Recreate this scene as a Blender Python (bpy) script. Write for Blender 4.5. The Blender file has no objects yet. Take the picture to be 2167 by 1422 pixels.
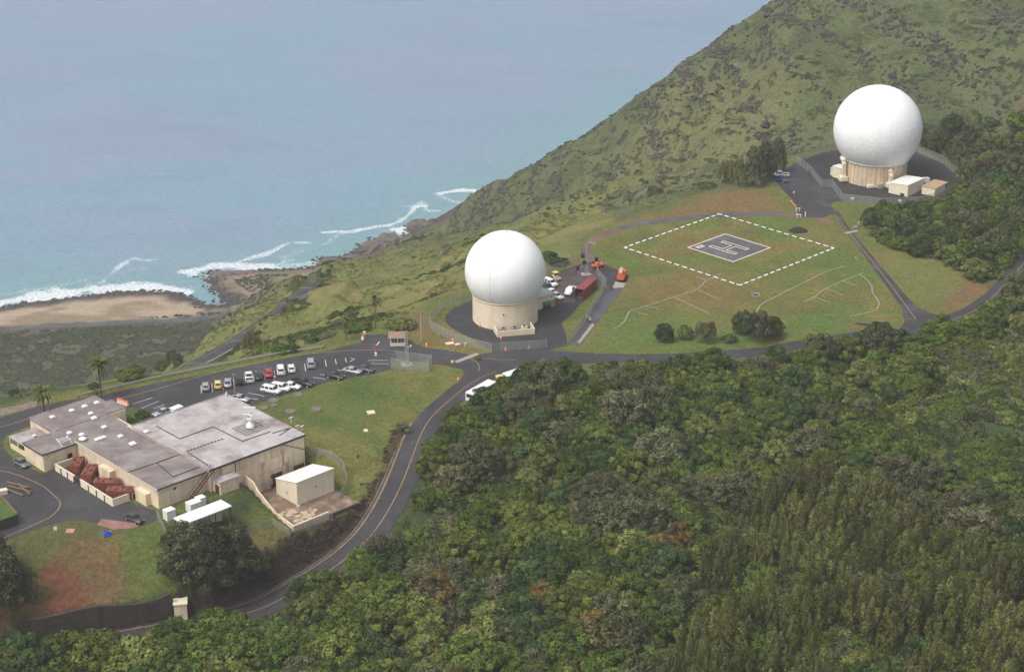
import bpy, bmesh, math, random
import numpy as np
from mathutils import Vector, Matrix, Euler
SC = bpy.context.scene
COL = SC.collection
R = math.radians
# ------------------------------------------------------------------ camera
FPX, PITCH, CAMH = 4000.0, R(22.5), 175.0
cam_d = bpy.data.cameras.new('camera')
cam_d.sensor_width = 36.0
cam_d.lens = 36.0 * FPX / 2167.0
cam_d.clip_start = 1.0
cam_d.clip_end = 40000.0
cam = bpy.data.objects.new('camera', cam_d)
COL.objects.link(cam)
cam.location = (0, 0, CAMH)
cam.rotation_euler = (R(90) - PITCH, 0, 0)
SC.camera = cam
# ------------------------------------------------------------------ sky, sun, exposure
SUN_EL, SUN_AZ = R(58), R(-128)          # azimuth measured from +Y towards +X
world = bpy.data.worlds.new('World')
SC.world = world
world.use_nodes = True
wn, wl = world.node_tree.nodes, world.node_tree.links
wn.clear()
wo = wn.new('ShaderNodeOutputWorld'); wb = wn.new('ShaderNodeBackground'); ws = wn.new('ShaderNodeTexSky')
ws.sky_type = 'NISHITA'; ws.sun_disc = False
ws.sun_elevation = SUN_EL; ws.sun_rotation = SUN_AZ
ws.air_density = 1.0; ws.dust_density = 6.0; ws.ozone_density = 1.0; ws.altitude = 200
wh = wn.new('ShaderNodeHueSaturation'); wh.inputs['Saturation'].default_value = 0.42
wl.new(ws.outputs[0], wh.inputs['Color']); wl.new(wh.outputs[0], wb.inputs[0]); wl.new(wb.outputs[0], wo.inputs[0])
wb.inputs[1].default_value = 0.14
sun_d = bpy.data.lights.new('sun', 'SUN')
sun_d.energy = 1.2; sun_d.angle = R(13); sun_d.color = (1.0, 0.96, 0.9)
sun = bpy.data.objects.new('sun', sun_d); COL.objects.link(sun)
sd = Vector((math.sin(SUN_AZ) * math.cos(SUN_EL), math.cos(SUN_AZ) * math.cos(SUN_EL), math.sin(SUN_EL)))
sun.rotation_euler = sd.to_track_quat('Z', 'Y').to_euler()
SC.view_settings.view_transform = 'Standard'
SC.view_settings.look = 'None'
SC.view_settings.gamma = 1.0
SC.view_settings.use_curve_mapping = False
SC.view_settings.exposure = 0.42
SC.cycles.max_bounces = 5
SC.cycles.diffuse_bounces = 2
SC.cycles.glossy_bounces = 2
SC.cycles.transparent_max_bounces = 12
SC.cycles.volume_bounces = 0

# ------------------------------------------------------------------ helpers
SEA = -240.0
def W(px, py, z=0.0):
    """ground position (at height z) of a point measured on the photograph"""
    u = (px - 1083.5) / FPX; v = (py - 711) / FPX
    t = (CAMH - z) / (math.sin(PITCH) + v * math.cos(PITCH))
    return (u * t, (math.cos(PITCH) - v * math.sin(PITCH)) * t, z)
def AT(px, py, y):
    u = (px - 1083.5) / FPX; v = (py - 711) / FPX
    t = y / (math.cos(PITCH) - v * math.sin(PITCH))
    return (u * t, y, CAMH - t * (math.sin(PITCH) + v * math.cos(PITCH)))
def PRJ(x, y, z):
    z = z - CAMH
    d = y * math.cos(PITCH) - z * math.sin(PITCH)
    up = y * math.sin(PITCH) + z * math.cos(PITCH)
    return 1083.5 + FPX * x / d, 711 - FPX * up / d
def WL(pts, z=0.0):
    return [W(p[0], p[1], p[2] if len(p) > 2 else z) for p in pts]

def _hash(ix, iy, seed):
    h = (ix.astype(np.int64) * 374761393 + iy.astype(np.int64) * 668265263 + seed * 974634777) & 0xFFFFFFFF
    h = ((h ^ (h >> 13)) * 1274126177) & 0xFFFFFFFF
    return ((h ^ (h >> 16)) & 0xFFFF) / 65535.0
def vnoise(x, y, seed=0):
    ix, iy = np.floor(x), np.floor(y)
    fx, fy = x - ix, y - iy
    fx = fx * fx * (3 - 2 * fx); fy = fy * fy * (3 - 2 * fy)
    a = _hash(ix, iy, seed); b = _hash(ix + 1, iy, seed); c = _hash(ix, iy + 1, seed); d = _hash(ix + 1, iy + 1, seed)
    return (a * (1 - fx) + b * fx) * (1 - fy) + (c * (1 - fx) + d * fx) * fy
def fbm(x, y, scale, octv=4, seed=0):
    s, amp, tot = 0.0, 1.0, 0.0
    for o in range(octv):
        s = s + amp * vnoise(x / scale + 17.3 * o, y / scale - 9.1 * o, seed + o)
        tot += amp; amp *= 0.5; scale *= 0.5
    return s / tot
def sstep(a, b, x):
    t = np.clip((x - a) / (b - a), 0, 1)
    return t * t * (3 - 2 * t)
def seg_dist(x, y, line):
    """distance to a polyline, and the parameter (vertex index + fraction) of the nearest point"""
    best = np.full(x.shape, 1e9); par = np.zeros(x.shape)
    for i in range(len(line) - 1):
        ax, ay = line[i][0], line[i][1]; bx, by = line[i + 1][0], line[i + 1][1]
        dx, dy = bx - ax, by - ay
        t = np.clip(((x - ax) * dx + (y - ay) * dy) / (dx * dx + dy * dy + 1e-9), 0, 1)
        d = np.hypot(x - ax - t * dx, y - ay - t * dy)
        m = d < best
        best[m] = d[m]; par[m] = i + t[m]
    return best, par
def inside(x, y, poly):
    r = np.zeros(x.shape, bool); n = len(poly)
    for i in range(n):
        x0, y0 = poly[i][0], poly[i][1]; x1, y1 = poly[(i + 1) % n][0], poly[(i + 1) % n][1]
        if y0 == y1: continue
        m = ((y0 > y) != (y1 > y)) & (x < (x1 - x0) * (y - y0) / (y1 - y0) + x0)
        r ^= m
    return r
def sdf(x, y, poly):
    """signed distance, positive inside"""
    d, _ = seg_dist(x, y, list(poly) + [poly[0]])
    return np.where(inside(x, y, poly), d, -d)
def smooth_line(pts, n=6):
    """Catmull-Rom through the points"""
    P = [np.array(p, float) for p in pts]
    P = [2 * P[0] - P[1]] + P + [2 * P[-1] - P[-2]]
    out = []
    for i in range(1, len(P) - 2):
        for k in range(n):
            t = k / n
            out.append(0.5 * ((2 * P[i]) + (P[i + 1] - P[i - 1]) * t + (2 * P[i - 1] - 5 * P[i] + 4 * P[i + 1] - P[i + 2]) * t * t
                              + (-P[i - 1] + 3 * P[i] - 3 * P[i + 1] + P[i + 2]) * t ** 3))
    out.append(P[-2])
    return [tuple(p) for p in out]

def tag(o, label=None, cat=None, group=None, kind=None):
    if label: o['label'] = label
    if cat: o['category'] = cat
    if group: o['group'] = group
    if kind: o['kind'] = kind
    return o
def empty(name, loc=(0, 0, 0), rz=0.0, label=None, cat=None, group=None):
    o = bpy.data.objects.new(name, None)
    o.empty_display_size = 0.5
    o.location = loc; o.rotation_euler = (0, 0, rz)
    COL.objects.link(o)
    return tag(o, label, cat, group)
def link(name, me, parent=None):
    o = bpy.data.objects.new(name, me); COL.objects.link(o)
    if parent is not None: o.parent = parent
    return o
KIDS = {}
def copy_tree(o, kids=None, parent=None):
    c = o.copy(); COL.objects.link(c)
    if parent is not None: c.parent = parent
    for ch in o.children: copy_tree(ch, None, c)
    return c

class MB:
    """collects shapes into one mesh"""
    def __init__(self): self.v = []; self.f = []; self.s = []
    def add(self, vs, fs, smooth=False):
        n = len(self.v); self.v += [tuple(p) for p in vs]
        self.f += [[i + n for i in f] for f in fs]; self.s += [smooth] * len(fs)
        return self
    def box(self, x0, x1, y0, y1, z0, z1, rz=0.0, ctr=None, taper=1.0):
        vs = [(x0, y0, z0), (x1, y0, z0), (x1, y1, z0), (x0, y1, z0), (x0, y0, z1), (x1, y0, z1), (x1, y1, z1), (x0, y1, z1)]
        cx, cy = (x0 + x1) / 2, (y0 + y1) / 2
        if taper != 1.0:
            vs = vs[:4] + [(cx + (x - cx) * taper, cy + (y - cy) * taper, z) for x, y, z in vs[4:]]
        if rz:
            if ctr: cx, cy = ctr
            c, s = math.cos(rz), math.sin(rz)
            vs = [(cx + (x - cx) * c - (y - cy) * s, cy + (x - cx) * s + (y - cy) * c, z) for x, y, z in vs]
        return self.add(vs, [[0, 3, 2, 1], [4, 5, 6, 7], [0, 1, 5, 4], [1, 2, 6, 5], [2, 3, 7, 6], [3, 0, 4, 7]])
    def prism(self, poly, z0, z1, bottom=True):
        a = sum(poly[i][0] * poly[(i + 1) % len(poly)][1] - poly[(i + 1) % len(poly)][0] * poly[i][1] for i in range(len(poly)))
        if a < 0: poly = poly[::-1]
        n = len(poly)
        vs = [(p[0], p[1], z0) for p in poly] + [(p[0], p[1], z1) for p in poly]
        fs = [[i, (i + 1) % n, n + (i + 1) % n, n + i] for i in range(n)] + [list(range(n, 2 * n))]
        if bottom: fs.append(list(range(n))[::-1])
        return self.add(vs, fs)
    def bar(self, p0, p1, r0, r1=None, n=6, smooth=True, caps=True):
        r1 = r0 if r1 is None else r1
        p0, p1 = Vector(p0), Vector(p1); d = (p1 - p0)
        if d.length < 1e-6: return self
        q = d.to_track_quat('Z', 'Y')
        vs = []
        for p, r in ((p0, r0), (p1, r1)):
            for k in range(n):
                a = 2 * math.pi * (k + .5) / n
                vs.append(p + q @ Vector((r * math.cos(a), r * math.sin(a), 0)))
        self.add(vs, [[k, (k + 1) % n, n + (k + 1) % n, n + k] for k in range(n)], smooth)
        if caps: self.add(vs, [list(range(n))[::-1], list(range(n, 2 * n))])
        return self
    def tube(self, pts, r, n=6, rs=None):
        for i in range(len(pts) - 1):
            self.bar(pts[i], pts[i + 1], rs[i] if rs else r, rs[i + 1] if rs else r, n)
        return self
    def lathe(self, prof, n=24, cx=0, cy=0, a0=0, a1=2 * math.pi, smooth=True):
        full = abs(a1 - a0 - 2 * math.pi) < 1e-6; m = n if full else n + 1
        vs = [(cx + r * math.cos(a0 + (a1 - a0) * k / n), cy + r * math.sin(a0 + (a1 - a0) * k / n), z) for r, z in prof for k in range(m)]
        fs = []
        for i in range(len(prof) - 1):
            for k in range(n):
                k2 = (k + 1) % m
                fs.append([i * m + k, i * m + k2, (i + 1) * m + k2, (i + 1) * m + k])
        return self.add(vs, fs, smooth)
    def mesh(self, name, mat):
        me = bpy.data.meshes.new(name)
        me.from_pydata(self.v, [], self.f)
        for m in (mat if isinstance(mat, (list, tuple)) else [mat]): me.materials.append(m)
        me.polygons.foreach_set('use_smooth', self.s)
        me.update()
        return me
    def build(self, name, mat, parent=None, bevel=0.0):
        me = self.mesh(name, mat)
        if bevel > 0:
            bm = bmesh.new(); bm.from_mesh(me)
            bmesh.ops.remove_doubles(bm, verts=bm.verts, dist=1e-5)
            es = [e for e in bm.edges if len(e.link_faces) == 2 and e.calc_face_angle(0) > 0.5]
            bmesh.ops.bevel(bm, geom=es, offset=bevel, segments=2, affect='EDGES', profile=0.6)
            bm.to_mesh(me); bm.free()
        return link(name, me, parent)

# ------------------------------------------------------------------ materials
def new_mat(name):
    m = bpy.data.materials.new(name); m.use_nodes = True
    nt = m.node_tree; b = nt.nodes['Principled BSDF']
    return m, nt, b
def mat(name, col, rough=0.7, var=0.12, scale=1.5, stain=None, stain_amt=0.5, stain_scale=0.6, streak=False, metal=0.0, bump=0.0, spec=0.3, coat=0.0):
    """base colour broken up by two noises, an optional stain colour and fine bump"""
    m, nt, b = new_mat(name); N, L = nt.nodes, nt.links
    b.inputs['Roughness'].default_value = rough; b.inputs['Metallic'].default_value = metal
    b.inputs['Specular IOR Level'].default_value = spec
    if coat: b.inputs['Coat Weight'].default_value = coat; b.inputs['Coat Roughness'].default_value = 0.08
    tc = N.new('ShaderNodeTexCoord'); n1 = N.new('ShaderNodeTexNoise'); n1.inputs['Scale'].default_value = scale; n1.inputs['Detail'].default_value = 6
    L.new(tc.outputs['Object'], n1.inputs['Vector'])
    mr = N.new('ShaderNodeMapRange'); mr.inputs[1].default_value = .3; mr.inputs[2].default_value = .7
    mr.inputs[3].default_value = 1 - var; mr.inputs[4].default_value = 1 + var
    L.new(n1.outputs['Fac'], mr.inputs[0])
    src = N.new('ShaderNodeRGB'); src.outputs[0].default_value = (*col, 1); out = src.outputs[0]
    if stain is not None:
        mp = N.new('ShaderNodeMapping'); L.new(tc.outputs['Object'], mp.inputs[0])
        if streak: mp.inputs['Scale'].default_value = (1, 1, 0.12)
        n2 = N.new('ShaderNodeTexNoise'); n2.inputs['Scale'].default_value = stain_scale; n2.inputs['Detail'].default_value = 8; n2.inputs['Roughness'].default_value = .65
        L.new(mp.outputs[0], n2.inputs['Vector'])
        r2 = N.new('ShaderNodeMapRange'); r2.inputs[1].default_value = .48; r2.inputs[2].default_value = .68; r2.inputs[3].default_value = 0; r2.inputs[4].default_value = stain_amt
        L.new(n2.outputs['Fac'], r2.inputs[0])
        mx = N.new('ShaderNodeMix'); mx.data_type = 'RGBA'; L.new(r2.outputs[0], mx.inputs[0]); L.new(out, mx.inputs[6]); mx.inputs[7].default_value = (*stain, 1)
        out = mx.outputs[2]
    mu = N.new('ShaderNodeMix'); mu.data_type = 'RGBA'; mu.blend_type = 'MULTIPLY'; mu.inputs[0].default_value = 1
    L.new(out, mu.inputs[6]); L.new(mr.outputs[0], mu.inputs[7]); L.new(mu.outputs[2], b.inputs['Base Color'])
    if bump:
        bp = N.new('ShaderNodeBump'); bp.inputs['Strength'].default_value = bump; bp.inputs['Distance'].default_value = .05
        L.new(n1.outputs['Fac'], bp.inputs['Height']); L.new(bp.outputs[0], b.inputs['Normal'])
    return m

# ------------------------------------------------------------------ terrain: measured places
LAWN_EDGE = [(841, 960), (806, 957), (777.6, 1012), (763, 1046), (740, 1095), (689, 1135), (655, 1159), (602, 1190), (564, 1214), (470, 1250), (379, 1266)]
PLATEAU_PX = [(-90, 915), (-90, 872), (0, 862), (100, 838), (200, 820), (330, 796), (480, 768), (600, 746), (700, 724), (770, 700), (840, 690), (895, 660),
              (905, 640), (960, 618), (1080, 600), (1150, 578), (1215, 545), (1228, 508), (1300, 474), (1390, 446), (1480, 415), (1560, 398), (1628, 388), (1650, 350),
              (1700, 324), (1780, 308), (1900, 306), (2010, 325), (2070, 380), (2120, 420), (2230, 440), (2230, 560), (2140, 640), (2030, 690), (1900, 720), (1700, 752), (1560, 764),
              (1250, 772), (1120, 800), (1000, 850), (930, 905), (880, 915), (850, 925), (800, 930), (740, 950), (690, 955), (655, 968), (590, 985), (520, 1010), (440, 1070), (340, 1110), (290, 1125), (235, 1126), (200, 1112), (150, 1108), (100, 1120), (30, 1145), (-90, 1190)]
PLATEAU = [W(*p)[:2] for p in PLATEAU_PX]
# (px, py, z): height known
CT = [(-60, 980, 0), (60, 1000, 0), (240, 1000, 0), (500, 900, 0), (720, 870, 0), (850, 830, 0), (600, 800, 0), (350, 830, 0), (150, 860, 0), (1000, 760, 0), (1070, 690, 0),
      (1240, 590, 0), (1300, 700, 0), (1550, 530, 0), (1780, 560, 0), (1860, 390, 0), (1960, 350, 0), (1700, 400, 0), (1600, 650, 0), (1900, 640, 0), (2050, 640, 0), (1450, 720, 0),
      (905, 880, 0), (760, 920, 0), (-60, 900, 0), (100, 846, 0), (400, 790, 0), (700, 730, 0), (900, 650, 0), (1160, 580, 0), (1310, 470, 0), (1500, 410, 0), (1640, 370, 0), (1780, 318, 0),
      (2060, 380, 0), (2160, 480, 0), (130, 1110, 0), (300, 1115, 0), (430, 1080, -.6),
      # lawn falling towards the cut bank
      (812, 957, -1.5), (776, 1019, -2.6), (745, 1085, -4.0), (655, 1159, -6), (560, 1214, -6.5), (379, 1266, -7), (203, 1292, -6.8), (105, 1332, -6.8), (20, 1336, -6.8),
      (250, 1180, -2.4), (90, 1190, -2.4), (60, 1270, -5), (-60, 1260, -4.8), (330, 1200, -3.8), (480, 1150, -4.3), (560, 1130, -4.6),
      # forest floor
      (760, 1240, -9.5), (640, 1290, -10.5), (500, 1380, -11), (200, 1410, -11.5), (-60, 1430, -11.5), (80, 1450, -12), (160, 1490, -12), (0, 1490, -12), (-100, 1480, -12), (1000, 900, -1.5), (940, 1000, -3.5), (1000, 1150, -7), (900, 1250, -9), (1200, 1300, -8),
      (1200, 1000, -4), (1300, 850, -1), (1500, 900, -3), (1500, 1100, -6), (1600, 800, -1), (1800, 900, -2.5), (1800, 1100, -5), (2000, 800, 0), (2130, 900, 0), (2167, 1100, -2), (1500, 1300, -6), (1900, 1300, -4), (2160, 1350, -2),
      (2200, 700, 4), (2300, 600, 9), (2100, 400, 2), (2167, 330, 8), (2000, 500, 1)]
CTY = [  # (px, py, y): height follows from the distance
       # crest of the spur against the sea
       (1640, 0, 720), (1560, 52, 730), (1440, 135, 740), (1310, 215, 755), (1290, 240, 757), (1200, 300, 775), (1100, 360, 810), (1000, 410, 870), (930, 455, 950), (880, 495, 1040),
       # face of the spur
       (1000, 480, 800), (950, 500, 880), (1100, 440, 740), (1200, 380, 710), (1300, 330, 690), (1400, 260, 680), (1500, 200, 670), (1600, 120, 665), (1700, 50, 660), (1400, 340, 640), (1500, 300, 625), (1600, 250, 615),
       (1700, 180, 615), (1800, 100, 620), (1900, 20, 630), (2000, 80, 612), (2167, 60, 600), (2000, 200, 590), (2167, 200, 560), (2167, 0, 630), (2050, 280, 570), (1700, 280, 600),
       # near grassy shoulder
       (1050, 490, 640), (1150, 480, 590), (1280, 452, 550), (1400, 420, 545), (900, 530, 720), (960, 520, 680), (1200, 440, 640), (1300, 400, 640),
       (800, 560, 690), (740, 565, 740), (690, 585, 680), (620, 640, 590), (545, 690, 540), (470, 742, 510), (700, 640, 550), (760, 620, 540), (850, 580, 590), (950, 560, 560), (640, 690, 490), (760, 680, 460), (850, 650, 470), (560, 735, 455), (880, 600, 530),
       (480, 680, 640), (400, 742, 560), (560, 640, 690), (640, 596, 760), (300, 795, 440)]
CREST = [(1640, 0, 720), (1560, 52, 730), (1440, 135, 740), (1310, 215, 755), (1200, 300, 775), (1100, 360, 810), (1000, 410, 870), (930, 455, 950)]
CTY += [(a - 4, b + 22, y + 26) for a, b, y in CREST] + [(a - 10, b + 60, y + 60) for a, b, y in CREST] + [(a - 20, b + 120, y + 120) for a, b, y in CREST]
CW = [  # (x, y, z) beyond what is seen: falling to the sea, mountain rising on the right
      (-160, 520, -85), (-200, 500, -110), (-160, 620, -160), (-160, 760, -235), (-150, 900, -262), (-240, 620, -190), (-330, 700, -250), (-330, 520, -140), (-420, 420, -90),
      (-110, 1000, -268), (-80, 1150, -268), (-100, 850, -215), (-60, 1300, -280), (0, 1130, -240), (90, 1200, -260), (130, 1100, -210), (280, 900, -30), (300, 1200, -180), (420, 1000, 20), (520, 1400, -120),
      (-420, 1000, -270), (-300, 900, -265), (-420, 700, -262), (-420, 1400, -290), (-100, 1450, -300), (200, 1450, -290),
      (260, 640, 60), (330, 760, 85), (420, 640, 110), (330, 520, 45), (520, 800, 130), (300, 420, 14), (420, 400, 50), (520, 500, 120), (520, 300, 60), (300, 250, 12), (180, 200, 0), (60, 200, -8), (-120, 200, -12), (-260, 250, -8), (-420, 200, -8), (-200, 340, -3), (-300, 340, -8),
      (-160, 372, -2), (-112, 432, -22), (-112, 470, -48), (-150, 440, -38), (-200, 440, -60), (-85, 440, -22), (-90, 470, -40), (-260, 400, -45)]
ROAD_MAIN = [(1262, 757, 0), (1180, 763, 0), (1110, 771, 0), (1050, 787, 0), (1003, 808, 0), (960, 840, 0), (916, 880, -.2), (893, 915, -.9), (876, 958, -2), (858, 1005, -3.4), (838, 1050, -5), (812, 1096, -6.8), (778, 1141, -8.5), (732, 1182, -10), (690, 1212, -10.7), (636, 1244, -11.2), (552, 1288, -11.5), (430, 1322, -11.5), (298, 1349, -11.4), (150, 1372, -11.2), (0, 1392, -11), (-120, 1405, -11)]
ROAD_HILL = [(760, 560), (720, 572), (690, 588), (655, 608), (620, 636), (585, 665), (548, 692), (510, 718), (470, 742), (420, 770), (360, 792)]
ctl = [W(*p) for p in CT] + [AT(*p) for p in CTY] + CW
rm = WL(ROAD_MAIN)
for i, p in enumerate(rm):
    if 7 <= i <= 20: ctl.append(p)
TH = R(43.3); BO = (-43.68, 356.37)
def LB(a, b, z=0.0):
    """station grid: a along the long front wall, b towards the road"""
    c, s = math.cos(TH), math.sin(TH)
    return (BO[0] + a * c + b * s, BO[1] + a * s - b * c, z)
def LOC(x, y):
    dx, dy = x - BO[0], y - BO[1]; c, s = math.cos(TH), math.sin(TH)
    return dx * c + dy * s, dx * s - dy * c
LAWN_EXTRA = [(-17, 3, -.5), (-18, 8, -2), (-18, 12, -3.4), (-18, 18, -4.4), (-22, 8, -1.4), (-30, 8, -.8), (-40, 9, -.4), (-35, 15, -2), (-10, 20, -5.6), (-3, 20, -6), (3, 12, -5.6), (5, 6, -3.2), (5, 0, -.4), (10, 8, -3.2), (10, 0, -.3)]
ctl += [LB(*q) for q in LAWN_EXTRA]
def tps_fit(pts, lam=0.02):
    P = np.array(pts, float); n = len(P); S = 100.0
    X = P[:, :2] / S
    r = np.hypot(X[:, None, 0] - X[None, :, 0], X[:, None, 1] - X[None, :, 1])
    K = np.where(r > 0, r * r * np.log(r + 1e-12), 0) + lam * np.eye(n)
    A = np.zeros((n + 3, n + 3)); A[:n, :n] = K; A[:n, n] = 1; A[:n, n + 1:] = X; A[n, :n] = 1; A[n + 1:, :n] = X.T
    w = np.linalg.solve(A, np.concatenate([P[:, 2], np.zeros(3)]))
    return X, w, S
LAWN_IDX = [i for i, q in enumerate(CT) if q[0] < 1000 and q[2] > -7.5 and not (q[1] > 1380)]
FIT = tps_fit(ctl, 0.002)
LAWN_FIT = tps_fit([W(*CT[i]) for i in LAWN_IDX] + [LB(*q) for q in LAWN_EXTRA], 0.002)
def tps(x, y, fit=None):
    TX, TWT, TS = fit or FIT
    out = np.empty(x.shape)
    xf, yf, of = x.ravel() / TS, y.ravel() / TS, out.ravel()
    for s in range(0, xf.size, 20000):
        a, b = xf[s:s + 20000], yf[s:s + 20000]
        r2 = (a[:, None] - TX[None, :, 0]) ** 2 + (b[:, None] - TX[None, :, 1]) ** 2
        k = 0.5 * r2 * np.log(r2 + 1e-12)
        of[s:s + 20000] = k @ TWT[:-3] + TWT[-3] + TWT[-2] * a + TWT[-1] * b
    return of.reshape(x.shape)
SHORE_PX = [(-500, 745), (-200, 677), (0, 652), (60, 641), (150, 630), (240, 620), (290, 616), (340, 617), (388, 623), (419, 640), (450, 651), (470, 648), (494, 641), (486, 632), (466, 624), (450, 608),
            (448, 592), (440, 583), (461, 574), (498, 578), (552, 571), (590, 572), (648, 568), (680, 560), (685, 545), (725, 547), (740, 540), (754, 533), (768, 520), (801, 504), (855, 508), (870, 498), (876, 480), (900, 474), (925, 462), (962, 440), (985, 425), (1012, 403), (1060, 385), (1140, 350)]
SHORE = [W(p[0], p[1], SEA)[:2] for p in SHORE_PX]
LAND = SHORE + [(300, 1700), (600, 1500), (600, 500), (-600, 500)]
hill_line = [AT(*p) for p in [(760, 560, 745), (720, 572, 712), (690, 588, 682), (655, 608, 640), (620, 636, 600), (585, 665, 568), (548, 692, 540), (510, 718, 522), (470, 742, 508), (430, 764, 490), (390, 786, 470)]]
hill_line = smooth_line(hill_line, 5)
main_line = smooth_line(rm, 5)
LEFT_POLY = [(p[0], p[1]) for p in rm[5:]] + [(-200, 250), (-200, 345)] + [W(*p)[:2] for p in [(-90, 1100), (200, 1080), (335, 1060), (520, 1000), (660, 960), (800, 900), (900, 850)]]
SKY_X = [700, 800, 870, 930, 1000, 1100, 1200, 1285, 1312, 1345, 1440, 1500, 1560, 1640, 1800, 2000, 2600]
SKY_Y = [520, 505, 497, 455, 408, 357, 300, 247, 216, 196, 134, 96, 52, 0, -150, -400, -900]
def height(x, y):
    h = tps(x, y)
    far = sstep(0, 60, -sdf(x, y, PLATEAU))
    hilly = sstep(430, 520, y)
    n = (fbm(x, y, 46, 5, 3) - .5) * 16 * hilly * np.where(x < 40, sstep(600, 690, y + np.minimum(x, 0) * 1.0), 1.0) + (fbm(x, y, 18, 4, 9) - .5) * 2.2
    # lava ledges: terraced bands across the spur
    band = np.abs(np.mod((h + 6 * fbm(x, y, 60, 3, 5)) / 15.0, 1) - .5) * 2
    rid = fbm(x, y, 22, 4, 21)
    gul = np.abs(fbm(x * .9 + y * .35, y * .45, 26, 3, 33) - .5) * 2
    n = n - hilly * (1 - sstep(0, .3, gul)) * 2.6
    n = n + hilly * sstep(.45, .62, rid) * (1.8 + 2.2 * band)
    h = h + n * far
    # the measured crest line: the slope never rises above it
    zc_ = h - CAMH; dd = y * math.cos(PITCH) - zc_ * math.sin(PITCH)
    vv = (np.interp(1083.5 + FPX * x / dd, SKY_X, SKY_Y) + 16 * (fbm(x, y, 22, 4, 44) - .42) - 711) / FPX
    zmax = CAMH - y * (math.sin(PITCH) + vv * math.cos(PITCH)) / (math.cos(PITCH) - vv * math.sin(PITCH))
    h = np.where(y > 640, np.minimum(h, zmax), h)
    coast_d = sdf(x, y, LAND)
    coast = np.where(coast_d > 0, SEA + .4 + 6.0 * (1 - np.exp(-coast_d / 45.0)), SEA + coast_d * .25) + (fbm(x, y, 12, 4, 31) - .5) * 1.6 * sstep(-5, 3, coast_d)
    k = 5.0
    dh = np.clip((h - coast) / k, -8, 8)
    h = np.maximum(h, coast) + np.exp(-np.abs(dh)) * .6 * (coast_d > 0)
    # lawn above the road cut: a surface of its own, cut back by the bank
    ld, lpar = seg_dist(x, y, main_line)
    lz = np.interp(lpar, np.arange(len(main_line)), [p[2] for p in main_line])
    left = inside(x, y, LEFT_POLY)
    hl_ = tps(x, y, LAWN_FIT) + (fbm(x, y, 7, 3, 15) - .5) * .7 * sstep(6, 14, ld)
    cutz = lz + np.maximum(0, ld - 4.6) * (1.5 + 5 * sstep(-52, -60, x) + 1.2 * (fbm(x, y, 5, 3, 16) - .5))
    h = np.where(left, np.minimum(hl_, cutz), h)
    # flat station plateau
    pl = sstep(-7, 0.0, sdf(x, y, PLATEAU))
    h = h * (1 - pl)
    # sunken yard
    la, lb = LOC(x, y)
    w = sstep(-15.8, -15.2, la) * (1 - sstep(.6, 3.0, la)) * (1 - sstep(17.3, 17.9, lb)) * (lb > -4)
    h = h * (1 - w) + np.minimum(h, -4.6) * w
    # road beds
    for line, hw, sh in ((main_line, 3.9, 1.1), (hill_line, 3.3, 2.5)):
        z = np.array([p[2] for p in line])
        d, par = seg_dist(x, y, line)
        zr = np.interp(par, np.arange(len(z)), z)
        w = 1 - sstep(hw, hw + sh, d)
        h = h * (1 - w) + zr * w
    return h
def axis(parts):
    out = []
    for a, b, s in parts: out += list(np.arange(a, b, s))
    out.append(parts[-1][1]); return np.array(out)
GX = axis([(-460, -150, 5), (-150, 215, 1.25), (215, 300, 3), (300, 600, 8)])
GY = axis([(120, 262, 4), (262, 600, 1.25), (600, 780, 2.0), (780, 1250, 3.2), (1250, 1560, 8)])
MX, MY = np.meshgrid(GX, GY)
GH = height(MX, MY)
def HG(x, y):
    x = np.asarray(x, float); y = np.asarray(y, float)
    i = np.clip(np.searchsorted(GX, x) - 1, 0, len(GX) - 2); j = np.clip(np.searchsorted(GY, y) - 1, 0, len(GY) - 2)
    fx = (x - GX[i]) / (GX[i + 1] - GX[i]); fy = (y - GY[j]) / (GY[j + 1] - GY[j])
    return (GH[j, i] * (1 - fx) + GH[j, i + 1] * fx) * (1 - fy) + (GH[j + 1, i] * (1 - fx) + GH[j + 1, i + 1] * fx) * fy
def HIT(px, py, y0=230.0, y1=1500.0):
    """where the ray through a measured point meets the terrain"""
    ys = np.arange(y0, y1, 0.5)
    u = (px - 1083.5) / FPX; v = (py - 711) / FPX
    t = ys / (math.cos(PITCH) - v * math.sin(PITCH))
    zs = CAMH - t * (math.sin(PITCH) + v * math.cos(PITCH)); xs = u * t
    b = zs < HG(xs, ys)
    k = int(np.argmax(b)) if b.any() else len(ys) - 1
    return (float(xs[k]), float(ys[k]), float(HG(xs[k], ys[k])))
# ------------------------------------------------------------------ ground colours (what the surface is made of)
def zone(poly_px, z=0.0, soft=2.0, wob=2.0):
    """soft membership of a measured area; the edge wobbles by wob metres"""
    poly = [W(p[0], p[1], z)[:2] for p in poly_px]
    a = np.array(poly); pad = soft + wob + 4
    m = (MX > a[:, 0].min() - pad) & (MX < a[:, 0].max() + pad) & (MY > a[:, 1].min() - pad) & (MY < a[:, 1].max() + pad)
    w = np.zeros(MX.shape)
    d = sdf(MX[m], MY[m], poly) + (fbm(MX[m], MY[m], 6, 5, 77) - .5) * 2.6 * wob
    w[m] = sstep(-soft, soft, d)
    return w
GC = np.zeros(MX.shape + (3,)); GC[:] = (0.062, 0.078, 0.026)
rock_w = np.zeros(MX.shape); tuft_w = np.ones(MX.shape)
def paint(w, c, amt=1.0):
    global GC
    w = (w * amt)[..., None]; GC = GC * (1 - w) + np.array(c) * w
n_big = fbm(MX, MY, 60, 4, 41); n_mid = fbm(MX, MY, 17, 4, 42); n_sm = fbm(MX, MY, 6, 3, 43)
forest_m = 1 - sstep(-4, 4, sdf(MX, MY, PLATEAU))
near = 1 - sstep(430, 470, MY + 0 * MX)
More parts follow.
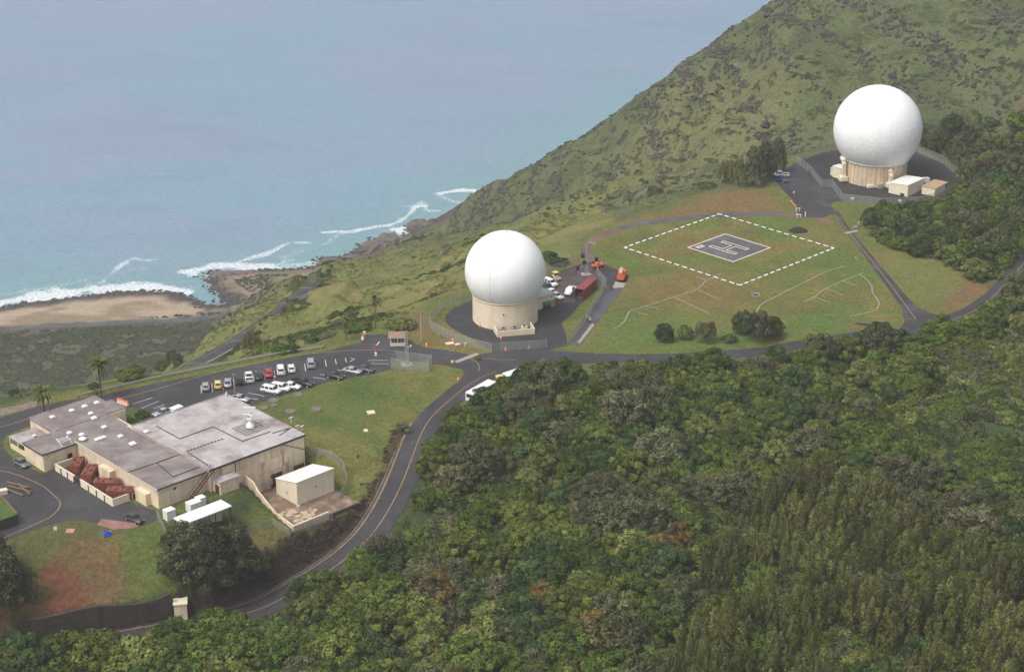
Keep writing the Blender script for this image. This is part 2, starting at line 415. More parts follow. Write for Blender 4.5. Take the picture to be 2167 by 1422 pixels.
paint(forest_m * near, (0.036, 0.052, 0.018))
beyond = forest_m * sstep(395, 440, MY + .35 * MX * (MX > 0) * 0) * (MX < 175)
beyond = np.maximum(beyond, forest_m * (MY > 560))
paint(beyond, (0.066, 0.083, 0.037))
paint(beyond * sstep(.5, .68, n_big), (0.100, 0.104, 0.045), .8)
paint(beyond * sstep(.55, .7, n_mid), (0.045, 0.056, 0.026), .7)
slope_near = zone([(400, 742), (560, 640), (700, 560), (880, 520), (1060, 490), (1280, 452), (1480, 408), (1500, 420), (1300, 475), (1220, 530), (1080, 610), (900, 650), (760, 700), (700, 730), (420, 790)], -40, 10, 6) * forest_m
slope_near = np.maximum(slope_near, forest_m * (MY < 720) * (MX < 30) * (MY > 400) * (GH > -160) * sstep(720, 640, MY))
paint(slope_near, (0.098, 0.112, 0.034), .9)
paint(slope_near * sstep(.5, .66, n_mid) * (MY < 600), (0.150, 0.135, 0.050), .6)
paint(slope_near * sstep(.58, .72, n_sm), (0.060, 0.078, 0.026), .45)
steep = np.zeros(MX.shape)
gy_, gx_ = np.gradient(GH, GY, GX); slope = np.hypot(gx_, gy_)
rock_w = beyond * (.25 + .75 * sstep(.40, .58, n_big)) * (1 - slope_near * .85) * (GH > -232) * (MY > 560)
up_right = sstep(600, 660, MY) * sstep(90, 190, MX)
paint(beyond * up_right * sstep(.47, .62, n_big), (0.200, 0.165, 0.070), .75)
paint(zone([(2040, 200), (2167, 150), (2300, 180), (2300, 260), (2100, 250)], 30, 8, 5), (0.10, 0.062, 0.045), .7)
# coast
cd = sdf(MX, MY, LAND)
plain = (GH < -222) & (MY > 700)
pw = sstep(-218, -228, GH) * (MY > 700)
paint(pw, (0.070, 0.068, 0.044)); paint(pw * sstep(.5, .62, n_mid), (0.085, 0.064, 0.048), .5); paint(pw * sstep(.5, .65, n_sm), (0.045, 0.058, 0.030), .6)
paint(pw * sstep(.56, .7, n_big), (0.050, 0.066, 0.032), .7)
beach_px = [(-200, 700), (-200, 660), (0, 645), (290, 608), (400, 618), (452, 640), (430, 655), (410, 664), (300, 674), (150, 684), (0, 689)]
bw = zone(beach_px, SEA + 4, 4, 5) * (cd > 0)
paint(bw, (0.40, 0.33, 0.25)); paint(bw * sstep(.50, .6, n_mid), (0.20, 0.17, 0.09), .75)
bw2 = zone([(430, 570), (690, 545), (700, 575), (600, 590), (560, 610), (545, 640), (490, 648), (440, 610)], SEA + 4, 4, 5) * (cd > 0)
paint(bw2, (0.26, 0.20, 0.15)); paint(bw2 * sstep(.47, .58, n_sm), (0.075, 0.085, 0.04), .8)
paint(zone([(480, 615), (520, 600), (545, 620), (548, 640), (500, 640)], SEA + 4, 5, 4), (0.07, 0.085, 0.04), .9)
shelf = (cd > -3) * (1 - sstep(4, 10, (cd + (n_sm - .5) * 9) * np.where(MX < -195, .55, 1))) * (MY > 880) * (GH < -215)
paint(shelf, (0.050, 0.043, 0.036)); tuft_w *= 1 - np.clip(bw + bw2 + shelf, 0, 1)
paint(sstep(-1, -7, cd) * (MY > 880) * (GH < -239), (0.10, 0.14, 0.12))
# station grass
plw = 1 - forest_m
paint(plw, (0.082, 0.098, 0.026)); paint(plw * sstep(.48, .66, n_mid), (0.120, 0.105, 0.034), .7)
lawn = zone([(540, 850), (700, 806), (826, 780), (980, 782), (985, 795), (920, 843), (870, 918), (840, 960), (800, 1000), (740, 1095), (600, 1190), (480, 1120), (520, 1080), (640, 960)], 0, 3, 1)
paint(lawn, (0.070, 0.092, 0.024)); paint(lawn * sstep(.5, .64, fbm(MX + MY, (MX - MY) * .25, 14, 4, 51)), (0.115, 0.105, 0.032), .6); paint(lawn * sstep(.55, .68, n_sm), (0.04, 0.075, 0.016), .5)
fieldw = zone([(1250, 530), (1320, 490), (1480, 462), (1660, 458), (1760, 500), (1860, 600), (1920, 680), (1800, 715), (1480, 750), (1270, 745), (1330, 600)], 0, 3, 1)
paint(fieldw, (0.080, 0.102, 0.025)); paint(fieldw * sstep(.44, .60, n_mid), (0.128, 0.104, 0.036), .7)
paint(fieldw * sstep(.5, .62, fbm(MX, MY, 24, 4, 63)), (0.062, 0.100, 0.022), .8); paint(fieldw * sstep(.56, .68, n_sm), (0.098, 0.070, 0.030), .45)
paint(zone([(1320, 600), (1500, 570), (1640, 610), (1600, 660), (1420, 660), (1330, 650)], 0, 10, 6), (0.112, 0.084, 0.034), .5)
paint(zone([(1290, 680), (1560, 690), (1800, 665), (1850, 690), (1700, 715), (1450, 735), (1270, 735)], 0, 8, 5), (0.062, 0.108, 0.024), .75)
paint(zone([(1330, 472), (1420, 448), (1500, 412), (1600, 400), (1670, 440), (1640, 450), (1480, 455)], 0, 3, 2), (0.125, 0.082, 0.040), .85)
paint(zone([(1600, 392), (1648, 395), (1680, 432), (1640, 425)], 0, 3, 2), (0.10, 0.092, 0.035), .7)
paint(zone([(2010, 610), (2060, 590), (2090, 610), (2040, 645), (1990, 650)], 0, 5, 3), (0.13, 0.07, 0.045), .85)
paint(zone([(1790, 690), (1860, 680), (1890, 695), (1800, 705)], 0, 4, 3), (0.13, 0.07, 0.045), .7)
paint(zone([(860, 660), (905, 660), (960, 715), (1010, 742), (940, 735), (880, 715), (850, 690)], 0, 3, 2), (0.105, 0.080, 0.036), .75)
# bottom-left bank of red earth
blw = zone([(-60, 1180), (60, 1135), (150, 1105), (230, 1120), (330, 1110), (380, 1180), (390, 1265), (200, 1285), (100, 1330), (-60, 1330)], -2.5, 3, 2)
paint(blw, (0.066, 0.070, 0.026)); paint(blw * sstep(.5, .62, n_sm), (0.105, 0.062, 0.034), .7)
paint(zone([(250, 1120), (330, 1112), (380, 1170), (385, 1262), (290, 1270), (270, 1180)], -2.5, 3, 2), (0.060, 0.088, 0.020), .85)
for pz in ([(95, 1190), (130, 1180), (150, 1210), (180, 1235), (150, 1260), (80, 1290), (85, 1230)], [(-60, 1270), (40, 1270), (130, 1260), (170, 1280), (80, 1320), (-60, 1325)], [(50, 1150), (140, 1108), (170, 1112), (90, 1145)]):
    paint(zone(pz, -2.8, 1.2, 3.5), (0.088, 0.034, 0.021), .8)
paint(zone([(560, 1130), (690, 1100), (720, 1110), (660, 1150), (540, 1200), (500, 1190)], -4.5, 3, 3), (0.085, 0.060, 0.026), .6)
# cut bank beside the road: bare dark earth and burnt scrub
dm, pm = seg_dist(MX, MY, main_line)
zm = np.interp(pm, np.arange(len(main_line)), [p[2] for p in main_line])
left_side = inside(MX, MY, LEFT_POLY)
bm_ = left_side & (dm < 18)
bankw = np.zeros(MX.shape)
cutg = zm[bm_] + np.maximum(0, dm[bm_] - 4.6) * (1.5 + 5 * sstep(-52, -60, MX[bm_]) + 1.2 * (fbm(MX[bm_], MY[bm_], 5, 3, 16) - .5))
bankw[bm_] = sstep(-.5, .3, tps(MX[bm_], MY[bm_], LAWN_FIT) - cutg) * sstep(3.4, 4.0, dm[bm_]) * sstep(-.3, -1.0, zm[bm_])
paint(bankw, (0.036, 0.027, 0.020)); paint(bankw * sstep(.5, .62, n_sm), (0.070, 0.048, 0.032), .7)
tuft_w *= 1 - bankw * .3
# clearings in the wood
paint(zone([(1990, 850), (2110, 800), (2260, 800), (2260, 1000), (2080, 960), (1960, 1000), (1900, 960)], 0, 8, 5), (0.034, 0.050, 0.017), .85)
paint(zone([(1950, 720), (2260, 700), (2260, 830), (1960, 800), (1880, 790)], 0, 8, 5), (0.055, 0.056, 0.027), .8)
paint(zone([(1860, 560), (1960, 540), (2040, 590), (1990, 650), (1930, 630)], 0, 4, 3), (0.098, 0.112, 0.034), .8)
GC = np.where((GC.max(-1) < .16)[..., None], GC * 1.45, GC)
GC *= (0.86 + 0.28 * fbm(MX, MY, 3.0, 2, 91))[..., None]

def ground_material():
    m, nt, b = new_mat('ground'); N, L = nt.nodes, nt.links
    b.inputs['Roughness'].default_value = .9; b.inputs['Specular IOR Level'].default_value = .15
    at = N.new('ShaderNodeAttribute'); at.attribute_name = 'Col'
    rk = N.new('ShaderNodeAttribute'); rk.attribute_name = 'rock'
    tc = N.new('ShaderNodeTexCoord')
    def noise(s, d=8, ro=.6, sc=None, rot=None):
        n = N.new('ShaderNodeTexNoise'); n.inputs['Scale'].default_value = s; n.inputs['Detail'].default_value = d; n.inputs['Roughness'].default_value = ro
        if sc:
            mp = N.new('ShaderNodeMapping'); mp.inputs['Scale'].default_value = sc; mp.inputs['Rotation'].default_value = rot or (0, 0, 0); mp.vector_type = 'POINT'; L.new(tc.outputs['Object'], mp.inputs[0]); L.new(mp.outputs[0], n.inputs['Vector'])
        else: L.new(tc.outputs['Object'], n.inputs['Vector'])
        return n.outputs['Fac']
    def ramp(x, a, b_, c, d):
        r = N.new('ShaderNodeMapRange'); r.inputs[1].default_value = a; r.inputs[2].default_value = b_; r.inputs[3].default_value = c; r.inputs[4].default_value = d
        L.new(x, r.inputs[0]); return r.outputs[0]
    def mix(f, a, c, mode='MIX'):
        x = N.new('ShaderNodeMix'); x.data_type = 'RGBA'; x.blend_type = mode
        for s, v in ((x.inputs[0], f), (x.inputs[6], a), (x.inputs[7], c)):
            if isinstance(v, (int, float)): s.default_value = v
            elif isinstance(v, tuple): s.default_value = (*v, 1)
            else: L.new(v, s)
        return x.outputs[2]
    fine = noise(1.6, 8, .7); mid = noise(.28, 6, .6)
    med = noise(.75, 7, .75)
    c = mix(1.0, at.outputs['Color'], ramp(fine, .3, .7, .55, 1.45), 'MULTIPLY')
    c = mix(1.0, c, ramp(med, .32, .68, .66, 1.34), 'MULTIPLY')
    c = mix(ramp(mid, .42, .66, 0, .5), c, mix(1.0, c, (1.32, 1.02, .75), 'MULTIPLY'))
    # lava outcrops
    r1 = noise(.15, 9, .74, (.55, .8, 2.6), (0, R(26), 0)); r2 = noise(.3, 6, .7)
    rf = N.new('ShaderNodeMath'); rf.operation = 'MULTIPLY'; L.new(ramp(r1, .535, .59, 0, 1), rf.inputs[0]); L.new(ramp(rk.outputs['Fac'], 0, 1, 0, .8), rf.inputs[1])
    rf2 = N.new('ShaderNodeMath'); rf2.operation = 'MULTIPLY'; L.new(rf.outputs[0], rf2.inputs[0]); L.new(ramp(r2, .42, .55, .15, 1), rf2.inputs[1])
    rockc = mix(ramp(fine, .35, .65, 0, 1), (0.026, 0.026, 0.022), (0.085, 0.078, 0.068))
    c = mix(rf2.outputs[0], c, rockc)
    L.new(c, b.inputs['Base Color'])
    bp = N.new('ShaderNodeBump'); bp.inputs['Strength'].default_value = .9; bp.inputs['Distance'].default_value = .5
    L.new(fine, bp.inputs['Height'])
    bp2 = N.new('ShaderNodeBump'); bp2.inputs['Strength'].default_value = .8; bp2.inputs['Distance'].default_value = 2.5
    L.new(rf2.outputs[0], bp2.inputs['Height']); L.new(bp.outputs[0], bp2.inputs['Normal']); L.new(bp2.outputs[0], b.inputs['Normal'])
    return m
M_GROUND = ground_material()
def grid_object(name, sel):
    """the faces of the terrain sheet picked by sel, as one object"""
    ny, nx = MX.shape
    idx = np.arange(nx * ny).reshape(ny, nx)
    f = np.stack([idx[:-1, :-1], idx[:-1, 1:], idx[1:, 1:], idx[1:, :-1]], -1)[sel]
    used = np.unique(f); remap = np.full(nx * ny, -1); remap[used] = np.arange(len(used))
    f = remap[f]
    me = bpy.data.meshes.new(name)
    me.vertices.add(len(used)); me.loops.add(f.size); me.polygons.add(len(f))
    co = np.stack([MX, MY, GH], -1).reshape(-1, 3)[used]
    me.vertices.foreach_set('co', co.ravel()); me.loops.foreach_set('vertex_index', f.ravel().astype(np.int32))
    me.polygons.foreach_set('loop_start', np.arange(0, f.size, 4, dtype=np.int32))
    me.update(calc_edges=True); me.shade_smooth()
    ca = me.color_attributes.new('Col', 'FLOAT_COLOR', 'POINT')
    cc = np.ones((len(used), 4)); cc[:, :3] = np.clip(GC.reshape(-1, 3)[used], 0, 1); ca.data.foreach_set('color', cc.ravel())
    ra = me.attributes.new('rock', 'FLOAT', 'POINT'); ra.data.foreach_set('value', rock_w.ravel()[used])
    me.materials.append(M_GROUND)
    return tag(link(name, me), kind='structure')
fc = lambda A: (A[:-1, :-1] + A[1:, 1:] + A[:-1, 1:] + A[1:, :-1]) / 4
fH, fX, fY, fB = fc(GH), fc(MX), fc(MY), fc(beyond)
s_plain = (fH < -221) & (fY > 640)
s_beach = s_plain & ((fc(bw) + fc(bw2) + fc(shelf) * 1.0) > .5) & (fc(cd) > -6)
s_hill = ~s_plain & (fB > .5)
grid_object('beach', s_beach); grid_object('coastal_plain', s_plain & ~s_beach)
grid_object('hillside', s_hill); grid_object('ground', ~s_plain & ~s_hill)

# ------------------------------------------------------------------ sea
SX = axis([(-9000, -1400, 400), (-1400, -430, 30), (-430, 80, 2.2), (80, 1400, 30), (1400, 9000, 400)])
SY = axis([(300, 990, 30), (990, 1420, 2.2), (1420, 2600, 16), (2600, 12000, 200)])
QX, QY = np.meshgrid(SX, SY)
foam = np.zeros(QX.shape); shal = np.zeros(QX.shape)
cds = sdf(QX, QY, LAND)
shal = np.exp(np.minimum(cds, 0) / 55.0) * (QX < 120)
sn = fbm(QX, QY, 60, 4, 12)
shal = np.clip(shal * (0.35 + 1.3 * sn), 0, 1)
def foam_line(px, w, amt):
    global foam
    L_ = smooth_line([W(p[0], p[1], SEA) for p in px], 5)
    w = w * .78
    d, _ = seg_dist(QX, QY, L_)
    d = d + (fbm(QX, QY, 9, 3, 5) - .5) * w * 1.4
    foam = np.maximum(foam, amt * (1 - sstep(w * .35, w, d)))
foam_line([(-200, 668), (0, 643), (100, 627), (200, 613), (290, 610), (340, 611), (385, 618)], 17, 1.0)
foam_line([(-100, 640), (60, 615), (150, 600), (175, 592)], 6, .62)
foam_line([(215, 600), (232, 582), (260, 560), (285, 545), (300, 551), (330, 550)], 5, .80)
foam_line([(245, 590), (275, 572), (310, 569)], 5, .55)
foam_line([(300, 603), (350, 604), (420, 608)], 6, .55)
foam_line([(408, 575), (440, 566), (480, 560), (520, 566), (570, 568)], 15, .95)
foam_line([(436, 585), (446, 600)], 7, .9)
foam_line([(500, 555), (530, 546), (565, 537), (600, 520), (615, 513), (655, 515)], 5, .85)
foam_line([(590, 568), (630, 560), (672, 555)], 9, .75)
foam_line([(600, 545), (640, 530), (690, 515), (700, 508)], 5, .6)
foam_line([(597, 560), (607, 552), (622, 550)], 4, .7)
foam_line([(684, 492), (710, 491), (740, 490), (790, 481), (830, 475), (860, 458), (880, 438), (902, 436)], 5, .9)
foam_line([(700, 508), (720, 494)], 5, .7)
foam_line([(848, 489), (865, 481), (893, 475)], 11, 1.0)
foam_line([(846, 437), (880, 436), (895, 428), (905, 444), (930, 446)], 5, .75)
foam_line([(930, 409), (960, 404), (990, 402), (1006, 404)], 8, 1.0)
foam_line([(930, 415), (955, 425), (975, 430)], 6, .7)
foam = np.maximum(foam, np.exp(-np.abs(cds) / 5) * .7 * (QX < 20) * (cds > -20))
def sea_material():
    m, nt, b = new_mat('sea_water'); N, L = nt.nodes, nt.links
    tc = N.new('ShaderNodeTexCoord')
    fo = N.new('ShaderNodeAttribute'); fo.attribute_name = 'foam'; sh = N.new('ShaderNodeAttribute'); sh.attribute_name = 'shallow'
    def noise(s, d, ro, sc, rot=0):
        n = N.new('ShaderNodeTexNoise'); n.inputs['Scale'].default_value = s; n.inputs['Detail'].default_value = d; n.inputs['Roughness'].default_value = ro
        mp = N.new('ShaderNodeMapping'); mp.inputs['Scale'].default_value = sc; mp.inputs['Rotation'].default_value = (0, 0, rot)
        L.new(tc.outputs['Object'], mp.inputs[0]); L.new(mp.outputs[0], n.inputs['Vector']); return n.outputs['Fac']
    def ramp(x, a, b_, c, d):
        r = N.new('ShaderNodeMapRange'); r.inputs[1].default_value = a; r.inputs[2].default_value = b_; r.inputs[3].default_value = c; r.inputs[4].default_value = d
        L.new(x, r.inputs[0]); return r.outputs[0]
    def mix(f, a, c):
        x = N.new('ShaderNodeMix'); x.data_type = 'RGBA'
        for s, v in ((x.inputs[0], f), (x.inputs[6], a), (x.inputs[7], c)):
            if isinstance(v, tuple): s.default_value = (*v, 1)
            elif isinstance(v, float): s.default_value = v
            else: L.new(v, s)
        return x.outputs[2]
    patch = noise(.0045, 5, .55, (1, 1.6, 1), .2)
    c = mix(ramp(patch, .44, .56, 0, 1), (0.310, 0.405, 0.565), (0.262, 0.430, 0.550))
    c = mix(ramp(noise(.011, 5, .6, (1, 2.2, 1), .15), .5, .66, 0, .45), c, (0.215, 0.320, 0.435))
    c = mix(sh.outputs['Fac'], c, (0.25, 0.46, 0.47))
    rip = noise(.22, 7, .72, (1, 3.2, 1), .12)
    lace = noise(.5, 10, .85, (1, 1.5, 1))
    s1 = N.new('ShaderNodeMath'); s1.operation = 'ADD'; L.new(fo.outputs['Fac'], s1.inputs[0]); L.new(ramp(lace, .34, .66, -.95, .45), s1.inputs[1])
    s2 = N.new('ShaderNodeMath'); s2.operation = 'MULTIPLY'; L.new(ramp(s1.outputs[0], .42, .74, 0, 1), s2.inputs[0]); L.new(ramp(fo.outputs['Fac'], .02, .2, 0, 1), s2.inputs[1])
    c = mix(ramp(rip, .3, .7, 0, .55), c, (0.055, 0.105, 0.165))
    c = mix(s2.outputs[0], c, (0.82, 0.85, 0.86))
    L.new(c, b.inputs['Base Color'])
    L.new(ramp(s2.outputs[0], 0, 1, .32, .9), b.inputs['Roughness'])
    b.inputs['IOR'].default_value = 1.33
    bp = N.new('ShaderNodeBump'); bp.inputs['Strength'].default_value = .55; bp.inputs['Distance'].default_value = 2.0
    L.new(rip, bp.inputs['Height']); L.new(bp.outputs[0], b.inputs['Normal'])
    return m
def sheet_grid(name, X, Y, Z, m, attrs):
    ny, nx = X.shape; idx = np.arange(nx * ny).reshape(ny, nx)
    f = np.stack([idx[:-1, :-1], idx[:-1, 1:], idx[1:, 1:], idx[1:, :-1]], -1).reshape(-1, 4)
    me = bpy.data.meshes.new(name); me.vertices.add(nx * ny); me.loops.add(f.size); me.polygons.add(len(f))
    me.vertices.foreach_set('co', np.stack([X, Y, Z], -1).ravel()); me.loops.foreach_set('vertex_index', f.ravel().astype(np.int32))
    me.polygons.foreach_set('loop_start', np.arange(0, f.size, 4, dtype=np.int32)); me.update(calc_edges=True); me.shade_smooth()
    for k, v in attrs.items(): me.attributes.new(k, 'FLOAT', 'POINT').data.foreach_set('value', np.ascontiguousarray(v.ravel()))
    me.materials.append(m)
    return link(name, me)
tag(sheet_grid('sea', QX, QY, np.full(QX.shape, SEA), sea_material(), {'foam': foam, 'shallow': shal}), kind='structure')

# ------------------------------------------------------------------ paved surfaces
def asphalt(name, col, wet=.5):
    m, nt, b = new_mat(name); N, L = nt.nodes, nt.links
    tc = N.new('ShaderNodeTexCoord')
    n1 = N.new('ShaderNodeTexNoise'); n1.inputs['Scale'].default_value = .09; n1.inputs['Detail'].default_value = 7; n1.inputs['Roughness'].default_value = .6
    n2 = N.new('ShaderNodeTexNoise'); n2.inputs['Scale'].default_value = 1.2; n2.inputs['Detail'].default_value = 6
    for n in (n1, n2): L.new(tc.outputs['Object'], n.inputs['Vector'])
    r = N.new('ShaderNodeMapRange'); r.inputs[1].default_value = .35; r.inputs[2].default_value = .68; r.inputs[3].default_value = .72; r.inputs[4].default_value = 1.4
    L.new(n1.outputs['Fac'], r.inputs[0])
    r3 = N.new('ShaderNodeMapRange'); r3.inputs[1].default_value = .3; r3.inputs[2].default_value = .7; r3.inputs[3].default_value = .8; r3.inputs[4].default_value = 1.2
    L.new(n2.outputs['Fac'], r3.inputs[0])
    mu = N.new('ShaderNodeMath'); mu.operation = 'MULTIPLY'; L.new(r.outputs[0], mu.inputs[0]); L.new(r3.outputs[0], mu.inputs[1])
    mx = N.new('ShaderNodeMix'); mx.data_type = 'RGBA'; mx.blend_type = 'MULTIPLY'; mx.inputs[0].default_value = 1; mx.inputs[6].default_value = (*col, 1)
    L.new(mu.outputs[0], mx.inputs[7]); L.new(mx.outputs[2], b.inputs['Base Color'])
    r2 = N.new('ShaderNodeMapRange'); r2.inputs[1].default_value = .5; r2.inputs[2].default_value = .66; r2.inputs[3].default_value = .75; r2.inputs[4].default_value = .75 - wet
    L.new(n1.outputs['Fac'], r2.inputs[0]); L.new(r2.outputs[0], b.inputs['Roughness'])
    b.inputs['Specular IOR Level'].default_value = .5
    return m
M_ASPH = asphalt('asphalt', (0.040, 0.038, 0.040), .42)
M_ASPH2 = asphalt('asphalt_dark', (0.030, 0.030, 0.032), .3)
M_ASPHG = asphalt('asphalt_grey', (0.075, 0.075, 0.080), .3)
M_CINDER = asphalt('cinder', (0.150, 0.088, 0.066), .1)
M_CONC = mat('concrete', (0.34, 0.31, 0.27), .85, .2, 1.2, (0.15, 0.13, 0.11), .5)
M_WHITE_LINE = mat('white_paint', (0.78, 0.78, 0.76), .6, .1, 3)
M_YELLOW_LINE = mat('yellow_paint', (0.40, 0.24, 0.10), .7, .25, 2)
M_TAN_LINE = mat('tan_paint', (0.56, 0.46, 0.36), .7, .18, 2)
def sheet(name, px, m, dz, z=0.0, kind='structure', parent=None, thick=0.0):
    p = [W(q[0], q[1], z) for q in px]
    a = sum(p[i][0] * p[(i + 1) % len(p)][1] - p[(i + 1) % len(p)][0] * p[i][1] for i in range(len(p)))
    if a < 0: p = p[::-1]
    o = MB().add([(q[0], q[1], z + dz) for q in p], [list(range(len(p)))]).build(name, m, parent)
    bm = bmesh.new(); bm.from_mesh(o.data); bmesh.ops.triangulate(bm, faces=bm.faces); bm.to_mesh(o.data); bm.free()
    if kind: o['kind'] = kind
    return o
def strip(name, pts, hw, m, dz, parent=None, kind='structure', sm=0, drape=False, mb=None):
    """a flat band along a line of 3D points"""
    L_ = [Vector(p) for p in (smooth_line(pts, sm) if sm else pts)]
    b = mb or MB(); vs = []
    for i, p in enumerate(L_):
        d = L_[min(i + 1, len(L_) - 1)] - L_[max(i - 1, 0)]
        n = Vector((-d.y, d.x, 0)).normalized()
        for s in (1, -1):
            q = p + n * hw * s
            vs.append((q.x, q.y, (float(HG(q.x, q.y)) if drape else p.z) + dz))
    b.add(vs, [[2 * i + 1, 2 * i + 3, 2 * i + 2, 2 * i] for i in range(len(L_) - 1)])
    if mb is not None: return None
    o = b.build(name, m, parent)
    if kind: o['kind'] = kind
    return o
sheet('parking_lot', [(-90, 908), (0, 884), (60, 866), (130, 849), (215, 836), (330, 811), (460, 787), (600, 759), (700, 741), (765, 724), (773, 709), (821, 708), (870, 724), (905, 737), (950, 742), (1000, 752), (1035, 747), (1050, 741), (1160, 741), (1250, 748),
      (1275, 757), (1160, 772), (1060, 789), (1000, 812), (968, 810), (980, 796), (980, 782), (950, 775), (913, 769), (905, 766), (850, 757), (834, 757), (826, 782), (800, 789), (757, 797), (700, 807), (600, 836), (575, 845), (520, 862), (440, 905), (330, 900), (262, 868), (230, 862), (150, 880), (65, 900), (14, 920), (6, 931), (9, 950),
      (32, 975), (90, 1002), (150, 985), (270, 1060), (332, 1082), (335, 1099), (308, 1111), (234, 1117), (209, 1108), (172, 1097), (144, 1101), (93, 1113), (0, 1148), (-90, 1186)], M_ASPH, .030)
sheet('radome_apron', [(996, 637), (956, 655), (943, 668), (941, 676), (947, 686), (957, 695), (996, 715), (1030, 737), (1050, 742), (1160, 742), (1203, 730), (1196, 704), (1188.6, 687), (1190, 681), (1205, 669), (1251, 618), (1274, 598), (1285, 603), (1318, 608), (1330, 590), (1322, 572), (1296, 568), (1270, 553), (1252, 555), (1228, 560), (1156, 586), (1100, 606), (1050, 620)], M_ASPH2, .042)
sheet('yard_paving', [(1156, 588), (1228, 562), (1262, 560), (1275, 580), (1250, 600), (1215, 640), (1180, 640), (1150, 610)], mat('red_wet_paving', (0.070, 0.050, 0.044), .35, .35, .3), .046)
sheet('path', [(1203, 731), (1227, 732), (1319, 611), (1322, 606), (1285, 602)], M_ASPHG, .036)
sheet('path', [(1227, 727), (1258, 688), (1253, 683), (1222, 725)], M_CONC, .052)
sheet('path', [(1319, 609), (1325, 600), (1302, 596), (1296, 610)], M_CONC, .052)
strip('path', WL([(1658, 455), (1579, 453), (1479, 459), (1380, 470), (1335, 478), (1312, 484)]), 1.5, M_ASPHG, .028, sm=5)
strip('path', WL([(1312, 484), (1280, 497), (1252, 511), (1240, 523), (1240, 533), (1252, 546), (1280, 566)]), 1.35, M_CINDER, .026, sm=5)
strip('path', WL([(1658, 455), (1700, 456), (1735, 463), (1757, 474)]), 1.6, M_CINDER, .027, sm=5)
sheet('road', [(1757, 448), (1775, 448), (1798, 484), (1825, 516), (1870, 571), (1921, 629), (1944, 653), (1970, 664), (2000, 668), (2040, 652), (2085, 622), (2115, 590), (2140, 555), (2180, 505), (2230, 440), (2245, 470), (2200, 530), (2170, 575), (2140, 612), (2100, 650), (2050, 677), (1990, 697), (1930, 709), (1880, 714), (1862, 712), (1905, 695), (1914, 682), (1908, 651), (1811, 516)], M_ASPH, .034)
strip('road', WL([(1262, 757), (1400, 758), (1526, 751), (1612, 744), (1700, 729), (1795, 714), (1872, 703)]), 2.5, M_ASPH, .031, sm=5)
sheet('radome_forecourt', [(1634, 377), (1660, 361), (1690, 340), (1730, 327), (1780, 316), (1860, 312), (1938, 322), (1993, 345), (2029, 378), (2035, 396), (2011, 412), (1953, 430), (1862, 434), (1788, 425), (1767, 427), (1757, 436), (1775, 452), (1757, 454), (1740, 462), (1690, 458), (1689, 448), (1678, 424), (1650, 395)], M_ASPH, .040)
sheet('gravel_yard', [(1694, 342), (1735, 375), (1742, 395), (1765, 393), (1784, 424), (1862, 432), (1950, 428), (2008, 410), (2030, 395), (2025, 380), (1990, 350), (1938, 326), (1860, 316), (1780, 320), (1730, 331)], asphalt('black_gravel', (0.026, 0.025, 0.025), .05), .046)
strip('road', main_line, 2.95, M_ASPH, .10)
hl_in = hill_line
strip('road', hl_in, 2.9, M_ASPH, .18)
def offset_line(line, off):
    L_ = [Vector(p) for p in line]; out = []
    for i, p in enumerate(L_):
        d = L_[min(i + 1, len(L_) - 1)] - L_[max(i - 1, 0)]; n = Vector((-d.y, d.x, 0)).normalized()
        out.append(tuple(p + n * off))
    return out
CR = SEA + 6
coast_road = [W(p[0], p[1], CR) for p in [(-300, 700), (-100, 694), (0, 690), (150, 685), (300, 676), (400, 667), (470, 657), (520, 648), (560, 634), (600, 612)]]
strip('road', smooth_line(coast_road, 8), 3.2, M_ASPHG, .25, drape=True)
for ln in ([(548, 640), (540, 622), (528, 610), (510, 602)], [(540, 622), (556, 612), (580, 600), (610, 592)], [(528, 610), (548, 602), (556, 596)]):
    strip('dirt_track', smooth_line([W(p[0], p[1], CR) for p in ln], 5), 2.0, mat('dirt', (0.24, 0.18, 0.15), .9, .2, .5), .3, drape=True)
M_GUT = mat('gutter_concrete', (0.17, 0.135, 0.11), .9, .3, .8)
# concrete gutters beside the road cut and the right-hand road
strip('gutter', offset_line(main_line, -3.4)[36:], .26, M_GUT, .16)
strip('gutter', offset_line(main_line, -4.05)[40:], .12, M_GUT, .22)
# painted lines
strip('road_marking', main_line[15:], .07, M_YELLOW_LINE, .112)
YL = M_YELLOW_LINE
for ln, sm in (([(416, 798), (548, 767), (644, 750), (740, 742), (800, 741), (836, 743)], 4), ([(992.6, 757.8), (1060, 761), (1153, 765)], 3), ([(994, 759.5), (1008, 766), (1014, 777), (1010, 791), (1000, 804)], 5), ([(1153, 766.5), (1092, 771), (1050, 782), (1017, 797), (1000, 807), (968, 828)], 5),
               ([(0, 905), (60, 886), (110, 873), (200, 856), (330, 824), (416, 798)], 4), ([(58, 1013), (90, 1028), (111, 1045), (124, 1058), (127.6, 1068), (120, 1082), (104, 1095), (81, 1106), (40, 1124), (0, 1142), (-60, 1167)], 4), ([(-60, 985), (20, 1000), (58, 1013)], 4),
               ([(1764, 452), (1812, 512), (1870, 584), (1938, 675)], 3), ([(1938, 676), (1918, 675)], 0), ([(1940, 697), (1985, 688), (2040, 668), (2085, 643), (2125, 603), (2160, 565), (2200, 515)], 4)):
    strip('road_marking', WL(ln), .075, YL, .050, sm=sm)
def c2(x, y): return (380 + x / 4.167, 700 + y / 4.167)
def c1(x, y): return (x / 4.31, 820 + y / 4.31)
def c6(x, y): return (1280 + x / 3.01, 430 + y / 3.01)
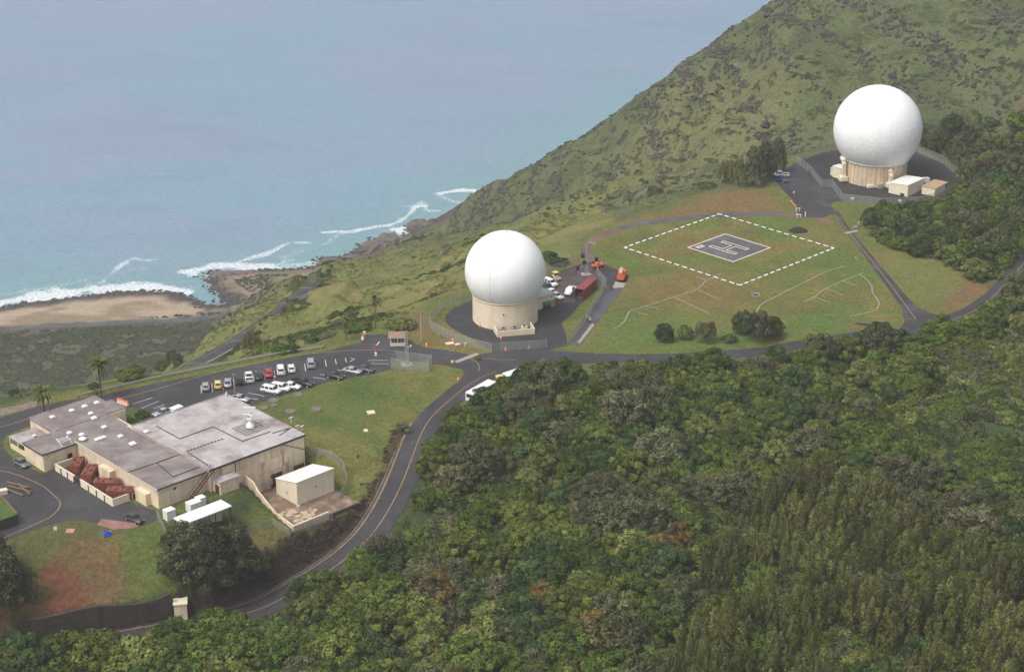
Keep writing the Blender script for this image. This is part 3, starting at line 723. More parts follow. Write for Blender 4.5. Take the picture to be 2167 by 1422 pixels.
for a, b_ in (((190, 480), (192, 552)), ((283, 465), (290, 540)), ((380, 452), (384, 520)), ((474, 430), (480, 500)), ((566, 410), (572, 474)), ((655, 390), (662, 455)), ((742, 370), (754, 432)), ((832, 350), (844, 412)), ((925, 335), (938, 390)), ((1018, 315), (1026, 372)), ((1103, 292), (1112, 355)), ((1195, 275), (1204, 333)), ((1284, 258), (1294, 315)), ((1374, 250), (1382, 296)), ((1462, 240), (1470, 277)),
              ((560, 585), (690, 606)), ((605, 548), (745, 576)), ((700, 515), (830, 540)), ((1180, 412), (1290, 428)), ((1235, 385), (1330, 400)), ((1390, 345), (1490, 360)), ((1660, 262), (1845, 262)), ((1690, 290), (1845, 292)), ((1500, 240), (1545, 250)), ((1545, 250), (1500, 275))):
    strip('parking_marking', WL([c2(*a), c2(*b_)]), .06, M_WHITE_LINE, .048)
for a, b_ in (((1210, 150), (1390, 95)), ((1290, 190), (1450, 125)), ((1400, 195), (1500, 155))):
    strip('parking_marking', WL([c1(*a), c1(*b_)]), .05, M_WHITE_LINE, .048)
strip('road_marking', WL([(803, 723), (797, 731)]), .10, M_WHITE_LINE, .048)
strip('concrete_band', WL([(963, 767), (1011, 748.6)]), .65, M_CONC, .056)
strip('concrete_band', WL([(1788, 494), (1815, 489)]), .55, M_CONC, .056)
strip('concrete_band', WL([(1247, 513), (1262, 517)]), .25, M_CONC, .052)
sheet('dirt_patch', [(215, 1098), (300, 1108), (285, 1117), (240, 1121), (205, 1110)], mat('pink_dirt', (0.26, 0.14, 0.11), .9, .2, .6), .048)
sheet('gravel_verge', [(-60, 880), (60, 852), (100, 843), (112, 848), (60, 864), (0, 880), (-60, 896)], mat('stony_dirt', (0.19, 0.15, 0.12), .9, .3, .8), .026)
# pale concrete drains laid in the grass
for ln in ([(60, 800), (120, 760), (150, 700), (170, 687), (265, 655), (435, 600), (585, 550), (640, 500), (690, 475), (745, 447)], [(200, 692), (275, 715)], [(270, 655), (345, 677)], [(435, 597), (665, 703)], [(590, 555), (725, 612)], [(580, 468), (640, 490)],
           [(965, 710), (970, 680), (1000, 645), (1080, 600), (1310, 485), (1400, 440), (1525, 402)], [(1270, 628), (1335, 597), (1400, 548), (1520, 493), (1620, 455), (1645, 445)], [(1335, 598), (1428, 633)], [(1415, 546), (1520, 585)], [(1515, 495), (1620, 535)],
           [(1620, 455), (1670, 490), (1700, 530), (1705, 570), (1740, 620), (1745, 650), (1725, 680), (1660, 700), (1560, 722)], [(1395, 713), (1480, 716)], [(1590, 340), (1612, 362)], [(1590, 386), (1618, 386)]):
    strip('drain', WL([c6(*p) for p in ln]), .13, M_CONC, .05, sm=4 if len(ln) > 2 else 0)
# ------------------------------------------------------------------ helipad
M_PAD = asphalt('pad_surface', (0.092, 0.089, 0.092), .2)
M_DASH = mat('dash_white', (0.80, 0.80, 0.78), .6, .06, 3)
M_HTAN = mat('pad_line', (0.66, 0.55, 0.46), .7, .12, 3)
pc = np.mean([W(*p)[:2] for p in [(1535, 494), (1634, 525), (1551, 556), (1452, 525)]], axis=0)
ang = math.atan2(482.1 - 514.2, 86.3 - 59.7) + R(3.5)          # along the long bars of the letter
hp = empty('helipad', (pc[0], pc[1], 0.0), R(-45.5), 'square dark helipad with an outlined H, ringed by a white dashed square on the grass', 'helipad')
def psheet(name, poly, z, m, parent, th=.01):
    return MB().prism(poly, z - th, z).build(name, m, parent)
S = 8.1
psheet('pad', [(-S, -S), (S, -S), (S, S), (-S, S)], .06, M_PAD, hp, .06)
w = .42
for q in ([(-S, S - w), (S, S - w), (S, S), (-S, S)], [(-S, -S), (S, -S), (S, -S + w), (-S, -S + w)], [(-S, -S + w), (-S + w, -S + w), (-S + w, S - w), (-S, S - w)], [(S - w, -S + w), (S, -S + w), (S, S - w), (S - w, S - w)]):
    psheet('edge_line', q, .085, M_HTAN, hp, .02)
# outline of the letter: a closed band following the H
hl, bw_, hw_, cw = 4.35, .62, 2.55, .62
outl = [(-hl, hw_ + bw_), (hl, hw_ + bw_), (hl, hw_ - bw_), (cw, hw_ - bw_), (cw, -hw_ + bw_), (hl, -hw_ + bw_), (hl, -hw_ - bw_), (-hl, -hw_ - bw_), (-hl, -hw_ + bw_), (-cw, -hw_ + bw_), (-cw, hw_ - bw_), (-hl, hw_ - bw_)]
mb = MB(); t_ = .15
for i in range(12):
    (xa, ya), (xb, yb) = outl[i], outl[(i + 1) % 12]
    mb.box(min(xa, xb) - t_, max(xa, xb) + t_, min(ya, yb) - t_, max(ya, yb) + t_, .06, .084 + .0003 * i)
mb.build('letter', M_HTAN, hp)
nb = psheet('number_panel', [(-6.9, -6.3), (-5.3, -6.3), (-5.3, -3.7), (-6.9, -3.7)], .084, M_HTAN, hp, .02)
cu = bpy.data.curves.new('digits', 'FONT'); cu.body = '25'; cu.size = 1.75; cu.align_x = 'CENTER'; cu.align_y = 'CENTER'; cu.extrude = .004; cu.offset = .03
tmp = bpy.data.objects.new('digits_curve', cu); COL.objects.link(tmp)
bpy.context.view_layer.update()
me_d = bpy.data.meshes.new_from_object(tmp.evaluated_get(bpy.context.evaluated_depsgraph_get())); bpy.data.objects.remove(tmp)
me_d.materials.clear(); me_d.materials.append(M_PAD); me_d.name = 'digits'
dg = link('digits', me_d, nb); dg.location = (-6.1, -5.0, .092); dg.rotation_euler = (0, 0, R(90))
D = 20.15
me_dash = MB().box(-.80, .80, -.24, .24, .03, .055).mesh('dash', M_DASH)
for k in range(4):
    for i in range(1, 15):
        t = -D + 2 * D * i / 15
        o = link('dash', me_dash, hp)
        x, y = (t, D) if k % 2 == 0 else (D, t)
        if k >= 2: x, y = -x, -y
        o.location = (x, y, 0); o.rotation_euler = (0, 0, 0 if k % 2 == 0 else R(90))
me_cor = MB().box(-.22, 1.1, -.24, .22, .03, .055).box(-.22, .22, .221, 1.1, .03, .0545).mesh('corner_mark', M_DASH)
for k, (x, y) in enumerate(((-D, -D), (D, -D), (D, D), (-D, D))):
    o = link('corner_mark', me_cor, hp); o.location = (x, y, 0); o.rotation_euler = (0, 0, k * R(90))

# ------------------------------------------------------------------ materials of the buildings
M_WALL = mat('stained_wall', (0.74, 0.61, 0.43), .85, .08, .8, (0.34, 0.25, 0.16), .45, .75, streak=True)
M_WALL2 = mat('panel_wall', (0.70, 0.57, 0.41), .85, .12, .6, (0.32, 0.21, 0.13), .9, .45, streak=True)
M_CREAM = mat('cream_wall', (0.76, 0.68, 0.51), .8, .05, .8, (0.42, 0.33, 0.22), .25, .6, streak=True)
M_BEIGE = mat('radome_base', (0.74, 0.62, 0.46), .8, .04, .5, (0.50, 0.40, 0.28), .3, .4, streak=True)
M_ROOF = mat('hall_roof', (0.42, 0.39, 0.385), .75, .15, .5, (0.17, 0.125, 0.115), .8, .16)
M_ROOF2 = mat('wing_roof', (0.190, 0.158, 0.148), .8, .18, .5, (0.36, 0.33, 0.315), .65, .13)
M_TRIM = mat('dark_trim', (0.05, 0.045, 0.045), .7, .2, 2)
M_PALE = mat('pale_trim', (0.66, 0.58, 0.46), .8, .1, 2)
M_WHITE = mat('white_metal', (0.80, 0.80, 0.77), .45, .05, 1.5, (0.5, 0.45, 0.38), .3, .8)
M_RUST = mat('rust_door', (0.115, 0.050, 0.032), .75, .2, 1.5, (0.05, 0.03, 0.025), .6, 1)
M_CHILL = mat('rust_red_unit', (0.235, 0.068, 0.042), .6, .25, 2, (0.06, 0.03, 0.025), .6, 1.2)
M_STEEL = mat('galvanised', (0.42, 0.43, 0.43), .45, .1, 3, metal=.4)
M_DARK = mat('dark_opening', (0.014, 0.013, 0.012), .6, .2, 2)
M_GLASS = mat('dark_glass', (0.02, 0.025, 0.03), .08, .1, 2, spec=.6)
M_BLACK = mat('black_rubber', (0.018, 0.018, 0.018), .8, .2, 4)
M_ORANGE = mat('orange', (0.80, 0.14, 0.03), .55, .1, 3)
M_WOOD = mat('timber', (0.20, 0.13, 0.08), .85, .3, 2)

# ------------------------------------------------------------------ operations building (local x = a, local y = -b)
ob = empty('operations_building', (*BO, 0), TH, 'large flat-roofed tan concrete building with stained roof and low wings beside the car park', 'building')
def P_(a0, a1, b0, b1): return [(a0, -b0), (a1, -b0), (a1, -b1), (a0, -b1)]
HZ = 5.0
MB().prism(P_(-23.4, .3, -27.9, 0), -6.0, HZ - .25).build('hall_wall', M_WALL, ob)
rf = MB().prism(P_(-23.7, .6, -28.2, .3), HZ - .25, HZ).build('hall_roof', M_ROOF, ob)
edge = MB()
for q in ((-23.7, .6, .12, .3), (-23.7, .6, -28.2, -28.02), (-23.7, -23.52, -28.02, .12), (.42, .6, -28.02, .12)):
    edge.prism(P_(*q), HZ + .001, HZ + .16)
edge.build('roof_edge', M_ROOF, rf)
MB().prism(P_(-23.72, .62, .301, .34), HZ - .28, HZ + .17).build('fascia', M_TRIM, rf)
WZ = 4.5
MB().prism(P_(-35.2, -23.4, -31, -.9), -1, WZ - .2).build('wing_wall', M_WALL, ob)
wr = MB().prism(P_(-35.5, -23.71, -31.2, -.6), WZ - .2, WZ).build('wing_roof', M_ROOF2, ob)
MB().prism(P_(-35.5, -23.75, -.599, -.55), WZ - .24, WZ + .05).build('fascia', M_TRIM, wr)
MB().prism(P_(-35.55, -35.5, -31.2, -.55), WZ - .3, WZ + .06).build('fascia', M_PALE, wr)
LZ = 4.1
body = MB().prism(P_(-43.2, -35.2, -38.6, -31), -1, LZ - .2).prism(P_(-36, -23, -38.6, -31.01), -1, LZ - .21).prism(P_(-36, -19.9, -48.6, -44.7), -1, LZ - .2).prism(P_(-36.0, -18.5, -44.71, -38.61), -1, LZ - .22)
body.build('low_wing_wall', M_WALL, ob)
lr = MB().prism(P_(-43.5, -35.51, -38.8, -30.7), LZ - .2, LZ).prism(P_(-35.509, -22.7, -38.59, -31.21), LZ - .19, LZ + .01).prism(P_(-36.3, -19.6, -48.9, -44.6), LZ - .2, LZ).prism(P_(-36.3, -18.2, -44.59, -38.81), LZ - .21, LZ + .005).build('low_wing_roof', M_ROOF2, ob)
MB().prism(P_(-43.5, -35.6, -30.699, -30.65), LZ - .26, LZ + .04).prism(P_(-43.55, -43.501, -38.8, -30.65), LZ - .26, LZ + .04).build('fascia', M_TRIM, lr)
MB().prism(P_(-22.69, -20.4, -38.75, -31), 2.2, 2.4).build('walkway_roof', M_PALE, ob)
MB().prism(P_(-18.499, -18.46, -44.2, -39.4), 1.5, 2.9).build('window', M_GLASS, ob)
# car port
MB().prism(P_(-42.6, -35.6, -46.1, -39.2), 2.5, 2.7).build('car_port_roof', M_ROOF, ob)
MB().prism(P_(-42.5, -42.3, -46, -39.3), 0, 1.1).build('car_port_wall', M_WALL, ob)
MB().prism(P_(-36.6, -36.1, -46, -39.3), 0, 2.49).build('car_port_wall', M_DARK, ob)
for b_ in (-45.9, -42.6, -39.4): MB().prism(P_(-42.55, -42.25, b_ - .15, b_ + .15), 1.101, 2.49).build('post', M_WALL, ob)
# front wall panels, pieces proud of the wall with open joints
for i in range(8):
    for j in range(3):
        a0 = -23.3 + i * 2.95; z0 = [-5.0, -.35, 2.35][j]; z1 = [-.39, 2.31, 4.72][j]
        if j == 0 and a0 < -15.5: continue
        if j == 0 and i in (5, 7): z0 = -1.35          # above the doors
        MB().box(a0 + .03, a0 + 2.92, -.045 - .012 * ((i * 7 + j * 3) % 3), -.002, z0, z1).build('wall_panel', M_WALL2 if (i + j) % 3 else M_WALL, ob)
for a0, a1 in ((-8.5, -5.9), (-2.6, -.2)):
    dd = MB().box(a0, a1, -.10, -.003, -4.4, -1.4).build('door', M_RUST, ob)
    MB().box(a0 - .12, a0 - .001, -.16, -.004, -4.4, -1.28).box(a1 + .001, a1 + .12, -.16, -.004, -4.4, -1.28).box(a0, a1, -.16, -.004, -1.399, -1.28).build('door_frame', M_TRIM, dd)
for a0 in (-11.0, -9.3, -5.0): MB().box(a0, a0 + .7, -.55, -.06, -3.2, -1.9).build('wall_unit', M_STEEL, ob)
MB().tube([(-17.2, -.12, 4.6), (-17.3, -.12, 2.6), (-18.4, -.12, 1.2), (-18.4, -.12, -.5)], .09).build('pipe', M_TRIM, ob)
MB().tube([(-5.5, -.14, 4.6), (-1.0, -.14, 2.4), (.2, -.14, 1.6)], .07).build('pipe', M_TRIM, ob)
MB().tube([(-4.6, -.2, .4), (-4.6, -.2, -3.2)], .14).tube([(-4.1, -.2, 1.4), (-4.1, -.2, -2.9)], .1).build('pipe', M_STEEL, ob)
MB().tube([(-35.28, 30.2, 3.7), (-35.28, 1.3, 3.7)], .11).tube([(-35.36, 30.2, 3.3), (-35.36, 1.3, 3.3)], .07).build('pipe', M_PALE, ob)
MB().tube([(-23.5, .78, 3.55), (-34.9, .78, 3.55)], .06).build('pipe', M_PALE, ob)
MB().prism(P_(-31.6, -30.9, -.899, -.87), 3.0, 3.4).build('vent', M_DARK, ob)
MB().prism(P_(-36.4, -35.2, -7.4, -3.6), 0, 2.6).build('buttress', M_WALL, ob)
MB().prism(P_(-36.6, -35.2, -20.6, -16.4), 0, 3.0).build('buttress', M_WALL, ob)
MB().prism(P_(-43.201, -43.24, -0, 0.01), 0, .01) 
MB().prism(P_(-37.6, -36.5, -30.999, -30.93), 0, 2.2).build('door', M_DARK, ob)
MB().prism(P_(-41.6, -40.6, -30.999, -30.96), 0, 2.1).build('door', M_WALL2, ob)
# steel stair up to the roof
st = MB()
for y in (-.35, -1.25): st.bar((-29.5, y, .05), (-23.2, y, 5.2), .13, n=4)
for k in range(16): st.box(-29.3 + k * .39, -29.0 + k * .39, -1.22, -.38, .25 + k * .318, .30 + k * .318)
st.build('stair', M_RUST, ob)
hr = MB()
for y in (-.35, -1.25):
    hr.bar((-29.5, y, 1.05), (-23.2, y, 6.2), .05, n=4)
    for k in range(5): hr.bar((-29.4 + k * 1.5, y, .1 + k * 1.23), (-29.4 + k * 1.5, y, 1.1 + k * 1.23), .04, n=4)
hr.build('handrail', M_RUST, ob)
# little porch block on the front
MB().prism(P_(-22.8, -18.2, .06, 2.5), -1.2, 2.75).build('porch_wall', M_WALL, ob)
MB().prism(P_(-23.0, -18.0, .07, 2.7), 2.751, 2.9).build('porch_roof', M_ROOF, ob)
MB().box(-22.86, -22.801, -2.1, -.8, -.6, 1.9).build('door', M_RUST, ob)
# roof kerbs, skylights, vents (measured on the photograph, set on the roofs they stand on)
def onroof(px, z): return LOC(*W(px[0], px[1], z)[:2])
def kerb(pts, z, m=None, w=.10, h=.14, name='roof_kerb'):
    q = [onroof(p, z) for p in pts]; mb = MB()
    for (a0, b0), (a1, b1) in zip(q[:-1], q[1:]): mb.bar((a0, -b0, z + h / 2), (a1, -b1, z + h / 2), w, n=4, smooth=False)
    mb.build(name, m or M_TRIM, rf)
kerb([c1(1430, 355), c1(1640, 470), c1(1945, 360), c2(555, 975), c2(800, 892)], HZ)
kerb([c2(820, 905), c2(1010, 850)], HZ); kerb([c2(880, 925), c2(970, 865)], HZ)
kerb([c1(1165, 775), c1(1420, 690), c1(1660, 605)], WZ); kerb([c1(1430, 690), c1(1580, 815), c1(1860, 710)], WZ, w=.08)
for i in range(11):
    p0 = np.array(c2(62, 1065)); p1 = np.array(c2(395, 950)); a = p0 + (p1 - p0) * i / 11; b_ = p0 + (p1 - p0) * (i + .6) / 11
    kerb([a, b_], HZ, w=.16, h=.06, name='roof_strip')
for i in range(9):
    p0 = np.array(c2(75, 1075)); p1 = np.array(c2(255, 1190)); a = p0 + (p1 - p0) * i / 9; b_ = p0 + (p1 - p0) * (i + .55) / 9
    kerb([a, b_], HZ, w=.16, h=.06, name='roof_strip')
for x, y, wx, wy, par, z in [(478, 265, 1, 1, lr, LZ), (655, 205, 1, 1, lr, LZ), (772, 168, 1, 1, lr, LZ), (883, 134, 1, 1, lr, LZ), (828, 232, 1, 1, lr, LZ), (858, 274, 1.1, 1.1, lr, LZ), (950, 357, 1, 1, lr, LZ), (632, 410, 1, 1, lr, LZ), (745, 426, 1, 1, wr, WZ), (1100, 440, 1, 1, wr, WZ), (1335, 398, 1, 1, rf, HZ), (1210, 507, 1.3, 1.3, wr, WZ), (918, 460, 2.6, .9, wr, WZ), (315, 437, .7, .7, lr, LZ - 1.3)]:
    a, b_ = onroof(c1(x, y + 2), z + .2)
    k_ = MB().box(a - wx / 2 - .1, a + wx / 2 + .1, -b_ - wy / 2 - .1, -b_ + wy / 2 + .1, z + .005, z + .2)
    if z < 4: k_ = MB().box(a - .4, a + .4, -b_ - .4, -b_ + .4, z - .1, z + .15)
    k_ = k_.build('skylight', M_ROOF, par)
    MB().box(a - wx / 2, a + wx / 2, -b_ - wy / 2, -b_ + wy / 2, z + .201, z + .42, taper=.8).build('dome_light', M_WHITE, k_)
a, b_ = onroof(c1(757, 483), WZ)
MB().lathe([(.0, WZ), (.5, WZ + .002), (.5, WZ + .3), (.85, WZ + .35), (.85, WZ + .5), (.45, WZ + .75), (.0, WZ + .78)], 16, a, -b_).build('vent_fan', M_WHITE, wr)
a, b_ = onroof(c1(590, 510), LZ)
fr = MB()
for d in (-1.0, 0, 1.0): fr.bar((a - 1.3, -b_ + d, LZ + .9), (a + 1.3, -b_ + d * .6, LZ + .9), .09, n=4)
for d in (-1.2, 1.2): fr.bar((a + d, -b_ - 1.1, LZ + .02), (a + d, -b_ + 1.1, LZ + 1.1), .08, n=4)
fr.build('roof_frame', M_WHITE, lr)
for p in (c1(680, 560), c1(1270, 560)):
    a, b_ = onroof(p, WZ); MB().bar((a, -b_, WZ), (a, -b_, WZ + .7), .08).build('vent_pipe', M_STEEL, wr)
# ------------------------------------------------------------------ antenna on the hall roof
ax, ay, _ = W(*c2(625, 862), HZ)
an = empty('roof_antenna', (ax, ay, HZ + .17), TH, 'white mast antenna with crossed arms standing on the hall roof', 'antenna')
g = MB()
for d in (-2.2, -1.1, 0, 1.1, 2.2): g.box(-3.2, 3.2, d - .09, d + .09, .0, .16); 
for d in (-2.6, 0, 2.6): g.box(d - .09, d + .09, -2.4, 2.4, .161, .3)
g.build('base_frame', M_STEEL, an)
MB().lathe([(.95, .3), (.85, .9), (.35, 1.3), (.22, 2.2), (.0, 2.21)], 12).build('pedestal', M_WHITE, an)
MB().bar((0, 0, 1.5), (0, 0, 4.6), .10).build('mast', M_WHITE, an)
for k in range(3):
    t = k * R(120) + .3; MB().bar((0, 0, 3.0), (1.5 * math.cos(t), 1.5 * math.sin(t), 3.25), .11).bar((1.5 * math.cos(t) * .8, 1.5 * math.sin(t) * .8, 3.0), (1.6 * math.cos(t), 1.6 * math.sin(t), 3.7), .08).build('arm', M_WHITE, an)
MB().lathe([(.55, 2.1), (.68, 2.15), (.68, 2.4), (.55, 2.45)], 16).build('ring', M_WHITE, an)
MB().box(-1.3, 1.3, -.12, .12, 4.6, 4.82, rz=-TH).build('top_bar', M_WHITE, an)
for i, p in enumerate((c2(985, 825), c2(1040, 872), c2(1080, 880))):
    x, y, _ = W(p[0], p[1], HZ)
    v = empty('vent_mast', (x, y, HZ + .16), TH, ['thin white bracketed aerial on the hall roof, set back from its right corner', 'short white aerial on the hall roof edge, middle one of three', 'stubby white aerial at the very right corner of the hall roof'][i], 'aerial')
    MB().bar((0, 0, 0), (0, 0, [1.6, .9, 1.1][i]), .07).build('mast', M_WHITE, v)
    MB().box(-.5, .5, -.08, .08, [1.3, .7, .8][i], [1.5, .85, 1.0][i]).build('bracket', M_WHITE, v)
x, y, _ = W(*c2(415, 575), HZ)
v = empty('corner_post', (x, y, HZ + .16), TH, 'small pale post at the far top corner of the hall roof', 'post'); MB().box(-.25, .25, -.25, .25, 0, .8, taper=.5).build('post', M_PALE, v)
# ------------------------------------------------------------------ chiller yard
ce = empty('walled_yard', (*BO, 0), TH, 'low tan block wall enclosing four rust-red units beside the wing', 'wall')
for (a0, a1, b0, b1) in ((-41.3, -41.05, -29.9, -22.4), (-41.3, -41.05, -20.2, -8.0), (-41.049, -36.62, -8.25, -8.0), (-41.049, -36.62, -29.9, -29.65)):
    MB().prism(P_(a0, a1, b0, b1), 0, 1.5).build('wall', M_CREAM, ce)
    MB().prism(P_(a0 - .06, a1 + .06, b0 - .03, b1 + .03), 1.501, 1.62).build('coping', M_PALE, ce)
for b_ in (-27.5, -25, -22.5, -20.2, -17, -14, -11): MB().prism(P_(-41.42, -41.301, b_ - .12, b_ + .12), 0, 1.45).build('pier', M_TRIM, ce)
gt = MB()
for k in range(7): gt.bar((-41.2, 20.3 + k * .34, .1), (-41.2, 20.3 + k * .34, 1.4), .03, n=4)
gt.bar((-41.2, 20.2, 1.35), (-41.2, 22.4, 1.35), .05, n=4).bar((-41.2, 20.2, .15), (-41.2, 22.4, .15), .05, n=4)
gt.build('gate', M_RUST, ce)
CH = [((680, 622), (765, 632), (722, 722), (622, 706)), ((805, 692), (882, 702), (832, 800), (737, 786)), ((872, 815), (1092, 822), (1085, 870), (850, 870)), ((985, 890), (1212, 890), (1200, 950), (968, 946))]
CL = ['rust-red ribbed unit at the upper left end of the walled yard', 'rust-red ribbed unit second from the upper left end of the walled yard', 'rust-red ribbed unit second from the lower right end of the walled yard', 'rust-red ribbed unit at the lower right end of the walled yard']
for q, lb in zip(CH, CL):
    pts = [np.array(W(*c1(*p), 2.2)[:2]) for p in q]
    c = sum(pts) / 4; e1 = (pts[1] - pts[0] + pts[2] - pts[3]) / 2; e2 = (pts[3] - pts[0] + pts[2] - pts[1]) / 2
    if np.hypot(*e2) > np.hypot(*e1): e1, e2 = e2, e1
    L_ = min(float(np.hypot(*e1)), 5.2); Wd = 2.2
    t = empty('cooling_unit', (c[0], c[1], 0.0), math.atan2(e1[1], e1[0]), lb, 'machine', 'rust-red cooling units in the walled yard')
    MB().box(-L_ / 2, L_ / 2, -Wd / 2, Wd / 2, .25, 2.1).build('casing', M_CHILL, t, bevel=.06)
    MB().box(-L_ / 2 - .08, L_ / 2 + .08, -Wd / 2 - .08, Wd / 2 + .08, 2.101, 2.22).build('top_frame', M_CHILL, t, bevel=.03)
    rb = MB()
    for k in range(9):
        x = -L_ / 2 + .2 + k * (L_ - .4) / 8
        for s in (-1, 1): rb.box(x - .05, x + .05, s * Wd / 2 - .06, s * Wd / 2 + .06, .3, 2.08)
    rb.build('rib', M_CHILL, t)
    for k in range(4):
        for s in (-.5, .5):
            x = -L_ / 2 + (k + .5) * L_ / 4
            MB().lathe([(.36, 2.221), (.36, 2.34), (.30, 2.345), (.0, 2.33)], 10, x, s).build('fan', M_TRIM if (k + (s > 0)) % 2 else M_CHILL, t)
    MB().box(-L_ / 2 + .1, L_ / 2 - .1, -.9, .9, 0, .249).build('skid', M_TRIM, t)
# white plant and canopy below the wing
def simple_box(name, label, cat, px, z, size, rz=TH, m=None, top=None, group=None, zt=None):
    x, y, _ = W(px[0], px[1], z)
    t = empty(name, (x, y, z), rz, label, cat, group)
    MB().box(-size[0] / 2, size[0] / 2, -size[1] / 2, size[1] / 2, 0, size[2]).build('casing', m or M_WHITE, t, bevel=.04)
    MB().box(-size[0] / 2 - .04, size[0] / 2 + .04, -size[1] / 2 - .04, size[1] / 2 + .04, size[2] + .001, size[2] + .06).build('lid', top or M_WHITE, t)
    return t
CLB = LB(-32.5, 10.5)
cn = empty('equipment_canopy', (CLB[0], CLB[1], 0), TH, 'long white flat-roofed canopy behind the big dark tree', 'shelter')
MB().box(-5.6, 5.6, -1.85, 1.85, 2.62, 2.84).build('roof', M_WHITE, cn, bevel=.03)
for x in (-5.3, -1.8, 1.8, 5.3):
    for y in (-1.6, 1.6): MB().box(x - .08, x + .08, y - .08, y + .08, -2.5, 2.619).build('post', M_TRIM, cn)
MB().box(-5.2, 5.2, 1.35, 1.5, -2, 2.0).build('back_panel', M_PALE, cn)
simple_box('cabinet', 'white square cabinet left of the white canopy, by the wing corner', 'cabinet', c1(1548, 1205), -.3, (2.0, 1.6, 2.3))
simple_box('cabinet', 'white cabinet beyond the white canopy, farthest right of the three', 'cabinet', c1(1832, 1075), -.2, (1.7, 1.5, 1.9))
simple_box('cabinet', 'white low-topped cabinet touching the far side of the white canopy', 'cabinet', c1(1770, 1130), -.3, (2.6, 1.9, 2.2))
# ------------------------------------------------------------------ tall cream shed with white roof, standing in the sunken yard
sh = empty('storage_shed', (*LB(-4.75, 6.55)[:2], -4.3), TH, 'cream metal shed with white sloping roof in the sunken yard', 'shed')
b = MB(); xa, xb, ya, yb = -4.75, 4.75, -3.55, 3.55      # local y = -b : front (towards the road) is ya
v = [(xa, ya, -3), (xb, ya, -3), (xb, yb, -3), (xa, yb, -3), (xa, ya, 5.2), (xb, ya, 5.2), (xb, yb, 3.6), (xa, yb, 3.6)]
b.add(v, [[0, 1, 5, 4], [1, 2, 6, 5], [2, 3, 7, 6], [3, 0, 4, 7]]); b.build('wall', M_CREAM, sh)
MB().add([(xa - .15, ya - .15, 5.25), (xb + .15, ya - .15, 5.25), (xb + .15, yb + .15, 3.55), (xa - .15, yb + .15, 3.55), (xa - .15, ya - .15, 5.37), (xb + .15, ya - .15, 5.37), (xb + .15, yb + .15, 3.67), (xa - .15, yb + .15, 3.67)],
         [[0, 3, 2, 1], [4, 5, 6, 7], [0, 1, 5, 4], [1, 2, 6, 5], [2, 3, 7, 6], [3, 0, 4, 7]]).build('roof', M_WHITE, sh)
for k in range(19):
    x = xa + (k + .5) * 9.5 / 19; MB().box(x - .04, x + .04, ya - .035, ya - .001, -2.5, 5.1).build('wall_rib', M_CREAM, sh)
for k in range(12):
    y = ya + (k + .5) * 7.1 / 12; MB().box(xa - .035, xa - .001, y - .04, y + .04, -2.5, 4.9 - (y - ya) / 7.1 * 1.6).build('wall_rib', M_CREAM, sh)
MB().box(-.1, .1, ya - .12, ya - .036, 2.6, 3.0).build('lamp', M_TRIM, sh); MB().box(xa - .12, xa - .036, -.2, 0, 1.6, 1.9).build('lamp', M_TRIM, sh)
# retaining walls and rubble of the sunken yard
rw = empty('retaining_wall', (*BO, 0), TH, 'pale concrete retaining wall running from the hall porch round the rubble-strewn sunken yard', 'wall')
def wall_run(pts, zt, zb, th, m, name, parent):
    for i in range(len(pts) - 1):
        (a0, b0), (a1, b1) = pts[i], pts[i + 1]; d = np.array([a1 - a0, b1 - b0]); n = np.array([-d[1], d[0]]) / np.hypot(*d) * th / 2
        vs = []
        for (a, b_, zt_) in ((a0, b0, zt[i]), (a1, b1, zt[i + 1])):
            for s in (1, -1):
                for z in (zb, zt_): vs.append((a + s * n[0], -(b_ + s * n[1]), z))
        MB().add(vs, [[0, 1, 3, 2], [4, 6, 7, 5], [0, 4, 5, 1], [2, 3, 7, 6], [1, 5, 7, 3], [0, 2, 6, 4]]).build(name, m, parent)
wall_run([(-15.0, -0.0), (-15.0, 3.0), (-15.5, 5), (-15.7, 11.2), (-16.1, 17.6)], [.9, .3, -.6, -3.3, -3.5], -6, .32, M_WALL, 'wall_section', rw)
wall_run([(-16.26, 17.6), (-7.4, 17.6)], [-3.45, -3.45], -7, .35, M_WALL, 'wall_section', rw)
MB().prism(P_(-15.5, .5, .2, 17.5), -4.6, -4.22).build('yard_floor', mat('muddy_concrete', (0.17, 0.115, 0.08), .85, .3, .5, (0.36, 0.30, 0.22), .7, .35), rw)
rng = random.Random(5)
M_STONE = mat('pale_rubble', (0.46, 0.36, 0.26), .9, .2, 1.5)
for k in range(34):
    a = rng.uniform(-15, -8); b_ = 11.5 + rng.uniform(-1, 5.2); s = rng.uniform(.35, 1.0)
    x, y, _ = LB(a, b_); t = MB(); n = 6
    ring = [(s * rng.uniform(.7, 1.1) * math.cos(2 * math.pi * i / n), s * rng.uniform(.5, .9) * math.sin(2 * math.pi * i / n)) for i in range(n)]
    t.prism(ring, 0, s * rng.uniform(.18, .4))
    o = t.build('broken_slab', M_STONE); o.location = (x, y, -4.22); o.rotation_euler = (0, 0, rng.uniform(0, 6))
    tag(o, 'broken pale concrete slab lying in the rubble of the sunken yard', 'rubble', 'broken slabs in the sunken yard')
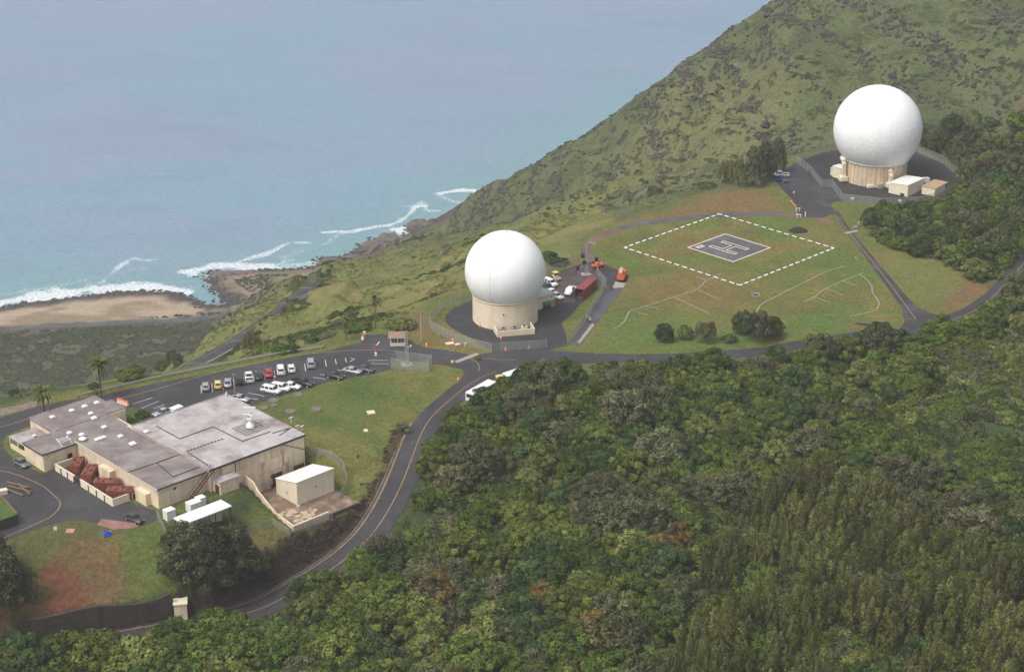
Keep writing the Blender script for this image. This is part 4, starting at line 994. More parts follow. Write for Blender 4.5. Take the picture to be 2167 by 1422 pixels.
# ------------------------------------------------------------------ chain-link fences
def mesh_material():
    m, nt, b = new_mat('chain_link'); N, L = nt.nodes, nt.links
    b.inputs['Base Color'].default_value = (.40, .42, .41, 1); b.inputs['Metallic'].default_value = .2; b.inputs['Roughness'].default_value = .5
    tc = N.new('ShaderNodeTexCoord'); outs = []
    for r in (R(45), R(-45)):
        mp = N.new('ShaderNodeMapping'); mp.inputs['Rotation'].default_value = (0, r, 0); L.new(tc.outputs['UV'], mp.inputs[0])
        wv = N.new('ShaderNodeTexWave'); wv.inputs['Scale'].default_value = 3.2; wv.bands_direction = 'X'
        mp.inputs['Rotation'].default_value = (0, 0, r); L.new(mp.outputs[0], wv.inputs[0])
        g = N.new('ShaderNodeMath'); g.operation = 'GREATER_THAN'; g.inputs[1].default_value = .90; L.new(wv.outputs['Fac'], g.inputs[0]); outs.append(g.outputs[0])
    mx = N.new('ShaderNodeMath'); mx.operation = 'MAXIMUM'; L.new(outs[0], mx.inputs[0]); L.new(outs[1], mx.inputs[1])
    tr = N.new('ShaderNodeBsdfTransparent'); ms = N.new('ShaderNodeMixShader')
    L.new(mx.outputs[0], ms.inputs[0]); L.new(tr.outputs[0], ms.inputs[1]); L.new(b.outputs[0], ms.inputs[2])
    L.new(ms.outputs[0], N['Material Output'].inputs['Surface'])
    return m
M_LINK = mesh_material()
def chain_fence(pts, label, h=2.4, step=3.0, group=None, braces=True):
    """posts, rails and wire panels along a line of ground points"""
    root = empty('chain_link_fence', pts[0], 0, label, 'fence', group)
    o = Vector(pts[0]); L_ = [Vector(p) - o for p in pts]
    P = []
    for i in range(len(L_) - 1):
        n = max(1, round((L_[i + 1] - L_[i]).length / step))
        for k in range(n): P.append(L_[i].lerp(L_[i + 1], k / n))
    P.append(L_[-1])
    me = MB().bar((0, 0, -.3), (0, 0, h + .05), .05, n=5).mesh('post', M_STEEL)
    for p in P:
        q = link('post', me, root); q.location = p
    for a, b_ in zip(P[:-1], P[1:]):
        MB().bar(a + Vector((0, 0, h)), b_ + Vector((0, 0, h)), .03, n=4).build('rail', M_STEEL, root)
        m = MB().add([a + Vector((0, 0, .03)), b_ + Vector((0, 0, .03)), b_ + Vector((0, 0, h - .02)), a + Vector((0, 0, h - .02))], [[0, 1, 2, 3]]).mesh('wire_panel', M_LINK)
        uv = m.uv_layers.new(name='UVMap'); l = (b_ - a).length
        for i, c in enumerate(((0, 0), (l, 0), (l, h), (0, h))): uv.data[i].uv = c
        link('wire_panel', m, root)
    return root
GP = lambda p: HIT(p[0], p[1])
chain_fence(WL([(992, 640), (936, 655), (908, 686), (912, 698), (930, 709), (965, 725), (1005, 738), (1040, 746)]), 'chain-link fence curving round the left side of the smooth radome')
chain_fence(WL([(1040.5, 746), (1062, 742), (1100, 740.5), (1140, 738), (1157, 736)]), 'chain-link gate and fence across the front of the smooth radome apron', h=2.2)
chain_fence(WL([(1200, 730), (1240, 683), (1282, 610)]), 'straight chain-link fence between the grass wedge and the tarmac path')
chain_fence(WL([(1283, 608), (1268, 592), (1262, 578)]), 'short chain-link fence beside the red container')
chain_fence(WL([(1156, 586), (1190, 573), (1228, 559)]), 'chain-link fence behind the yellow machine')
chain_fence(WL([(837, 762), (827, 779), (868, 786), (907, 788), (914, 772), (837.3, 762)]), 'square chain-link fence enclosing the lattice mast by the car park')
chain_fence(WL([(1686, 346), (1715, 368), (1739, 397), (1760, 396), (1783, 427)]), 'chain-link fence with a jog across the forecourt of the faceted radome')
chain_fence(WL([(1784, 427), (1862, 436), (1950, 433), (2012, 414), (2038, 395), (2030, 376), (1995, 346), (1940, 323)]), 'chain-link fence curving round the right side of the faceted radome')
chain_fence(WL([(1685, 345), (1730, 328), (1770, 317)]), 'chain-link fence behind the faceted radome on the hillside')
chain_fence([GP(p) for p in [(655, 969), (700, 976), (728, 998), (736, 1030), (718, 1066)]], 'chain-link fence bending round the right side of the cream shed', h=2.0)
chain_fence([GP(p) for p in [(690, 1064), (704, 1104), (612, 1138), (578, 1114), (520, 1134)]], 'zigzag chain-link fence below the rubble yard', h=1.6)
chain_fence([GP(p) for p in [(333, 1099), (343, 1120), (354, 1146)]], 'short chain-link fence at the lower corner of the wing', h=2.0)
# ------------------------------------------------------------------ guard rails
def guard_rail(line, label, h=.75, step=2.6):
    o = Vector(line[0]); root = empty('guard_rail', line[0], 0, label, 'guard rail')
    L_ = [Vector(p) - o for p in line]
    cum = [0]
    for a, b_ in zip(L_[:-1], L_[1:]): cum.append(cum[-1] + (b_ - a).length)
    def at(s):
        for i in range(len(cum) - 1):
            if s <= cum[i + 1] + 1e-6: return L_[i].lerp(L_[i + 1], (s - cum[i]) / max(cum[i + 1] - cum[i], 1e-6))
        return L_[-1]
    me = MB().box(-.08, .08, -.08, .08, -.2, h).mesh('post', M_WOOD); n = int(cum[-1] / step)
    for k in range(n + 1):
        q = link('post', me, root); q.location = at(k * step)
    mb = MB()
    for k in range(n):
        a, b_ = at(k * step), at((k + 1) * step)
        for z, r in ((h - .08, .11), (h - .28, .11)): mb.bar(a + Vector((0, -.1, z)), b_ + Vector((0, -.1, z)), r, n=5)
    mb.build('beam', M_STEEL, root)
guard_rail(smooth_line(WL([(165, 841), (232, 825), (300, 809), (380, 792), (495, 770), (596, 750), (702, 735)]), 4), 'long grey guard rail along the car park edge')
hb = offset_line(hill_line, 3.3)
wb = empty('roadside_wall', hb[0], 0, 'low pale wall edging the road that winds down the slope', 'wall')
o_ = Vector(hb[0])
mb = MB()
for a, b_ in zip(hb[:-1], hb[1:]):
    a, b_ = Vector(a) - o_, Vector(b_) - o_; n = (b_ - a).cross(Vector((0, 0, 1))).normalized() * .22
    mb.add([a - n - Vector((0, 0, 1)), a + n - Vector((0, 0, 1)), b_ + n - Vector((0, 0, 1)), b_ - n - Vector((0, 0, 1)), a - n + Vector((0, 0, .9)), a + n + Vector((0, 0, .9)), b_ + n + Vector((0, 0, .9)), b_ - n + Vector((0, 0, .9))],
           [[4, 5, 6, 7], [0, 1, 5, 4], [1, 2, 6, 5], [2, 3, 7, 6], [3, 0, 4, 7]])
mb.build('wall', M_CONC, wb)
strip('road_marking', offset_line(hill_line, -1.6), .07, YL, .21)

# stained retaining wall beside the road at the bottom left
M_OLDWALL = mat('old_retaining_wall', (0.060, 0.047, 0.037), .92, .3, .8, (0.030, 0.024, 0.020), .8, .5, streak=True)
wl_ = [p for p in offset_line(main_line, -4.35) if 40 < PRJ(*p)[0] < 372]
o_ = Vector(wl_[0]); rwl = empty('roadside_retaining_wall', o_, 0, 'long dark stained retaining wall between the red earth bank and the bottom road', 'wall')
for i in range(len(wl_) - 1):
    a, b_ = Vector(wl_[i]) - o_, Vector(wl_[i + 1]) - o_; n = (b_ - a).cross(Vector((0, 0, 1))).normalized() * .3
    zt = [max(float(HG(q.x + o_.x + n.x * 14, q.y + o_.y + n.y * 14)), float(HG(q.x + o_.x - n.x * 14, q.y + o_.y - n.y * 14))) - o_.z - .75 + .5 * math.sin(q.x * .35) for q in (a, b_)]
    vs = [a - n, a + n, b_ + n, b_ - n]; vs = [v - Vector((0, 0, 1)) for v in vs] + [Vector((v.x, v.y, zt[0] if k in (0, 1) else zt[1])) for k, v in enumerate(vs)]
    MB().add(vs, [[4, 5, 6, 7], [0, 1, 5, 4], [1, 2, 6, 5], [2, 3, 7, 6], [3, 0, 4, 7]]).build('wall_section', M_OLDWALL, rwl)
# ------------------------------------------------------------------ radomes
def shell_material(name, bumpy):
    m, nt, b = new_mat(name); N, L = nt.nodes, nt.links
    b.inputs['Base Color'].default_value = (.80, .81, .82, 1); b.inputs['Roughness'].default_value = .55; b.inputs['Specular IOR Level'].default_value = .25
    tc = N.new('ShaderNodeTexCoord'); n = N.new('ShaderNodeTexNoise'); n.inputs['Scale'].default_value = .5; n.inputs['Detail'].default_value = 5
    mp = N.new('ShaderNodeMapping'); mp.inputs['Scale'].default_value = (1, 1, .35); L.new(tc.outputs['Object'], mp.inputs[0]); L.new(mp.outputs[0], n.inputs['Vector'])
    r = N.new('ShaderNodeMapRange'); r.inputs[1].default_value = .35; r.inputs[2].default_value = .7; r.inputs[3].default_value =   .88; r.inputs[4].default_value = .83
    L.new(n.outputs['Fac'], r.inputs[0]); c = N.new('ShaderNodeCombineColor')
    for i in range(3): L.new(r.outputs[0], c.inputs[i])
    L.new(c.outputs[0], b.inputs['Base Color'])
    return m
M_SHELL = shell_material('radome_skin', False)
RC1 = Vector((W(1069, 700)[0], W(1069, 700)[1] + 8.15, 0))
z1 = AT(1069, 573, RC1.y)[2]; R1 = 85.5 * math.hypot(RC1.y, z1 - CAMH) / FPX
d1 = empty('smooth_radome', RC1, 0, 'smooth white ball radome on a round beige drum, with one vertical seam', 'radome')
r_c = R1 * .815; zc = z1 - math.sqrt(R1 ** 2 - r_c ** 2)
MB().lathe([(r_c, -.2), (r_c, zc - .02)], 72).build('drum', M_BEIGE, d1)
prof = [(max(.001, R1 * math.sin(t)), z1 - R1 * math.cos(t)) for t in np.linspace(math.asin(.815), math.pi - .0005, 60)]
MB().lathe(prof, 96).build('shell', M_SHELL, d1)
MB().lathe([(r_c + .01, zc - .35), (r_c + .10, zc - .35), (r_c + .10, zc - .02), (r_c + .01, zc)], 72).build('collar', M_BEIGE, d1)
sm = MB(); az = R(-112)
pp = [Vector((math.cos(az) * (R1 + .02) * math.sin(t), math.sin(az) * (R1 + .02) * math.sin(t), z1 - (R1 + .02) * math.cos(t))) for t in np.linspace(math.asin(.815), math.pi - .05, 40)]
sm.tube(pp, .045, 4); sm.build('seam', mat('seam_grey', (.50, .52, .54), .6, .05), d1)
MB().lathe([(.6, z1 + R1 - .04), (.6, z1 + R1 + .1), (.25, z1 + R1 + .2), (.25, z1 + R1 + .5), (0, z1 + R1 + .52)], 12).build('top_hatch', M_SHELL, d1)
MB().bar((-.4, -r_c - .01, 4.2), (-.4, -r_c - .25, 4.2), .18, n=8).build('lamp', M_TRIM, d1)
sm2 = MB(); sm2.bar((r_c * math.cos(az) * 1.003, r_c * math.sin(az) * 1.003, 0), (r_c * math.cos(az) * 1.003, r_c * math.sin(az) * 1.003, zc), .03, n=4); sm2.build('drum_joint', M_PALE, d1)
# front equipment bay
q0, q1 = Vector(W(1052, 714)), Vector(W(1132, 707)); e = (q1 - q0); e.normalize(); n = Vector((-e.y, e.x, 0)); Lb = (q1 - q0).length
bay = empty('bay', q0 - RC1, math.atan2(e.y, e.x)); bay.parent = d1; bay.name = 'equipment_bay'
MB().box(0, Lb, 0, .25, 0, 1.5).box(0, .25, .251, 4.2, 0, 1.5).box(Lb - .25, Lb, .251, 4.4, 0, 1.5).build('parapet', M_BEIGE, bay)
for i, x in enumerate((2.0, 4.8, 7.2)):
    u = empty('air_conditioner', q0 + e * x + n * 2.0, math.atan2(e.y, e.x), ['dark air conditioner at the left end of the smooth radome front bay', 'dark air conditioner in the middle of the smooth radome front bay', 'cream air conditioner at the right end of the smooth radome front bay'][i], 'machine', 'air conditioners in the radome bay')
    MB().box(-.7, .7, -.5, .5, 0.0, 1.5).build('casing', M_STEEL if i < 2 else M_CREAM, u, bevel=.05)
    MB().lathe([(.42, 1.501), (.42, 1.58), (.3, 1.59), (0, 1.56)], 12).build('fan', M_DARK, u)
    MB().bar((.8, .6, 0), (.8, .6, 2.0), .05).build('pipe', M_STEEL, u)
# rear annex
a0, a1 = Vector(W(1137, 657)), Vector(W(1173.5, 645)); e = (a1 - a0).normalized(); La = (a1 - a0).length; n = Vector((-e.y, e.x, 0))
ax_ = empty('rear_annex', a1 - RC1, math.atan2(e.y, e.x)); ax_.parent = d1
MB().box(-7.0, 0, 0, 7.5, 0, 3.0).build('wall', M_BEIGE, ax_); MB().box(-7.0, .2, -.2, 7.7, 3.001, 3.25).build('roof', M_ROOF, ax_)
MB().box(-1.2, -.9, -.12, -.001, 2.3, 2.5).build('lamp', M_TRIM, ax_)
t = empty('green_tank', W(1156, 651), math.atan2(e.y, e.x), 'green cylindrical tank beside the smooth radome annex', 'tank')
MB().bar((-1.1, 0, .95), (1.1, 0, .95), .75, n=16).build('tank', mat('tank_green', (0.02, 0.17, 0.12), .4, .1), t); MB().box(-.9, -.6, -.5, .5, 0, .5).box(.6, .9, -.5, .5, 0, .5).build('cradle', M_TRIM, t)
t = empty('wooden_crate', W(1167, 648), math.atan2(e.y, e.x), 'brown wooden crate at the corner of the radome annex', 'crate')
MB().box(-.8, .8, -.7, .7, .12, 1.5).build('box', mat('crate', (0.38, 0.24, 0.12), .8, .2, 2), t)
for x in (-.75, 0, .75): MB().box(x - .07, x + .07, -.75, .75, 1.501, 1.56).build('batten', M_WOOD, t)
for x in (-.6, .6): MB().box(x - .1, x + .1, -.7, .7, 0, .119).build('skid', M_WOOD, t)

# faceted radome
rb0 = W(1857.5, 397.5); R2d = 92.3
RC2 = Vector((AT(1857.5, 273, 547.5)[0], 547.5, 0))
z2 = AT(1857.5, 273, RC2.y)[2]; R2 = R2d * math.hypot(RC2.y, z2 - CAMH) / FPX
d2 = empty('faceted_radome', RC2, 0, 'largest white ball radome with faceted panels on a ribbed tan drum', 'radome')
bm = bmesh.new(); bmesh.ops.create_icosphere(bm, subdivisions=4, radius=1.0)
# geodesic panels: each panel slightly dished, seams raised
rng = random.Random(3)
for f in list(bm.faces): pass
bmesh.ops.dissolve_degenerate(bm, dist=1e-6, edges=bm.edges)
res = bmesh.ops.inset_individual(bm, faces=bm.faces[:], thickness=.006, depth=0)
for v in bm.verts: v.co = v.co.normalized()
cut = z2 - math.sqrt(max(R2 ** 2 - 9.6 ** 2, 0))
inner = [f for f in bm.faces if f.calc_area() > .0012]
for f in inner:
    k = 1 - rng.uniform(.0001, .00075)
    for v in f.verts: v.co *= k
bm.transform(Matrix.Translation((0, 0, z2)) @ Matrix.Scale(R2, 4) @ Matrix.Rotation(.4, 4, 'X') @ Matrix.Rotation(.7, 4, 'Z'))
geom = bm.verts[:] + bm.edges[:] + bm.faces[:]
bmesh.ops.bisect_plane(bm, geom=geom, plane_co=(0, 0, cut - .3), plane_no=(0, 0, -1), clear_outer=True)
me = bpy.data.meshes.new('shell'); bm.to_mesh(me); bm.free(); me.materials.append(M_SHELL); me.shade_smooth()
link('shell', me, d2)
rr = 9.45
MB().lathe([(rr, -.2), (rr, cut + .2)], 64).build('drum', M_WALL2, d2)
M_RIBW = [mat('drum_panel', (0.68, 0.54, 0.36), .85, .08, .7, (0.34, 0.24, 0.15), .55, .9, streak=True), mat('drum_panel_dark', (0.62, 0.49, 0.33), .85, .08, .7, (0.32, 0.22, 0.14), .6, .8, streak=True)]
for k in range(44):
    t0 = 2 * math.pi * k / 44; t1 = 2 * math.pi * (k + .9) / 44
    if math.sin((t0 + t1) / 2) > .45: continue
    vs = [(r * math.cos(t), r * math.sin(t), z) for r in (rr + .01, rr + .14) for t in (t0, t1) for z in (0, cut + .05)]
    MB().add(vs, [[4, 6, 7, 5], [0, 1, 3, 2], [0, 4, 5, 1], [2, 3, 7, 6], [1, 5, 7, 3]]).build('wall_panel', M_RIBW[k % 2 if k % 5 else 0], d2)
MB().lathe([(rr + .05, cut + .051), (rr + .5, cut + .06), (rr + .5, cut + .3), (rr + .05, cut + .34)], 64).build('collar', M_SHELL, d2)
# two cream duct stacks against the drum
def px_local(px, py): 
    w_ = Vector(W(px, py)); return w_ - RC2
for px, py, hh in ((1795, 384, 7.0), (1880, 397, 5.4)):
    c = px_local(px, py); c = c.normalized() * (rr + 1.35); t = empty('duct_stack', c, .2); t.parent = d2
    MB().box(-1.15, 1.15, -1, 1, .45, 1.7).build('fan_box', M_CREAM, t, bevel=.05)
    MB().box(-.8, .8, -.75, .75, 1.701, 2.2, taper=.75).build('cone', M_CREAM, t)
    MB().box(-.52, .52, -.5, .5, 2.15, hh - 1.2).build('duct', M_CREAM, t)
    MB().tube([(0, 0, hh - 1.5), (0, .2, hh - .6), (.1, 1.2, hh - .1), (.2, 2.6, hh - .2)], .75, 10).build('elbow', M_CREAM, t)
    for x in (-.9, .9): MB().box(x - .08, x + .08, -.08, .08, 0, .449).build('leg', M_TRIM, t)
def hut(name, label, q, hgt, m, roofm, slope=0.0, parts=(), parent=None, cat='hut', group=None):
    """a small building from three measured ground corners: left, front, right"""
    l, f, r = (Vector(W(*p)) for p in q)
    e = (r - f); Lx = e.length; e.normalize(); n = Vector((-e.y, e.x, 0)); Ly = abs((l - f).dot(n))
    t = empty(name, f, math.atan2(e.y, e.x), label, cat, group)
    h2 = hgt + slope
    MB().add([(0, 0, 0), (Lx, 0, 0), (Lx, Ly, 0), (0, Ly, 0), (0, 0, hgt), (Lx, 0, hgt), (Lx, Ly, h2), (0, Ly, h2)], [[0, 1, 5, 4], [1, 2, 6, 5], [2, 3, 7, 6], [3, 0, 4, 7]]).build('wall', m, t)
    o = .12
    MB().add([(-o, -o, hgt), (Lx + o, -o, hgt), (Lx + o, Ly + o, h2), (-o, Ly + o, h2), (-o, -o, hgt + .14), (Lx + o, -o, hgt + .14), (Lx + o, Ly + o, h2 + .14), (-o, Ly + o, h2 + .14)], [[0, 3, 2, 1], [4, 5, 6, 7], [0, 1, 5, 4], [1, 2, 6, 5], [2, 3, 7, 6], [3, 0, 4, 7]]).build('roof', roofm, t)
    return t, Lx, Ly
def c5(x, y): return (1600 + x / 3.822, 160 + y / 3.822)
t, lx, ly = hut('equipment_shed', 'larger cream shed with pale sloping roof beside the faceted radome drum', (c5(1087, 942), c5(1222, 985), c5(1352, 925)), 3.6, M_CREAM, M_WHITE, -.5, cat='shed')
MB().box(lx * .5, lx * .5 + .2, -.08, -.001, 2.2, 2.5).build('lamp', M_TRIM, t)
t, lx, ly = hut('utility_shed', 'small cream shed with a tan roof, farthest right by the faceted radome', (c5(1355, 948), c5(1442, 980), c5(1545, 925)), 2.3, M_CREAM, mat('tan_roof', (0.40, 0.29, 0.17), .8, .15, 1), 0, cat='shed')
MB().box(lx - 1.3, lx - .4, -.05, -.001, .1, 2.0).build('door', M_TRIM, t)
t, lx, ly = hut('booth', 'white booth at the left of the faceted radome drum', (c5(655, 810), c5(682, 842), c5(735, 828)), 3.4, M_CREAM, M_WHITE, cat='booth')
MB().box(.3, 1.2, -.05, -.001, .1, 2.2).build('door', M_STEEL, t)
t, lx, ly = hut('booth', 'narrow tan booth at the far left of the faceted radome drum', (c5(620, 800), c5(628, 815), c5(655, 805)), 2.3, M_WALL, M_WALL, cat='booth')
for px, sz, lb, m in ((c5(930, 905), (2.6, .9, .7), 'low white box at the foot of the faceted radome drum', M_WHITE), (c5(1000, 912), (1.3, 1.1, 1.2), 'grey machine beside the right duct of the faceted radome', M_STEEL), (c5(1375, 865), (1.6, 1.5, 1.4), 'white rounded tank between the two cream sheds', M_WHITE), (c5(1190, 975), (1.6, 1.0, .8), 'dark low unit in front of the larger cream shed', M_TRIM)):
    simple_box('plant_box', lb, 'machine', px, 0, sz, .2, m, m)
for px, lb in ((c5(778, 1003), 'small white marker block by the dark gravel yard, left one'), (c5(1163, 1020), 'small white marker block by the dark gravel yard, right one')):
    simple_box('marker_block', lb, 'marker', px, 0, (.8, .8, .4), 0, M_WHITE, M_WHITE)

# ------------------------------------------------------------------ guard house
t = empty('guard_house', W(826, 733), R(3), 'small cream guard house with brown roof and two windows at the car park end', 'guard house')
MB().box(0, 3.5, 0, 2.6, 0, 2.15).build('wall', M_CREAM, t)
MB().add([(-.45, -.6, 2.2), (3.95, -.6, 2.2), (3.95, 3.1, 2.45), (-.45, 3.1, 2.45), (-.45, -.6, 2.32), (3.95, -.6, 2.32), (3.95, 3.1, 2.57), (-.45, 3.1, 2.57)], [[0, 3, 2, 1], [4, 5, 6, 7], [0, 1, 5, 4], [1, 2, 6, 5], [2, 3, 7, 6], [3, 0, 4, 7]]).build('roof', mat('brown_roof', (0.27, 0.19, 0.14), .85, .2, 1.5), t)
for x in (.25, 1.85):
    wdw = MB().box(x, x + 1.4, -.03, -.001, .95, 1.85).build('window', M_GLASS, t)
    MB().box(x - .07, x, -.06, -.002, .88, 1.92).box(x + 1.4, x + 1.47, -.06, -.002, .88, 1.92).box(x + .66, x + .74, -.055, -.031, .95, 1.85).box(x, x + 1.4, -.06, -.002, 1.85, 1.92).box(x, x + 1.4, -.058, -.031, 1.38, 1.43).build('frame', M_WHITE, wdw)
MB().box(-.03, -.001, .6, 1.5, .05, 1.95).build('door', M_PALE, t)
# ------------------------------------------------------------------ lattice masts
def lattice(px, h, w0, w1, label, extra=None, guys=False):
    t = empty('lattice_mast', W(*px), .3, label, 'mast')
    MB().box(-1.3, 1.3, -1.1, 1.1, 0, .18).build('footing', M_CONC, t)
    legs = [R(90), R(210), R(330)]; n = int(h / .9)
    at = lambda k, a: Vector((math.cos(a), math.sin(a), 0)) * (w0 + (w1 - w0) * k / n) + Vector((0, 0, .18 + h * k / n))
    for a in legs: MB().bar(at(0, a), at(n, a), .08, n=5).build('leg', M_STEEL, t)
    for i in range(3):
        mb = MB()
        for k in range(n): mb.bar(at(k, legs[i]), at(k + 1, legs[(i + 1) % 3]), .05, n=4); mb.bar(at(k + 1, legs[i]), at(k + 1, legs[(i + 1) % 3]), .045, n=4)
        mb.build('bracing', M_STEEL, t)
    return t
t = lattice((861, 772), 8.3, .5, .28, 'grey lattice mast inside the square fence by the car park')
MB().bar((.1, -.4, 4.6), (.9, -.6, 4.8), .05).bar((.9, -.6, 4.8), (.9, -.6, 5.1), .18).build('lamp_arm', M_WHITE, t)
t = lattice((1240, 581), 8.2, .45, .25, 'grey lattice mast with splayed legs behind the red container')
for k in range(3):
    a = R(30 + 120 * k); MB().bar((.25 * math.cos(a), .25 * math.sin(a), 4.0), (2.2 * math.cos(a), 2.2 * math.sin(a), .1), .06, n=5).build('strut', M_STEEL, t)
MB().bar((-.6, -.3, 3.6), (-.75, -.7, 3.6), .55, n=12).build('dish', M_BLACK, t)
t = empty('utility_pole', W(891.5, 722), 0, 'thin pale utility pole standing in the grass left of the smooth radome', 'pole')
MB().bar((0, 0, -.2), (0, 0, 7.6), .13, .09, n=8).build('pole', mat('pale_wood', (0.45, 0.42, 0.38), .8, .15, 3), t); MB().box(-.25, .25, -.06, .06, 7.2, 7.35).build('cross_arm', M_WOOD, t)
t = empty('lamp_post', W(*c2(487, 552)), 0, 'thin grey lamp post among the parked cars', 'lamp post')
MB().bar((0, 0, 0), (0, 0, 4.6), .09, .07, n=8).build('pole', M_STEEL, t); MB().box(-.3, .3, -.1, .1, 4.6, 4.72).build('lamp_head', M_STEEL, t)
# ------------------------------------------------------------------ small things on the grass
def slab(px, r, label, m, group=None, h=.18, sq=None, rz=0.0, cat='slab'):
    x, y, z = W(*px)
    t = MB()
    if sq: t.box(-sq[0] / 2, sq[0] / 2, -sq[1] / 2, sq[1] / 2, -.1, h)
    else: t.lathe([(r, -.1), (r, h), (r * .96, h + .04), (0, h + .05)], 24, smooth=False)
    o = t.build('concrete_slab' if sq else 'well_cover', m); o.location = (x, y, 0); o.rotation_euler = (0, 0, rz)
    return tag(o, label, cat, group)
M_OLDC = mat('old_concrete', (0.17, 0.14, 0.12), .9, .2, 1.2)
for p, r, lb in ((c2(975, 713), 1.25, 'round brown concrete cover on the lawn, lower one near the hall'), (c2(1203, 693), 1.25, 'round brown concrete cover on the lawn, farthest from the hall'), (c2(1042, 567), 1.1, 'round brown concrete cover on the lawn below the white wagons'), (c2(828, 617), 1.2, 'round brown concrete cover on the lawn beside the car park edge'), (c2(740, 683), 1.1, 'round brown concrete cover on the lawn half hidden by the hall roof'), (c2(828, 657), .8, 'smallest round concrete cover on the lawn')):
    slab(p, r, lb, M_OLDC, 'round covers on the lawn', cat='cover')
M_CSLAB = mat('cream_slab', (0.66, 0.56, 0.42), .85, .08, 2)
slab(c2(1688, 722), 0, 'larger cream square slab in the middle of the lawn', M_CSLAB, None, .2, (1.7, 1.7), .3)
slab(c2(1641, 882), 0, 'smaller cream square slab on the lawn nearer the road', M_CSLAB, None, .2, (.9, 1.1), .1)
slab((952, 727), 0, 'larger tan slab on the grass by the curved fence', M_CSLAB, None, .15, (2.0, 1.3), .4)
slab((968, 729), 0, 'smaller tan slab on the grass by the curved fence', M_CSLAB, None, .15, (1.2, .9), .4)
t = empty('yellow_post', W(985, 733), 0, 'short yellow post on the grass by the curved fence', 'post'); MB().bar((0, 0, 0), (0, 0, .8), .16, n=8).build('post', mat('yellow', (.75, .55, .08), .5, .1), t); MB().lathe([(.19, .8), (.17, .9), (0, .92)], 8).build('cap', M_WHITE, t)
x, y, z = HIT(149, 1126); o = MB().box(-.8, .8, -.8, .8, -.2, .15).build('concrete_slab', mat('pink_slab', (0.42, 0.24, 0.17), .9, .15, 2)); o.location = (x, y, z); tag(o, 'pinkish square slab set in the red earth', 'slab')
x, y, z = HIT(118, 1128); t = empty('notice_board', (x, y, z), .2, 'small white notice board on the bank edge beside the courtyard', 'sign')
MB().box(-.32, .32, -.05, .05, .5, 1.25).build('board', M_WHITE, t); MB().box(-.25, -.15, -.04, .04, -.1, .5).box(.15, .25, -.04, .04, -.1, .5).build('post', M_STEEL, t)
x, y, z = HIT(227, 1131); t = empty('tarpaulin', (x, y, z), .5, 'crumpled blue tarpaulin on the grass by the courtyard', 'tarpaulin')
rng = random.Random(2); bmv = []
for j in range(9):
    for i in range(9):
        u, v_ = i / 8 - .5, j / 8 - .5; e_ = 1 - max(abs(u), abs(v_)) * 2
        bmv.append((u * 1.7 + rng.uniform(-.06, .06), v_ * 1.3 + rng.uniform(-.06, .06), .05 + .85 * min(1, e_ * 2.2) * rng.uniform(.6, 1)))
MB().add(bmv, [[j * 9 + i, j * 9 + i + 1, j * 9 + i + 10, j * 9 + i + 9] for j in range(8) for i in range(8)]).build('sheet', mat('blue_tarp', (0.02, 0.07, 0.42), .45, .1), t)
MB().box(-.5, .9, .45, .8, .0, .25).build('sheet_edge', M_WHITE, t)
# dark cart, scrap and pits on the lawn
t = empty('hand_cart', W(*c2(1985, 872)), .4, 'dark cart standing at the lawn edge by the road', 'cart')
MB().box(-.9, .9, -.5, .5, .45, .8, taper=1.15).build('tray', M_TRIM, t); MB().bar((-.6, -.55, .32), (-.6, -.68, .32), .32, n=12).build('wheel', M_BLACK, t); MB().bar((-.6, .55, .32), (-.6, .68, .32), .32, n=12).build('wheel', M_BLACK, t); MB().bar((.8, 0, .7), (1.7, 0, 1.1), .06).build('handle', M_STEEL, t)
t = empty('hydrant', W(*c2(1573, 1128)), 0, 'dark red hydrant in the lawn near the dark bank', 'hydrant')
MB().lathe([(.32, 0), (.32, .1), (.2, .12), (.2, .8), (.26, .82), (.22, 1.0), (0, 1.1)], 12).build('barrel', M_CHILL, t); MB().bar((-.4, 0, .6), (.4, 0, .6), .13, n=8).build('nozzle', M_CHILL, t)
x, y, z = W(*c2(1625, 1212)); o = MB().box(-.9, .9, -.3, .3, -.2, .1).build('grate', M_TRIM); o.location = (x, y, float(HG(x, y)) + .05); tag(o, 'dark drain grate in the lawn below the hydrant', 'grate')
def mound(px, rx, ry, h, m, name, label, cat, seed=0):
    x, y, _ = W(*px); n, k = 18, 6; vs = [(0, 0, h)]; rg = random.Random(seed)
    for j in range(1, k + 1):
        for i in range(n):
            r = j / k * rg.uniform(.88, 1.1); a = 2 * math.pi * i / n
            vs.append((rx * r * math.cos(a), ry * r * math.sin(a), h * (1 - (j / k) ** 1.5) * rg.uniform(.8, 1.15) - (.1 if j == k else 0)))
    fs = [[0, 1 + i, 1 + (i + 1) % n] for i in range(n)] + [[1 + j * n + i, 1 + (j + 1) * n + i, 1 + (j + 1) * n + (i + 1) % n, 1 + j * n + (i + 1) % n] for j in range(k - 1) for i in range(n)]
    o = MB().add(vs, fs, True).build(name, m); o.location = (x, y, 0); return tag(o, label, cat)
mound((1689, 489), 2.9, 2.3, 1.1, mat('dark_soil', (0.030, 0.022, 0.018), .95, .3, 2, bump=.6), 'soil_heap', 'heap of dark soil on the grass beyond the dashed square', 'soil heap')
t = empty('drain_pit', W(1599, 625), .1, 'open drain pit with a pale rim in the field below the helipad', 'pit')
MB().box(-1.0, 1.0, -.8, -.55, -.2, .15).box(-1.0, 1.0, .55, .8, -.2, .45).box(-1.0, -.8, -.55, .55, -.2, .3).box(.8, 1.0, -.55, .55, -.2, .3).build('rim', M_CONC, t); MB().box(-.8, .8, -.55, .55, -.1, .06).build('opening', M_DARK, t)
